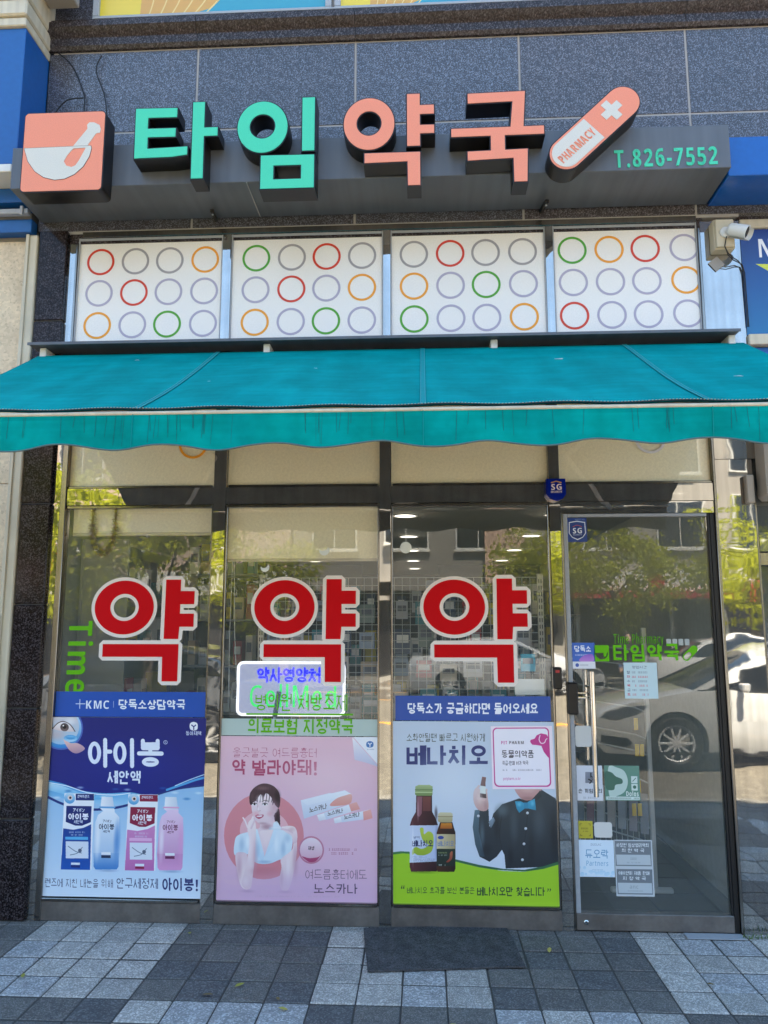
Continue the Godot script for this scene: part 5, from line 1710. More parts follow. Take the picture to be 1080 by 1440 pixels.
func build_glass_prints():
	sheet_thing("poster", "blue eyewash poster with bottles and cartons in the leftmost window", "poster", sheet_eyewash(), -2.181, 0.128, -1.258, 1.111, -0.006, 0.005)
	sheet_thing("poster", "pink scar gel poster with a woman in a white blouse, second window", "poster", sheet_scar_gel(), -1.181, 0.122, -0.266, 1.010, -0.014, 0.004)
	sheet_thing("poster", "white and lime digestive tonic poster with brown bottles beside the door", "poster", sheet_digestive(), -0.193, 0.122, 0.730, 1.100, -0.012, 0.004)
	sheet_thing("banner_strip", "blue strip with white lettering above the blue eyewash poster", "banner", sheet_blue_left(), -2.166, 1.113, -1.268, 1.256, -0.0165, 0.003)
	sheet_thing("banner_strip", "blue strip with white lettering above the digestive tonic poster", "banner", sheet_blue_right(), -0.171, 1.103, 0.710, 1.241, -0.0165, 0.003)
	var pet := MeshInstance3D.new()
	pet.name = "pet_notice"
	add_child(pet)
	pet.mesh = print_board(0.345, 0.342, 0.0015, print_mat("pet_print", sheet_pet()), M.white_plastic)
	pet.position = Vector3(0.543, 0.906, -0.0075)
	pet.rotation.z = 0.012
	tag(pet, "white square notice with magenta border and dog, stuck on the tonic poster", "notice")
	# the three great red letters
	for k in 3:
		var t := thing("red_letter", ["red Korean letter outlined in white on the leftmost window", "red Korean letter outlined in white above the pink poster", "red Korean letter outlined in white on the window beside the door"][k], "lettering", Vector3([0.0, 0.961, 1.957][k], 0, -0.0195), "large red letters on the windows")
		var stem := ccw(pts([-1.537, 1.910, -1.447, 1.910, -1.447, 1.842, -1.363, 1.842, -1.363, 1.764, -1.447, 1.764, -1.447, 1.709, -1.363, 1.709, -1.363, 1.632, -1.447, 1.632, -1.452, 1.561, -1.539, 1.561]))
		var kk := ccw(pts([-1.903, 1.531, -1.448, 1.531, -1.448, 1.316, -1.541, 1.316, -1.543, 1.457, -1.903, 1.457]))
		var o := ellipse(Vector2(-1.785, 1.746), 0.179, 0.159, 60)
		var hole := ellipse(Vector2(-1.783, 1.746), 0.086, 0.080, 48)
		var back := union([Geometry2D.offset_polygon(stem, 0.022, Geometry2D.JOIN_ROUND)[0], Geometry2D.offset_polygon(kk, 0.022, Geometry2D.JOIN_ROUND)[0]])
		part(t, "white_border", prism(back, [], 0.0, 0.0014), M.letter_white)
		part(t, "white_border", prism([Geometry2D.offset_polygon(o, 0.020)[0]], [ellipse(Vector2(-1.783, 1.746), 0.066, 0.060, 48)], 0.0, 0.0010), M.letter_white)
		part(t, "red_ring", prism([o], [hole], 0.0011, 0.0026), M.letter_red)
		part(t, "red_stroke", prism([stem], [], 0.0015, 0.0030), M.letter_red)
		part(t, "red_stroke", prism([kk], [], 0.0015, 0.0030), M.letter_red)
	# green lettering in the second window, the frosted strip under it
	var g := thing("green_lettering", "two lines of green Korean lettering with a rule, above the pink poster", "lettering", Vector3(0, 0, -0.0195))
	part(g, "upper_line", letter_film("병의원 처방조제", 0.10, 0.54, 0.08), M.leaf_green, Vector3(-0.985, 1.150, 0))
	slab(g, "rule", Vector3(-1.035, 1.128, 0.0), Vector3(-0.415, 1.138, 0.001), M.leaf_green, 0.0)
	part(g, "lower_line", letter_film("의료보험 지정약국", 0.088, 0.612, 0.12), M.leaf_green, Vector3(-1.023, 1.022, 0.0032))
	var fs := mat("frosted", Color(0.72, 0.79, 0.76), 0.5)
	var fr := part(self, "frosted_strip", cbox(Vector3(0.912, 0.094, 0.0025), 0.0008), fs, Vector3(-0.722, 1.060, -0.0182))
	tag(fr, "pale frosted strip behind green lettering, along the top of the pink poster", "window film")
	# the turned word at the left edge
	var tm := part(self, "turned_lettering", letter_film("Time", 0.175, 0.44, 0.1, false, true), M.leaf_green, Vector3(-2.122, 1.675, -0.0195), Vector3(0, 0, -PI / 2))
	tag(tm, "green word turned on its side at the left edge of the leftmost window", "lettering")
	# door stickers
	var dz := -0.0158
	sheet_thing("shield_sticker", "square blue security shield sticker at the top of the glass door", "sticker", sheet_shield(), 0.840, 2.122, 0.952, 2.264, dz, 0.001)
	sheet_thing("door_sticker", "blue and white sticker left of the green mortar sign on door", "sticker", sheet_small("sugar"), 0.842, 1.396, 0.970, 1.542, dz, 0.001)
	sheet_thing("hours_notice", "pale blue opening hours sheet below green lettering on the door", "notice", sheet_small("hours"), 1.128, 1.231, 1.314, 1.431, dz, 0.001)
	sheet_thing("door_sticker", "white pinch-warning sticker with hand mark, beside green dog sticker", "sticker", sheet_small("hand"), 0.842, 0.676, 0.984, 0.864, dz, 0.001)
	sheet_thing("door_sticker", "green sticker with dog's head on the door", "sticker", sheet_small("dog"), 0.995, 0.678, 1.188, 0.865, dz, 0.001)
	sheet_thing("door_sticker", "small yellow square sticker low on the door", "sticker", sheet_small("yellow"), 0.842, 0.476, 0.920, 0.568, dz, 0.001)
	sheet_thing("door_sticker", "pale blue partners sticker low on the door beside grey certificate", "sticker", sheet_small("partners"), 0.841, 0.275, 1.031, 0.468, dz, 0.001)
	var gr := sheet_thing("certificate_sticker", "grey double certificate sticker at the bottom of the door", "sticker", sheet_small("grey"), 1.034, 0.178, 1.240, 0.471, dz, 0.001)
	gr.rotation.z = 0.004
	var white := [["blank rounded white sticker beneath the door lock", 0.842, 0.965, 0.932, 1.080], ["blank rounded white sticker beside the small yellow one", 0.928, 0.481, 1.026, 0.562]]
	for w in white:
		var o := part(self, "white_sticker", prism([rounded(Vector2(w[1], w[2]), Vector2(w[3], w[4]), 0.014)], [], 0.0, 0.001), M.white_plastic, Vector3(0, 0, dz))
		tag(o, w[0], "sticker")
	# the shop's name in green on the door
	var n := thing("door_lettering", "green shop name with mortar and capsule marks on glass door", "lettering", Vector3(0, 0, dz))
	part(n, "small_line", letter_film("Time Pharmacy", 0.066, 0.285, 0.1, false, false), M.leaf_green, Vector3(1.076, 1.534, 0))
	part(n, "shop_name", letter_film("타임약국", 0.098, 0.372, 0.15), M.leaf_green, Vector3(1.074, 1.438, 0))
	part(n, "mortar_mark", prism([rounded(Vector2(0.965, 1.437), Vector2(1.050, 1.528), 0.006)], [ccw(pts([0.970, 1.484, 1.046, 1.486, 1.036, 1.462, 1.018, 1.450, 0.998, 1.448, 0.980, 1.462]))], 0.0, 0.001), M.leaf_green)
	part(n, "pestle_mark", prism([ccw(pts([1.016, 1.478, 1.036, 1.510, 1.044, 1.512, 1.047, 1.503, 1.030, 1.464, 1.020, 1.462]))], [], 0.0012, 0.002), M.leaf_green)
	var c1 := Vector2(1.482, 1.462)
	var c2 := Vector2(1.526, 1.506)
	var ax := (c2 - c1).normalized()
	var hull := stadium(c1, c2, 0.021)
	var ih := stadium(c1, c1 + ax * 0.020, 0.0145)
	part(n, "capsule_mark", prism([hull], [ih], 0.0, 0.001), M.leaf_green)
	for k in 4:
		var o := part(self, "card_mark", cbox(Vector3(0.026, 0.036, 0.001), 0.0003), plain("a9b0ac", 0.5), Vector3(1.388 + 0.034 * k, 1.546, dz))
		tag(o, "small pale square mark in the row right of the green name", "sticker", "row of small square marks on the door")
	# round pale spots on the upper glass, flat shapes added for half-hidden round globes
	for s in [["pale round spot high on the third window", -0.108, 2.095, 0.034], ["pale half-moon spot on the blind of second window", -0.592, 2.080, 0.030], ["thin pale crescent spot below the blind, second window", -0.945, 1.980, 0.026]]:
		var shp := ellipse(Vector2.ZERO, s[3], s[3], 28)
		if s[3] < 0.034:
			var cut := Geometry2D.clip_polygons(shp, ellipse(Vector2(-s[3] * 0.25, s[3] * 0.85), s[3] * 0.95, s[3] * 0.95, 28))
			shp = ccw(cut[0])
		var o := part(self, "moon_spot", prism([shp], [], 0.0, 0.0008), plain("dfe6e2", 0.4), Vector3(s[1], s[2], -0.0195))
		tag(o, s[0], "sticker")

# ---------------------------------------------------------------- fittings on the front
func build_small_fittings():
	# surveillance camera on its junction box
	var c := thing("security_camera", "white bullet security camera on cream junction box, upper right pier", "camera", Vector3(1.815, 3.965, 0.004))
	slab(c, "junction_box", Vector3(-0.062, -0.095, 0.0), Vector3(0.060, 0.095, 0.075), M.cream_plastic, 0.006)
	slab(c, "box_lid", Vector3(-0.055, -0.088, 0.0755), Vector3(0.053, 0.088, 0.092), M.cream_plastic, 0.005)
	part(c, "mount", lathe([Vector2(0, 0), Vector2(0.034, 0), Vector2(0.034, 0.008), Vector2(0.028, 0.012), Vector2(0, 0.012)], 24), M.white_plastic, Vector3(0.0, 0.0, 0.0925), Vector3(PI / 2, 0, 0))
	part(c, "knuckle", tube([Vector3(0.0, 0.0, 0.10), Vector3(0.012, 0.004, 0.13), Vector3(0.034, 0.006, 0.142)], 0.013, 12), M.white_plastic)
	var ax := Vector3(0.74, -0.46, 0.50).normalized()
	var body := part(c, "camera_body", lathe([Vector2(0, -0.050), Vector2(0.028, -0.050), Vector2(0.038, -0.038), Vector2(0.040, 0.055), Vector2(0.040, 0.066), Vector2(0.035, 0.066), Vector2(0.033, 0.058), Vector2(0.0, 0.058)], 32), M.white_plastic)
	var q := Basis(Quaternion(Vector3.UP, ax))
	body.transform = Transform3D(q, Vector3(0.048, -0.012, 0.138))
	part(body, "lens", lathe([Vector2(0, 0.0585), Vector2(0.032, 0.0585), Vector2(0.018, 0.061), Vector2(0.0, 0.062)], 24), M.black_rubber)
	part(body, "visor", sheet_mesh(func(u: float, v: float) -> Vector3:
		var a := lerpf(-0.7, 1.9, u)
		return Vector3(cos(a) * 0.0435, lerpf(-0.03, 0.082, v), -sin(a) * 0.0435), 12, 3, 0.002), M.white_plastic)
	for k in 2: part(c, "cable", tube([Vector3(0.0, -0.03, 0.105), Vector3(-0.012, -0.09, 0.10), Vector3(0.01, -0.125 - 0.015 * k, 0.085), Vector3(0.05, -0.145 - 0.015 * k, 0.06), Vector3(0.09, -0.15 - 0.01 * k, 0.03), Vector3(0.112 + 0.006 * k, -0.17, 0.016), Vector3(0.122 + 0.008 * k, -0.22, 0.012), Vector3(0.125 + 0.008 * k, -0.56, 0.010)], 0.0032, 7), M.black_rubber)
	part(c, "painted_reflection", cbox(Vector3(0.07, 0.07, 0.002), 0.0008), plain("8f8d8a", 0.6), Vector3(-0.03, -0.155, 0.006), Vector3(0, 0, PI / 4 - 0.1))  # grey diamond painted in for a reflection in the steel, no real plate
	# alarm sounder
	var s := thing("alarm_box", "blue shield-shaped alarm box with white lettering at the door head", "alarm", Vector3(0.770, 2.425, 0.005))
	var sh := ccw(pts([-0.055, 0.062, 0.055, 0.062, 0.057, -0.03, 0.036, -0.058, 0.0, -0.070, -0.036, -0.058, -0.057, -0.03]))
	part(s, "casing", prism([sh], [], 0.0, 0.045), mat("alarm_blue", Color(0.02, 0.12, 0.52), 0.15))
	part(s, "cover", prism([Geometry2D.offset_polygon(sh, -0.006)[0]], [], 0.045, 0.055), M.alarm_blue)
	part(s, "lettering", letter_film("SG", 0.042, 0.066, 0.1), M.letter_white, Vector3(-0.033, -0.008, 0.0552))
	part(s, "small_lettering", letter_film("SECURITY", 0.014, 0.066, 0.1), M.letter_white, Vector3(-0.033, -0.024, 0.0552))
	part(s, "arc", tube([Vector3(-0.03, 0.036, 0.056), Vector3(0, 0.045, 0.056), Vector3(0.03, 0.036, 0.056)], 0.003, 6), mat("arc_gold", Color(0.85, 0.62, 0.25), 0.4))
	# doormat, threshold plate
	var mm := part(self, "doormat", prism([ccw(pts([-0.345, -0.045, 0.40, 0.035, 0.435, 0.0, 0.475, -0.475, -0.285, -0.565]))], [], 0.0, 0.008, true), M.rubber_mat, Vector3(0, 0.0035, 0), Vector3(-PI / 2, 0, 0))
	tag(mm, "thin dark grey doormat lying crooked on the pavers before third window", "doormat")
	var pl := slab(self, "threshold_plate", Vector3(1.375, 0.0035, 0.012), Vector3(1.675, 0.0075, 0.088), M.alu_paint, 0.001)
	tag(pl, "small metal plate on the pavers at the foot of the door", "plate")
	# dead leaves on the pavers
	for k in 9:
		var px := [[-1.27, 0.16], [-0.62, 0.95], [-0.98, 0.84], [-0.86, 0.74], [0.62, 0.28], [1.3, 0.62], [-1.9, 0.7], [0.1, 1.05], [-0.66, 0.86]]
		var lf := part(self, "fallen_leaf", leaf_mesh(0.018 + 0.01 * rng.randf()), plain(["8c8a3a", "a69a4c", "6e5c36"][k % 3], 0.8), Vector3(px[k][0], 0.010, px[k][1]), Vector3(0.1, rng.randf() * TAU, rng.randf_range(-0.2, 0.2)))
		tag(lf, "small dry yellow-brown leaf lying on the pavers", "leaf", "dry leaves on the pavement")
	# weeds in the joint at the foot of the steel pier
	for k in 3:
		var wd := thing("weed_tuft", ["small green weed tuft at the foot of the steel pier", "tiny weed tuft right of the steel pier", "green weed sprig in the joint beside the door plate"][k], "weed", Vector3([1.80, 1.95, 1.70][k], 0.0, [0.055, 0.06, 0.06][k]))
		var st := begin()
		for j in 26:
			var a := rng.randf() * TAU
			var l := rng.randf_range(0.012, 0.035)
			var base := Vector3(rng.randf_range(-0.05, 0.05), 0, rng.randf_range(-0.012, 0.012))
			var tip := base + Vector3(cos(a) * l * 0.7, l, sin(a) * l * 0.5)
			var sd := Vector3(sin(a), 0, -cos(a)) * 0.004
			tri(st, base - sd * 0.4, base + sd * 0.4, (base + tip) / 2 + sd, Vector3(cos(a), 0.6, sin(a)).normalized())
			tri(st, base, (base + tip) / 2 + sd, tip, Vector3(cos(a), 0.6, sin(a)).normalized())
		part(wd, "blades", st.commit(), plain("5c7a2c", 0.8))
	# loose cables high at the left
	var paths := [[-2.40, 5.40, -2.30, 5.30, -2.22, 5.12, -2.20, 5.0, -2.215, 4.62], [-2.10, 5.36, -2.13, 5.25, -2.06, 5.05, -2.04, 4.85, -2.06, 4.74], [-2.20, 5.05, -2.32, 5.03, -2.40, 4.90, -2.38, 4.76, -2.30, 4.66]]
	for k in 3:
		var line := []
		var cur := Curve3D.new()
		for j in range(0, paths[k].size(), 2): cur.add_point(Vector3(paths[k][j], paths[k][j + 1], 0.02 + 0.01 * k))
		for j in 25:
			var t := float(j) / 24 * (cur.point_count - 1)
			var i := mini(int(t), cur.point_count - 2)
			var p0 := cur.get_point_position(maxi(i - 1, 0))
			var p3 := cur.get_point_position(mini(i + 2, cur.point_count - 1))
			line.append(cur.get_point_position(i).cubic_interpolate(cur.get_point_position(i + 1), p0, p3, t - i))
		var o := part(self, "loose_cable", tube(line, 0.004, 7), M.black_rubber)
		tag(o, ["black cable running down the granite behind the mortar panel", "short black cable dangling on the granite, right of the others", "black cable looping left over the granite above mortar panel"][k], "cable")

func leaf_mesh(s: float) -> ArrayMesh:
	var key := "leaf%.4f" % s
	if not mesh_cache.has(key):
		var st := begin()
		var o := [Vector3(-s, 0, 0), Vector3(-s * 0.3, s * 0.12, s * 0.42), Vector3(s * 0.4, s * 0.1, s * 0.36), Vector3(s, s * 0.05, 0), Vector3(s * 0.4, s * 0.1, -s * 0.36), Vector3(-s * 0.3, s * 0.12, -s * 0.42)]
		for k in range(1, 5): tri(st, o[0], o[k], o[k + 1], Vector3.UP)
		mesh_cache[key] = st.commit()
	return mesh_cache[key]

func stadium(c1: Vector2, c2: Vector2, r: float) -> PackedVector2Array:
	var o := PackedVector2Array()
	var a0 := (c2 - c1).angle()
	for k in 13: o.append(c1 + Vector2.from_angle(a0 + PI / 2 + PI * k / 12.0) * r)
	for k in 13: o.append(c2 + Vector2.from_angle(a0 - PI / 2 + PI * k / 12.0) * r)
	return o

# ---------------------------------------------------------------- inside the shop
func build_interior():
	# roller blind in the second window
	var bl := thing("roller_blind", "cream roller blind half lowered in the second window", "blind")
	slab(bl, "cloth", Vector3(-1.20, 2.035, -0.062), Vector3(-0.245, 2.50, -0.060), M.blind, 0.0)
	slab(bl, "bottom_bar", Vector3(-1.20, 2.018, -0.066), Vector3(-0.245, 2.036, -0.056), M.cream_plastic, 0.003)
	part(bl, "pull_cord", tube([Vector3(-1.15, 2.02, -0.055), Vector3(-1.155, 1.55, -0.055), Vector3(-1.15, 1.24, -0.055), Vector3(-1.13, 1.21, -0.055), Vector3(-1.10, 1.235, -0.055), Vector3(-1.125, 1.6, -0.055), Vector3(-1.14, 2.02, -0.055)], 0.0018, 5), M.white_plastic)
	var b1 := thing("roller_blind", "cream roller blind rolled nearly up in the leftmost window", "blind")
	slab(b1, "cloth", Vector3(-2.15, 2.20, -0.075), Vector3(-1.285, 2.50, -0.073), M.blind, 0.0)
	slab(b1, "bottom_bar", Vector3(-2.15, 2.18, -0.08), Vector3(-1.285, 2.20, -0.068), M.cream_plastic, 0.003)
	# lit sign in the second window
	var n := thing("neon_sign", "lit box sign with white border, blue and green script, second window", "neon sign", Vector3(-0.780, 1.272, -0.10))
	slab(n, "back_board", Vector3(-0.325, -0.145, -0.02), Vector3(0.305, 0.145, 0.0), glow("neon_board", Color(0.80, 0.84, 1.0), 0.07), 0.004)
	var edge := []
	for v in rounded(Vector2(-0.325, -0.15), Vector2(0.305, 0.15), 0.03): edge.append(Vector3(v.x, v.y, 0.010))
	edge.append(edge[0])
	part(n, "border_tube", tube(edge, 0.0085, 8), glow("neon_white", Color(0.95, 0.97, 1.0), 0.2))
	part(n, "blue_script", letter_film("약사영양처방", 0.086, 0.46, 0.15, true, true, 0.004), glow("neon_blue", Color(0.0, 0.03, 1.0), 0.24), Vector3(-0.215, 0.035, 0.004))
	part(n, "green_script", letter_film("CellMed", 0.155, 0.53, 0.1, true, false, 0.004), glow("neon_green", Color(0.05, 0.95, 0.42), 0.14), Vector3(-0.265, -0.115, 0.004))
	var nl := OmniLight3D.new()
	nl.name = "neon_sign_light"
	nl.light_color = Color(0.8, 0.9, 1.0)
	nl.light_energy = 0.007
	nl.omni_range = 6
	nl.shadow_enabled = true
	nl.light_size = 0.2
	add_child(nl)
	nl.position = Vector3(-0.780, 1.272, -0.07)
	var th := thing("wall_thermometer", "slim grey thermometer tag hanging before the lit sign", "thermometer", Vector3(-0.862, 1.185, -0.045))
	part(th, "tag_body", cbox(Vector3(0.028, 0.15, 0.006), 0.003), plain("4c5a68", 0.5), Vector3.ZERO, Vector3(0, 0, -0.16))
	part(th, "tip", cbox(Vector3(0.012, 0.07, 0.005), 0.002), plain("b8c0c4", 0.5), Vector3(-0.018, -0.105, 0), Vector3(0, 0, -0.16))
	# gold tinsel garland hanging in the first window
	var tw := thing("tinsel_garland", "gold tinsel garland hanging in a loop in the leftmost window", "garland", Vector3(-1.950, 2.345, -0.052))
	var core := []
	for k in 25:
		var a := PI * k / 24.0
		core.append(Vector3(-cos(a) * 0.072, -pow(sin(a), 0.55) * 0.27, 0.0))
	part(tw, "cord", tube(core, 0.006, 6), plain("6e4a14", 0.6))
	var st := begin()
	for k in 4200:
		var c: Vector3 = core[rng.randi() % 25].lerp(core[mini(24, rng.randi() % 25)], 0.0)
		var i := rng.randi() % 24
		c = core[i].lerp(core[i + 1], rng.randf())
		var d := Vector3(rng.randfn(), rng.randfn(), rng.randfn()).normalized()
		var e := d.cross(Vector3(rng.randfn(), rng.randfn(), rng.randfn())).normalized() * 0.0012
		var f := c + d * rng.randf_range(0.022, 0.042)
		tri(st, c - e, c + e, f, d.cross(e).normalized())
	var ts := part(tw, "tinsel", st.commit(), mat("gold_tinsel", Color(0.46, 0.30, 0.06), 0.5, 0.2))
	ts.set_meta("kind", "stuff")

	# wire grids standing behind the second and third window
	for gk in 2:
		var x0: float = [-1.03, -0.24][gk]
		var x1: float = [-0.27, 0.72][gk]
		var g := thing("wire_grid", ["white wire display grid behind the second window", "white wire display grid behind the third window"][gk], "display rack", Vector3(0, 0, -0.36), "wire display grids in the windows")
		for x in [x0, x1]:
			slab(g, "slotted_post", Vector3(x - 0.018, 0.0, -0.012), Vector3(x + 0.018, 1.96, 0.012), M.cream_trim, 0.002)
			for k in 24:
				slab(g, "slot", Vector3(x - 0.010, 0.98 + 0.04 * k, 0.0122), Vector3(x - 0.004, 1.005 + 0.04 * k, 0.0128), M.black_rubber, 0.0)
				slab(g, "slot", Vector3(x + 0.004, 0.98 + 0.04 * k, 0.0122), Vector3(x + 0.010, 1.005 + 0.04 * k, 0.0128), M.black_rubber, 0.0)
		var nv := int((x1 - x0) / 0.05)
		for k in range(1, nv): part(g, "wire", tube([Vector3(x0 + 0.05 * k, 0.1, 0), Vector3(x0 + 0.05 * k, 1.94, 0)], 0.0019, 5), M.white_wire)
		for k in range(0, 23): part(g, "wire", tube([Vector3(x0, 0.86 + 0.049 * k, 0.004), Vector3(x1, 0.86 + 0.049 * k, 0.004)], 0.0019, 5), M.white_wire)
	# goods hung on the grids and standing behind them
	var tints := ["c9cdd0", "b7a48c", "b9bcc4", "8fa0b4", "cfc9bd", "2f7f88", "a33b46", "d8d9d6", "3a4a66", "c4b13c", "7f8f8a", "e0dfd8"]
	var kinds := ["white", "tan", "silver", "slate blue", "ivory", "teal", "crimson", "pale", "navy", "mustard", "sage", "off-white"]
	for k in 44:
		var col := k % 11
		var row := k / 11
		var x := -0.97 + 0.152 * col + (0.06 if col > 4 else 0.0) + rng.randf_range(-0.02, 0.02)
		var y := 1.74 - 0.19 * row + rng.randf_range(-0.03, 0.03)
		var tn := rng.randi() % 12
		if row == 3: tn = 5 if rng.randf() < 0.6 else tn
		carton(Vector3(x, y, -0.42 - 0.05 * (k % 3)), Vector3(rng.randf_range(0.07, 0.12), rng.randf_range(0.10, 0.16), 0.035), tints[tn], "%s hanging carton on the wire display grids" % kinds[tn], "cartons on the window grids")
	for k in 7:
		carton(Vector3(-0.62 + 0.085 * k, 1.12 + 0.04 * (k % 2), -0.55), Vector3(0.08, 0.13 + 0.08 * (k % 2), 0.06), ["1f7f88", "207a86", "dfe2e0", "1f8a92", "28808c", "c8ccd0", "23858e"][k], "%s bottle pack low behind the second window" % ["teal", "teal", "white", "teal", "teal", "white", "teal"][k], "packs low behind the grids")
	# card with a hanging tag, cyan
	carton(Vector3(0.60, 1.425, -0.10), Vector3(0.085, 0.10, 0.012), "39a8c4", "cyan hang tag in the third window", "")
	carton(Vector3(0.60, 1.29, -0.055), Vector3(0.17, 0.09, 0.003), "d6dbd8", "white blank card low in the third window by the lock", "")
	var lk := thing("window_lock", "dark lock body with red mark on the upright beside the door", "lock", Vector3(0.748, 1.345, 0.006))
	slab(lk, "body", Vector3(-0.024, -0.06, 0.0), Vector3(0.024, 0.06, 0.028), M.bronze, 0.006)
	slab(lk, "mark", Vector3(-0.012, 0.03, 0.0282), Vector3(0.010, 0.045, 0.030), plain("b02a30", 0.4), 0.001)
	# shelves along the left wall, seen through the first window
	for s in 2:
		var sh := thing("wall_shelf", ["white shelving along the left wall near the leftmost window", "white shelving farther back along the left wall"][s], "shelf", Vector3(-2.24, 0, -1.6 - 2.5 * s), "shelving along the left wall")
		slab(sh, "back_panel", Vector3(0, 0, -1.2), Vector3(0.02, 2.2, 1.2), M.shelf_white, 0.002)
		for e in [-1.2, 1.18]: slab(sh, "side_panel", Vector3(0.021, 0, e), Vector3(0.32, 2.2, e + 0.02), M.shelf_white, 0.002)
		for y in 6: slab(sh, "board", Vector3(0.021, 0.3 + 0.37 * y, -1.18), Vector3(0.32, 0.32 + 0.37 * y, 1.178), M.shelf_white, 0.002)
		for y in 5:
			for j in 9:
				if rng.randf() < 0.12: continue
				var h := rng.randf_range(0.14, 0.28)
				var tn := rng.randi() % 12
				carton(Vector3(-2.24 + 0.22, 0.322 + 0.37 * y + h / 2, -1.6 - 2.5 * s - 1.05 + 0.26 * j), Vector3(0.16, h, rng.randf_range(0.1, 0.2)), tints[tn], "%s packet on the left wall shelving" % kinds[tn], "packets on the left wall shelves")
	# tall shelf across the shop behind the first window, right half of that window
	var ts2 := thing("cross_shelf", "dark-backed shelf of goods standing across the shop behind leftmost window", "shelf", Vector3(-1.52, 0, -1.15))
	slab(ts2, "back_panel", Vector3(-0.22, 0, -0.2), Vector3(0.30, 2.25, -0.18), plain("2c2f30", 0.7), 0.002)
	for y in 6: slab(ts2, "board", Vector3(-0.22, 0.35 + 0.33 * y, -0.18), Vector3(0.30, 0.365 + 0.33 * y, 0.10), M.shelf_white, 0.002)
	for y in range(2, 6):
		for j in 6:
			var h := rng.randf_range(0.12, 0.26)
			var tn := rng.randi() % 12
			carton(Vector3(-1.70 + 0.085 * j, 0.366 + 0.33 * y + h / 2, -1.16), Vector3(rng.randf_range(0.05, 0.08), h, 0.12), tints[tn], "%s packet on the shelf behind the leftmost window" % kinds[tn], "packets behind the leftmost window")
	# free-standing shelving in the middle of the shop, behind the grids and opposite the door
	for s in 2:
		var gx: float = [-1.05, 0.35][s]
		var gw: float = [1.35, 1.0][s]
		var gz: float = [-1.55, -2.6][s]
		var go := thing("gondola_shelf", ["dark free-standing shelving behind the wire grids", "dark free-standing shelving deep behind the glass door"][s], "shelf", Vector3(gx, 0, gz))
		slab(go, "back_panel", Vector3(0, 0.012, -0.02), Vector3(gw, 1.85, 0.0), plain("33363a", 0.7), 0.002)
		for y in 5: slab(go, "board", Vector3(0, 0.2 + 0.38 * y, 0.001), Vector3(gw, 0.215 + 0.38 * y, 0.30), plain("6d7072", 0.5), 0.002)
		for y in range(1, 5):
			for j in int(gw / 0.115):
				var h := rng.randf_range(0.12, 0.27)
				var tn := rng.randi() % 12
				carton(Vector3(gx + 0.07 + 0.115 * j, 0.216 + 0.38 * y + h / 2, gz + 0.18), Vector3(rng.randf_range(0.06, 0.105), h, 0.1), tints[tn], "%s packet on the %s dark shelving" % [kinds[tn], ["nearer", "farther"][s]], ["packets on the nearer dark shelving", "packets on the farther dark shelving"][s])
	# counter and dispensary wall at the back
	var ct := thing("counter", "long white dispensing counter deep inside the shop", "counter", Vector3(-0.3, 0, -5.2))
	slab(ct, "front_panel", Vector3(-1.5, 0.08, -0.3), Vector3(1.2, 1.0, 0.3), M.shelf_white, 0.004)
	slab(ct, "worktop", Vector3(-1.55, 1.002, -0.34), Vector3(1.25, 1.04, 0.34), plain("5b4a3c", 0.3), 0.004)
	slab(ct, "plinth", Vector3(-1.45, 0.012, -0.26), Vector3(1.15, 0.08, 0.26), M.dark_metal, 0.0)
	var dw := thing("partition", "pale partition with dark opening behind the counter", "partition", Vector3(-0.3, 0, -6.6))
	slab(dw, "panel", Vector3(-1.9, 0.012, -0.05), Vector3(-0.6, 2.5, 0.05), plain("5a5c58", 0.8), 0.0)
	slab(dw, "panel", Vector3(0.5, 0.012, -0.05), Vector3(1.95, 2.5, 0.05), plain("5a5c58", 0.8), 0.0)
	# white magazine rack inside the door
	var rk := thing("brochure_rack", "white wire brochure rack with yellow tags inside the door", "rack", Vector3(1.40, 0.005, -0.62))
	slab(rk, "post", Vector3(0.0, 0.03, -0.014), Vector3(0.028, 1.62, 0.014), M.white_wire, 0.003)
	slab(rk, "foot", Vector3(-0.26, 0.0, -0.02), Vector3(0.12, 0.03, 0.02), M.white_wire, 0.006)
	for k in 5:
		var y := 0.28 + 0.27 * k
		part(rk, "tier_rail", tube([Vector3(0.0, y, 0.0), Vector3(-0.05, y + 0.02, -0.05), Vector3(-0.42, y + 0.05, -0.45)], 0.005, 6), M.white_wire)
		part(rk, "tier_rail", tube([Vector3(0.0, y + 0.10, 0.0), Vector3(-0.05, y + 0.12, -0.05), Vector3(-0.42, y + 0.15, -0.45)], 0.005, 6), M.white_wire)
	for k in 16: part(rk, "wire", tube([Vector3(-0.028 * k, 0.03 + 0.003 * k, -0.03 * k), Vector3(-0.028 * k, 0.55 + 0.003 * k, -0.03 * k)], 0.0022, 5), M.white_wire)
	for k in 7:
		var c := plain(["8c8f94", "a0979c", "9aa3ac", "b0a8a0", "c2c6c8", "8e5560", "7c8894"][k], 0.5)
		var o := part(self, "brochure", cbox(Vector3(0.05, 0.24, 0.008), 0.002), c, Vector3(1.37 - 0.055 * k, 0.47, -0.63 - 0.058 * k), Vector3(-0.1, -0.5, 0))
		tag(o, "%s brochure hanging on the white rack inside the door" % ["grey", "mauve", "blue-grey", "tan", "pale", "maroon", "slate"][k], "brochure", "brochures on the rack")
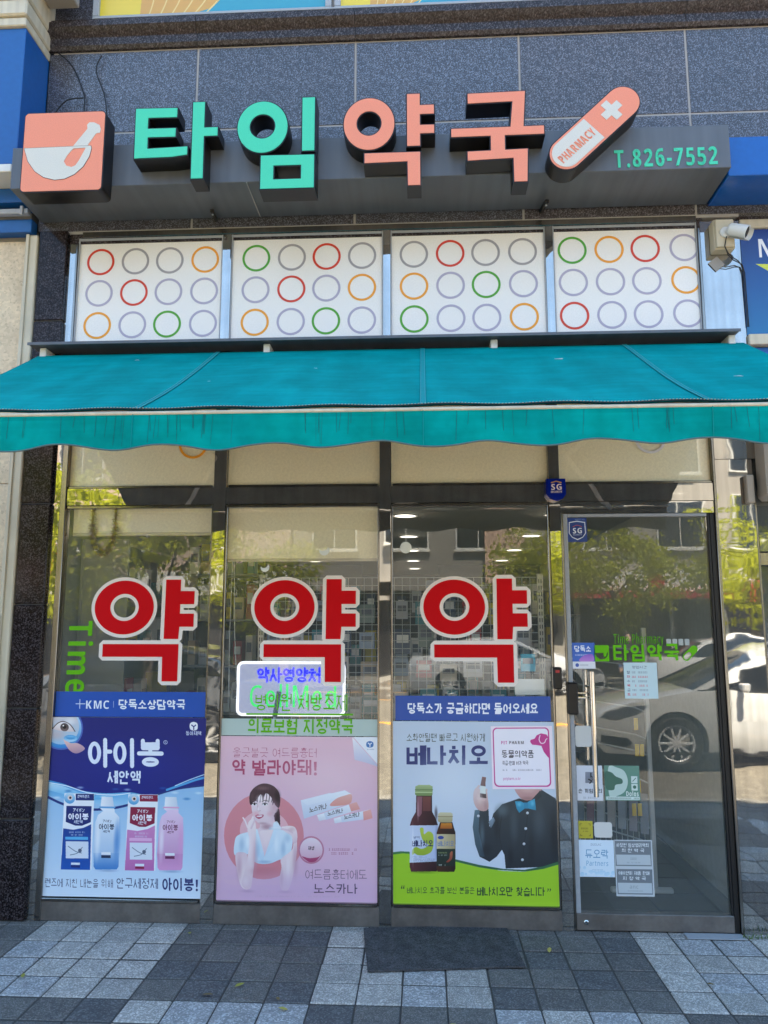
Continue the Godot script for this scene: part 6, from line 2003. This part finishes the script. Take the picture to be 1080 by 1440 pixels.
	for k in 7:
		var px := [[1.335, 0.86], [1.365, 0.86], [1.30, 0.64], [1.335, 0.64], [1.30, 0.50], [1.335, 0.50], [1.335, 1.02]]
		var o := part(self, "price_tag", cbox(Vector3(0.026, 0.075, 0.003), 0.001), plain("d8b41c", 0.5), Vector3(px[k][0], px[k][1], -0.60))
		tag(o, "yellow price tag hanging at the end of the white rack", "price tag", "yellow tags on the rack")
	# skirting by the door
	var skd := slab(self, "skirting", Vector3(1.700, 0.006, -4.0), Vector3(1.718, 0.10, -0.06), plain("6c6a66", 0.5), 0.003)
	tag(skd, "grey skirting along the white wall inside the door", "skirting")
	# round lamps in the ceiling
	var lm := glow("lamp_glow", Color(1.0, 0.97, 0.90), 0.5)
	for r in 3:
		for k in 5:
			var p := Vector3([-1.5, -0.15, 1.05][r], 2.518, -1.6 - 1.45 * k)
			var l := thing("ceiling_lamp", "round white lamp in the shop ceiling, %s row, %s from the windows" % [["left", "middle", "right"][r], ["nearest", "second", "third", "fourth", "farthest"][k]], "lamp", p, "round ceiling lamps")
			part(l, "rim", lathe([Vector2(0.085, -0.012), Vector2(0.10, -0.012), Vector2(0.104, 0.0)], 28), M.white_plastic)
			part(l, "diffuser", lathe([Vector2(0.0, -0.010), Vector2(0.085, -0.010)], 28), lm)
			var o := OmniLight3D.new()
			o.name = "lamp_light"
			o.light_color = Color(1.0, 0.95, 0.86)
			o.light_energy = 0.003
			o.light_size = 0.08
			o.omni_range = 8.0
			o.shadow_enabled = true
			add_child(o, true)
			o.position = p + Vector3(0, -0.06, 0)

func carton(at: Vector3, size: Vector3, hex: String, label: String, group: String):
	var o := thing("carton", label, "carton", at, group)
	part(o, "box", cbox(size, 0.002), plain(hex, 0.4))
	var c := Color(hex)
	var pale := c.get_luminance() > 0.5
	part(o, "printed_label", cbox(Vector3(size.x * 0.72 if size.x > 0.02 else size.x + 0.002, size.y * 0.32, 0.001) if size.x < 0.13 else Vector3(0.001, size.y * 0.4, size.z * 0.7), 0.0), plain("5a6270" if pale else "e2e2de", 0.4), Vector3(0, size.y * 0.1, size.z / 2 + 0.001) if size.x < 0.13 else Vector3(size.x / 2 + 0.001, 0, 0))

# ---------------------------------------------------------------- the street behind the camera, which the glass and steel mirror
func build_street():
	street_building("shop_block", "grey shop building with white fascia and red awning stripe across the street", 4.6, 17.0, 9.0, plain("8f8b84", 0.8), 0)
	street_building("concrete_block", "grey concrete building with brick side opposite, middle of the street", -4.4, 4.5, 8.6, plain("85827c", 0.85), 1)
	street_building("pink_block", "pinkish white corner building with red box sign, far left opposite", -18.0, -4.5, 9.2, plain("b09a8e", 0.8), 2)
	# trees
	var crowns := [crown_mesh(1.75, 1.4, 5200, 0.10, 5), crown_mesh(1.6, 1.5, 5200, 0.10, 6)]
	var spots := [[-3.35, 4.75, 0.82, "slim street tree nearest the shop, mirrored in the leftmost window"], [-9.6, 17.4, 1.15, "leafy street tree across the road before the pink building"], [-4.6, 17.4, 1.1, "leafy street tree across the road left of concrete building"], [2.9, 17.4, 1.05, "leafy street tree across the road right of concrete building"], [6.1, 17.3, 1.1, "leaning street tree before the red-striped shop"], [9.2, 17.4, 1.15, "leafy street tree before the right end of the red-striped shop"], [13.5, 17.4, 1.1, "farthest right street tree across the road"]]
	for k in spots.size():
		var s: Array = spots[k]
		var t := thing("street_tree", s[3], "tree", Vector3(s[0], 0.0 if k else -0.135, s[1]), "street trees")
		var bark := plain("6b5f50", 0.9)
		var lean := 0.12 * sin(k * 2.3) if k != 4 else -0.35
		var st := begin()
		var top := Vector3(lean * 2.6, 2.6, 0.05)
		add_limb(st, [Vector3(0, -0.1, 0), Vector3(lean * 0.6, 0.9, 0.0), Vector3(lean * 1.4, 1.7, 0.03), top], 0.075, 0.05)
		for j in 7:
			var a := TAU * j / 7.0 + k
			var f := Vector3(lean * 1.4 + (top.x - lean * 1.4) * (j % 3) / 2.0, 1.75 + 0.3 * (j % 3), 0.03)
			add_limb(st, [f, f + Vector3(cos(a) * 0.35, 0.35, sin(a) * 0.35), f + Vector3(cos(a) * 0.8, 0.9, sin(a) * 0.8)], 0.032, 0.012)
		part(t, "trunk", st.commit(), bark)
		var cr := part(t, "crown", crowns[k % 2], M.foliage if M.has("foliage") else leaf_material(), Vector3(lean * 2.6 - (0.45 if k == 0 else 0.0), 3.15, 0.0), Vector3(0, k * 1.3, 0))
		cr.scale = Vector3.ONE * s[2]
	# cars
	car("parked_car", "white saloon car parked close to the kerb, mirrored in the glass door", Vector3(2.12, -0.128, 6.2), PI, "b6b9ba")
	car("parked_car", "white car parked on the far side before the red-striped shop", Vector3(5.6, -0.128, 15.4), 0.0, "d6d7d6")
	car("parked_car", "silver car parked on the far side, middle of the street", Vector3(-0.4, -0.128, 15.4), 0.0, "b4b7ba")
	car("parked_car", "dark grey car parked by the near kerb at the far left", Vector3(-6.6, -0.128, 6.6), PI, "4a4e54")
	pedestrian()

func leaf_material() -> Material:
	var m := mat("foliage", Color(0.50, 0.52, 0.09), 0.8, 0.0, 0.2)
	m.backlight_enabled = true
	m.backlight = Color(0.60, 0.62, 0.06)
	return m

func add_limb(st: SurfaceTool, path: Array, r0: float, r1: float):
	for k in path.size() - 1:
		var a := lerpf(r0, r1, float(k) / (path.size() - 1))
		var b := lerpf(r0, r1, float(k + 1) / (path.size() - 1))
		var d: Vector3 = (path[k + 1] - path[k]).normalized()
		var s := d.cross(Vector3.BACK if absf(d.z) < 0.9 else Vector3.UP).normalized()
		var u := s.cross(d)
		for j in 8:
			var q := []
			for e in [[j, path[k], a], [j + 1, path[k], a], [j + 1, path[k + 1], b], [j, path[k + 1], b]]:
				var n: Vector3 = s * cos(TAU * e[0] / 8.0) + u * sin(TAU * e[0] / 8.0)
				q.append([e[1] + n * e[2], n])
			smooth_quad(st, q[0], q[1], q[2], q[3])

func crown_mesh(rx: float, ry: float, count: int, leaf: float, seed_: int) -> ArrayMesh:
	var r := RandomNumberGenerator.new()
	r.seed = seed_
	var clumps := []
	for k in 46:
		var d := Vector3(r.randfn(), r.randfn() * 0.8, r.randfn()).normalized() * pow(r.randf(), 0.45)
		clumps.append([Vector3(d.x * rx, d.y * ry, d.z * rx), r.randf_range(0.22, 0.46)])
	var st := begin()
	for k in count:
		var c: Array = clumps[r.randi() % clumps.size()]
		var d := Vector3(r.randfn(), r.randfn() * 0.75, r.randfn()) * 0.62
		var p: Vector3 = c[0] + d * c[1]
		var ax := Vector3(r.randfn(), r.randfn() - 0.8, r.randfn()).normalized() * leaf * r.randf_range(0.7, 1.25)
		var sd := ax.cross(Vector3(r.randfn(), r.randfn(), r.randfn())).normalized() * leaf * 0.42
		var n := sd.cross(ax).normalized()
		if n.y < 0: n = -n
		tri(st, p, p + ax * 0.5 + sd, p + ax, n)
		tri(st, p, p + ax, p + ax * 0.5 - sd, n)
	return st.commit()

func street_building(called: String, label: String, x0: float, x1: float, h: float, wall: Material, kind: int):
	var z := 21.0
	var b := thing(called, label, "building")
	slab(b, "wall", Vector3(x0, -0.2, z + 0.02), Vector3(x1, h, z + 8), wall, 0.0)
	slab(b, "parapet", Vector3(x0 - 0.05, h, z - 0.1), Vector3(x1 + 0.05, h + 0.25, z + 8), wall, 0.0)
	var glass := mat("far_glass", Color(0.10, 0.13, 0.15), 0.08, 0.0, 0.6)
	var fr := plain("c9c9c4", 0.5)
	var n := int((x1 - x0) / 2.4)
	for f in 2:
		for k in n:
			var x := x0 + 0.7 + k * 2.4
			var y := 4.2 + 2.5 * f
			var w := holder(b, "window")
			slab(w, "frame", Vector3(x - 0.06, y - 0.06, z - 0.04), Vector3(x + 1.46, y + 1.46, z + 0.018), fr, 0.005)
			slab(w, "glazing", Vector3(x, y, z - 0.048), Vector3(x + 0.68, y + 1.4, z - 0.041), glass, 0.0)
			slab(w, "glazing", Vector3(x + 0.72, y, z - 0.048), Vector3(x + 1.4, y + 1.4, z - 0.041), glass, 0.0)
			slab(w, "sill", Vector3(x - 0.1, y - 0.14, z - 0.1), Vector3(x + 1.5, y - 0.062, z + 0.018), fr, 0.005)
	if kind == 0:
		slab(b, "shop_glass", Vector3(x0 + 0.3, 0.1, z - 0.05), Vector3(x1 - 0.3, 2.5, z + 0.018), mat("shop_dark", Color(0.13, 0.13, 0.13), 0.15), 0.0)
		for k in 8: slab(b, "shop_post", Vector3(x0 + 0.3 + 1.5 * k, 0.0, z - 0.1), Vector3(x0 + 0.42 + 1.5 * k, 2.5, z - 0.051), fr, 0.004)
		slab(b, "red_stripe", Vector3(x0, 2.50, z - 0.7), Vector3(x1, 2.72, z + 0.018), plain("b02830", 0.6), 0.005)
		slab(b, "white_fascia", Vector3(x0, 2.722, z - 0.5), Vector3(x1, 3.35, z + 0.018), plain("d4d4d0", 0.5), 0.005)
		part(b, "fascia_disc", lathe([Vector2(0.0, 0.04), Vector2(0.26, 0.04), Vector2(0.26, 0.0)], 28), plain("b8202c", 0.5), Vector3(7.4, 3.03, z - 0.5), Vector3(-PI / 2, 0, 0))
	elif kind == 1:
		slab(b, "shop_glass", Vector3(x0 + 0.3, 0.1, z - 0.05), Vector3(x1 - 0.3, 2.7, z + 0.018), mat("shop_dark", Color(0.13, 0.13, 0.13), 0.15), 0.0)
		slab(b, "canopy", Vector3(x0, 2.75, z - 0.6), Vector3(x1, 3.0, z + 0.018), plain("8c8880", 0.6), 0.005)
		slab(b, "brick_pier", Vector3(2.0, 3.0, z - 0.2), Vector3(3.3, 8.5, z - 0.06), plain("c2a490", 0.8), 0.0)
	else:
		slab(b, "shop_glass", Vector3(x0 + 0.3, 0.1, z - 0.05), Vector3(x1 - 0.3, 2.6, z + 0.018), mat("shop_dark", Color(0.13, 0.13, 0.13), 0.15), 0.0)
		slab(b, "fascia", Vector3(x0, 2.62, z - 0.5), Vector3(x1, 3.4, z + 0.018), plain("d8d6d0", 0.5), 0.005)
		slab(b, "box_sign", Vector3(-12.9, 2.9, z - 1.2), Vector3(-12.1, 4.0, z - 0.51), plain("b8222c", 0.5), 0.02)

# ---------------------------------------------------------------- cars
func body_half(x: float, y: float) -> float:
	var p := 1.0
	if x < 0.75: p -= 0.20 * pow((0.75 - x) / 0.75, 2.2)
	if x > 4.1: p -= 0.14 * pow((x - 4.1) / 0.65, 2.0)
	var s := 1.0
	if y < 0.55: s -= 0.05 * pow((0.55 - y) / 0.35, 2.0)
	else: s -= 0.07 * pow((y - 0.55) / 0.45, 2.0)
	return 0.91 * p * s

func cabin_half(_x: float, y: float) -> float:
	return 0.815 - 0.23 * clampf((y - 0.96) / 0.48, 0, 1)

# a patch of the car's flank: an outline in (x, y) cut into cells and bent over both flanks
func flank(st: SurfaceTool, outline: Array, half: Callable, proud: float, cell := 0.12):
	for pc in outline:
		var lo := Vector2(INF, INF)
		var hi := -lo
		for v in pc:
			lo = lo.min(v)
			hi = hi.max(v)
		var y := lo.y
		while y < hi.y:
			var x := lo.x
			while x < hi.x:
				var c := PackedVector2Array([Vector2(x, y), Vector2(x + cell, y), Vector2(x + cell, y + cell), Vector2(x, y + cell)])
				for g in Geometry2D.intersect_polygons(pc, c):
					var id := Geometry2D.triangulate_polygon(g)
					for k in range(0, id.size(), 3):
						for s in [1.0, -1.0]:
							var q := []
							for e in 3:
								var v: Vector2 = g[id[k + e]]
								var w: float = half.call(v.x, v.y) + proud
								var nx: float = -(half.call(v.x + 0.02, v.y) - half.call(v.x - 0.02, v.y)) / 0.04
								var ny: float = -(half.call(v.x, v.y + 0.02) - half.call(v.x, v.y - 0.02)) / 0.04
								q.append([Vector3(v.x, v.y, s * w), Vector3(nx, ny, s).normalized()])
							smooth_tri(st, q[0], q[1], q[2])
				x += cell
			y += cell

# the strip that joins both flanks along a line of (x, y)
func across(st: SurfaceTool, line: Array, half: Callable, crown: float):
	for k in line.size() - 1:
		var a: Vector2 = line[k]
		var b: Vector2 = line[k + 1]
		for j in 12:
			var q := []
			for e in [[a, k, j], [b, k + 1, j], [b, k + 1, j + 1], [a, k, j + 1]]:
				var v: Vector2 = e[0]
				var t: float = e[2] / 6.0 - 1.0
				var i: int = e[1]
				var d: Vector2 = (line[mini(i + 1, line.size() - 1)] - line[maxi(i - 1, 0)] as Vector2).normalized()
				var n2 := Vector2(-d.y, d.x)
				var w: float = half.call(v.x, v.y)
				var p := v + n2 * crown * (1.0 - t * t)
				q.append([Vector3(p.x, p.y, t * w), Vector3(n2.x, n2.y, t * crown * 2.0 / w + 0.25 * pow(t, 5)).normalized()])
			smooth_quad(st, q[0], q[1], q[2], q[3])

func car(called: String, label: String, at: Vector3, turn: float, hex: String):
	var c := thing(called, label, "car", at, "cars parked along the street")
	# the nose points along local -x
	c.rotation.y = 0.0
	if mesh_cache.has("car"):
		pass
	else:
		var low := PackedVector2Array()
		for v in pts([0.10, 0.20, 0.02, 0.30, 0.0, 0.45, 0.03, 0.60, 0.10, 0.70, 0.35, 0.80, 0.75, 0.89, 1.20, 0.965, 1.9, 0.985, 3.0, 0.995, 3.7, 1.01, 4.2, 1.02, 4.62, 1.0, 4.74, 0.92, 4.76, 0.62, 4.72, 0.36, 4.62, 0.22]): low.append(v)
		low = ccw(low)
		for wx in [0.95, 3.75]: low = Geometry2D.clip_polygons(low, ellipse(Vector2(wx, 0.34), 0.385, 0.385, 36))[0]
		var st := begin()
		flank(st, [ccw(low)], body_half, 0.0)
		var top := []
		for v in pts([0.02, 0.30, 0.0, 0.45, 0.03, 0.60, 0.10, 0.70, 0.35, 0.80, 0.75, 0.89, 1.24, 0.968]): top.append(v)
		across(st, top, body_half, 0.03)
		var tail := []
		for v in pts([4.05, 1.015, 4.2, 1.02, 4.62, 1.0, 4.74, 0.92, 4.76, 0.62, 4.72, 0.36, 4.62, 0.22]): tail.append(v)
		across(st, tail, body_half, 0.02)
		mesh_cache["car"] = st.commit()
		st = begin()
		var cab := ccw(pts([1.18, 0.95, 2.02, 1.36, 2.35, 1.43, 2.75, 1.455, 3.2, 1.435, 3.6, 1.35, 4.18, 1.0, 3.6, 0.95, 2.4, 0.95]))
		flank(st, [cab], cabin_half, 0.0)
		var ws := []
		for v in pts([1.18, 0.95, 1.6, 1.165, 2.02, 1.36]): ws.append(v)
		across(st, ws, cabin_half, 0.035)
		var rw := []
		for v in pts([3.6, 1.35, 3.9, 1.175, 4.18, 1.0]): rw.append(v)
		across(st, rw, cabin_half, 0.03)
		mesh_cache["car_glass"] = st.commit()
		st = begin()
		var rf := []
		for v in pts([2.0, 1.352, 2.35, 1.43, 2.75, 1.455, 3.2, 1.435, 3.62, 1.345]): rf.append(v + Vector2(0, 0.004))
		across(st, rf, cabin_half, 0.03)
		flank(st, [ccw(pts([1.18, 0.965, 2.02, 1.37, 2.35, 1.44, 2.75, 1.465, 3.2, 1.445, 3.6, 1.36, 4.18, 1.01, 4.0, 1.01, 3.55, 1.30, 3.2, 1.375, 2.75, 1.40, 2.35, 1.375, 2.05, 1.31, 1.38, 0.985]))], cabin_half, 0.006)
		mesh_cache["car_roof"] = st.commit()
		st = begin()
		flank(st, [ccw(pts([0.06, 0.64, 0.14, 0.70, 0.36, 0.775, 0.62, 0.80, 0.50, 0.70, 0.24, 0.62]))], body_half, 0.006, 0.06)
		mesh_cache["car_lamp"] = st.commit()
		st = begin()
		flank(st, [ccw(pts([0.05, 0.34, 0.06, 0.42, 0.36, 0.40, 0.42, 0.33, 0.30, 0.29]))], body_half, 0.006, 0.06)
		flank(st, [ccw(pts([0.55, 0.20, 4.3, 0.20, 4.3, 0.24, 0.55, 0.24]))], body_half, 0.004, 0.2)
		for x in [1.55, 2.62, 3.45]: flank(st, [ccw(pts([x, 0.30, x + 0.008, 0.30, x + 0.008, 0.975, x, 0.975]))], body_half, 0.003, 0.1)
		add_cbox(st, Vector3(0.03, 0.53, 0), Vector3(0.05, 0.14, 1.0), 0.01)
		add_cbox(st, Vector3(0.04, 0.30, 0), Vector3(0.06, 0.10, 1.1), 0.01)
		mesh_cache["car_trim"] = st.commit()
		st = begin()
		for wx in [0.95, 3.75]:
			for s in [-1, 1]: add_lathe(st, [Vector2(0.385, 0.0), Vector2(0.385, 0.3)], 28, Basis(Vector3(1, 0, 0), PI / 2 * s), Vector3(wx, 0.34, s * 0.55))
		mesh_cache["car_wells"] = st.commit()
		st = begin()
		add_lathe(st, [Vector2(0.225, 0.0), Vector2(0.30, 0.0), Vector2(0.328, 0.02), Vector2(0.335, 0.06), Vector2(0.335, 0.17), Vector2(0.325, 0.20), Vector2(0.30, 0.215), Vector2(0.24, 0.215), Vector2(0.225, 0.20)], 36)
		mesh_cache["car_tyre"] = st.commit()
		st = begin()
		add_lathe(st, [Vector2(0.226, 0.06), Vector2(0.226, 0.20), Vector2(0.215, 0.205), Vector2(0.20, 0.19)], 36)
		add_lathe(st, [Vector2(0.0, 0.195), Vector2(0.045, 0.19)], 20)
		for k in 10:
			var a := TAU * k / 10.0
			add_cbox(st, Vector3(cos(a) * 0.12, 0.18, sin(a) * 0.12), Vector3(0.19, 0.02, 0.026), 0.004, Basis(Vector3.UP, -a))
		mesh_cache["car_rim"] = st.commit()
	var paint := plain(hex, 0.12)
	paint.clearcoat_enabled = true
	paint.clearcoat = 1.0
	paint.clearcoat_roughness = 0.03
	var holder_x := 1.0 if turn > 1.0 else -1.0
	part(c, "body", mesh_cache["car"], paint)
	part(c, "cabin_glass", mesh_cache["car_glass"], mat("car_glass", Color(0.06, 0.075, 0.08), 0.04, 0.0, 0.7))
	part(c, "roof", mesh_cache["car_roof"], paint)
	part(c, "headlights", mesh_cache["car_lamp"], mat("lamp_lens", Color(0.35, 0.38, 0.42), 0.08, 0.3))
	part(c, "dark_trim", mesh_cache["car_trim"], M.black_rubber)
	part(c, "wheel_wells", mesh_cache["car_wells"], M.black_rubber)
	for wx in [0.95, 3.75]:
		for s in [-1, 1]:
			var w := holder(c, "wheel", Vector3(wx, 0.335, s * 0.66))
			w.rotation.x = PI / 2 * s
			part(w, "tyre", mesh_cache["car_tyre"], M.black_rubber)
			part(w, "rim", mesh_cache["car_rim"], plain("b9bbbd", 0.3))
	for s in [-1, 1]: part(c, "mirror", cbox(Vector3(0.12, 0.13, 0.2), 0.04), paint, Vector3(1.72, 1.06, s * 0.98))
	if turn < 1.0:
		c.rotation.y = PI
		c.position.x += 4.75

# ---------------------------------------------------------------- the passer-by by the far cars
func pedestrian():
	# joints (x, y, z, radius); the body is one surface round tapered bones
	var j := {"head": [0.0, 1.50, 0.0, 0.095], "jaw": [0.0, 1.43, -0.03, 0.07], "neck": [0.0, 1.36, 0.01, 0.055], "chest": [0.0, 1.20, 0.0, 0.135], "waist": [0.0, 1.0, 0.0, 0.125], "hip": [0.0, 0.88, 0.0, 0.14],
		"sl": [-0.17, 1.27, 0.0, 0.07], "el": [-0.23, 1.02, 0.03, 0.05], "wl": [-0.22, 0.80, -0.06, 0.035], "hl": [-0.21, 0.71, -0.08, 0.04], "sr": [0.17, 1.27, 0.0, 0.07], "er": [0.23, 1.02, 0.03, 0.05], "wr": [0.22, 0.80, -0.06, 0.035], "hr": [0.21, 0.71, -0.08, 0.04],
		"tl": [-0.085, 0.84, 0.0, 0.095], "kl": [-0.10, 0.46, -0.05, 0.065], "al": [-0.10, 0.09, 0.05, 0.045], "fl": [-0.11, 0.04, -0.12, 0.04], "tr": [0.085, 0.84, 0.0, 0.095], "kr": [0.10, 0.46, 0.02, 0.065], "ar": [0.10, 0.09, 0.12, 0.045], "fr": [0.11, 0.04, -0.03, 0.04]}
	var bones := [["head", "jaw"], ["jaw", "neck"], ["neck", "chest"], ["chest", "waist"], ["waist", "hip"], ["chest", "sl"], ["sl", "el"], ["el", "wl"], ["wl", "hl"], ["chest", "sr"], ["sr", "er"], ["er", "wr"], ["wr", "hr"], ["hip", "tl"], ["tl", "kl"], ["kl", "al"], ["al", "fl"], ["hip", "tr"], ["tr", "kr"], ["kr", "ar"], ["ar", "fr"]]
	var lo := Vector3(-0.36, -0.04, -0.24)
	var step := 0.03
	var n := Vector3i(24, 57, 17)
	var field := PackedFloat32Array()
	field.resize(n.x * n.y * n.z)
	for z in n.z:
		for y in n.y:
			for x in n.x:
				var p := lo + Vector3(x, y, z) * step
				var d := 9.0
				for b in bones:
					var a: Array = j[b[0]]
					var e: Array = j[b[1]]
					var pa := Vector3(a[0], a[1], a[2])
					var ba := Vector3(e[0], e[1], e[2]) - pa
					var t := clampf((p - pa).dot(ba) / ba.length_squared(), 0, 1)
					var k := p.distance_to(pa + ba * t) - lerpf(a[3], e[3], t)
					var h := maxf(0.04 - absf(d - k), 0.0) / 0.04
					d = minf(d, k) - h * h * 0.01
				field[(z * n.y + y) * n.x + x] = d
	var at := func(x: int, y: int, z: int) -> float: return field[(z * n.y + y) * n.x + x]
	var verts := {}
	for z in n.z - 1:
		for y in n.y - 1:
			for x in n.x - 1:
				var sum := Vector3.ZERO
				var cnt := 0
				for e in [[0, 0, 0, 1, 0, 0], [0, 1, 0, 1, 1, 0], [0, 0, 1, 1, 0, 1], [0, 1, 1, 1, 1, 1], [0, 0, 0, 0, 1, 0], [1, 0, 0, 1, 1, 0], [0, 0, 1, 0, 1, 1], [1, 0, 1, 1, 1, 1], [0, 0, 0, 0, 0, 1], [1, 0, 0, 1, 0, 1], [0, 1, 0, 0, 1, 1], [1, 1, 0, 1, 1, 1]]:
					var fa: float = at.call(x + e[0], y + e[1], z + e[2])
					var fb: float = at.call(x + e[3], y + e[4], z + e[5])
					if (fa < 0) != (fb < 0):
						var t := fa / (fa - fb)
						sum += Vector3(x + lerpf(e[0], e[3], t), y + lerpf(e[1], e[4], t), z + lerpf(e[2], e[5], t))
						cnt += 1
				if cnt:
					var g := Vector3(at.call(x + 1, y, z) - at.call(x, y, z), at.call(x, y + 1, z) - at.call(x, y, z), at.call(x, y, z + 1) - at.call(x, y, z)).normalized()
					verts[Vector3i(x, y, z)] = [lo + sum / cnt * step, g]
	var st := begin()
	var paint := func(v: Array) -> Color:
		var p: Vector3 = v[0]
		if p.y > 1.36: return Color(0.55, 0.36, 0.27)
		if p.y < 0.075: return Color(0.03, 0.03, 0.03)
		if absf(p.x) > 0.16 and p.y < 0.80: return Color(0.55, 0.36, 0.27)
		if p.y < 0.86: return Color(0.05, 0.09, 0.20)
		return Color(0.025, 0.025, 0.03)
	for z in range(1, n.z - 1):
		for y in range(1, n.y - 1):
			for x in range(1, n.x - 1):
				var f0: float = at.call(x, y, z)
				for ax in 3:
					var o := Vector3i(1, 0, 0) if ax == 0 else Vector3i(0, 1, 0) if ax == 1 else Vector3i(0, 0, 1)
					var f1: float = at.call(x + o.x, y + o.y, z + o.z)
					if (f0 < 0) == (f1 < 0): continue
					var u := Vector3i(0, 1, 0) if ax == 0 else Vector3i(0, 0, 1) if ax == 1 else Vector3i(1, 0, 0)
					var w := Vector3i(0, 0, 1) if ax == 0 else Vector3i(1, 0, 0) if ax == 1 else Vector3i(0, 1, 0)
					var c := Vector3i(x, y, z)
					var q := [verts.get(c - u - w), verts.get(c - w), verts.get(c), verts.get(c - u)]
					if q.has(null): continue
					for tr in [[0, 1, 2], [0, 2, 3]]:
						var vs := [q[tr[0]], q[tr[1]], q[tr[2]]]
						var nn: Vector3 = vs[0][1] + vs[1][1] + vs[2][1]
						if (vs[1][0] - vs[0][0] as Vector3).cross(vs[2][0] - vs[0][0] as Vector3).dot(nn) > 0: vs = [vs[0], vs[2], vs[1]]
						for v in vs:
							st.set_color(paint.call(v))
							st.set_normal(v[1])
							st.add_vertex(v[0])
	var m := mat("person_clothes", Color(1, 1, 1), 0.8)
	m.vertex_color_use_as_albedo = true
	var t := thing("person", "person in dark jacket and blue jeans standing by the far white car", "person", Vector3(4.75, -0.128, 14.0))
	part(t, "body", st.commit(), m)
	var hair := begin()
	add_lathe(hair, [Vector2(0.105, -0.16), Vector2(0.115, -0.06), Vector2(0.112, 0.03), Vector2(0.08, 0.09), Vector2(0.0, 0.115)], 18)
	part(t, "hair", hair.commit(), plain("2a1f1a", 0.7), Vector3(0, 1.505, 0.03))
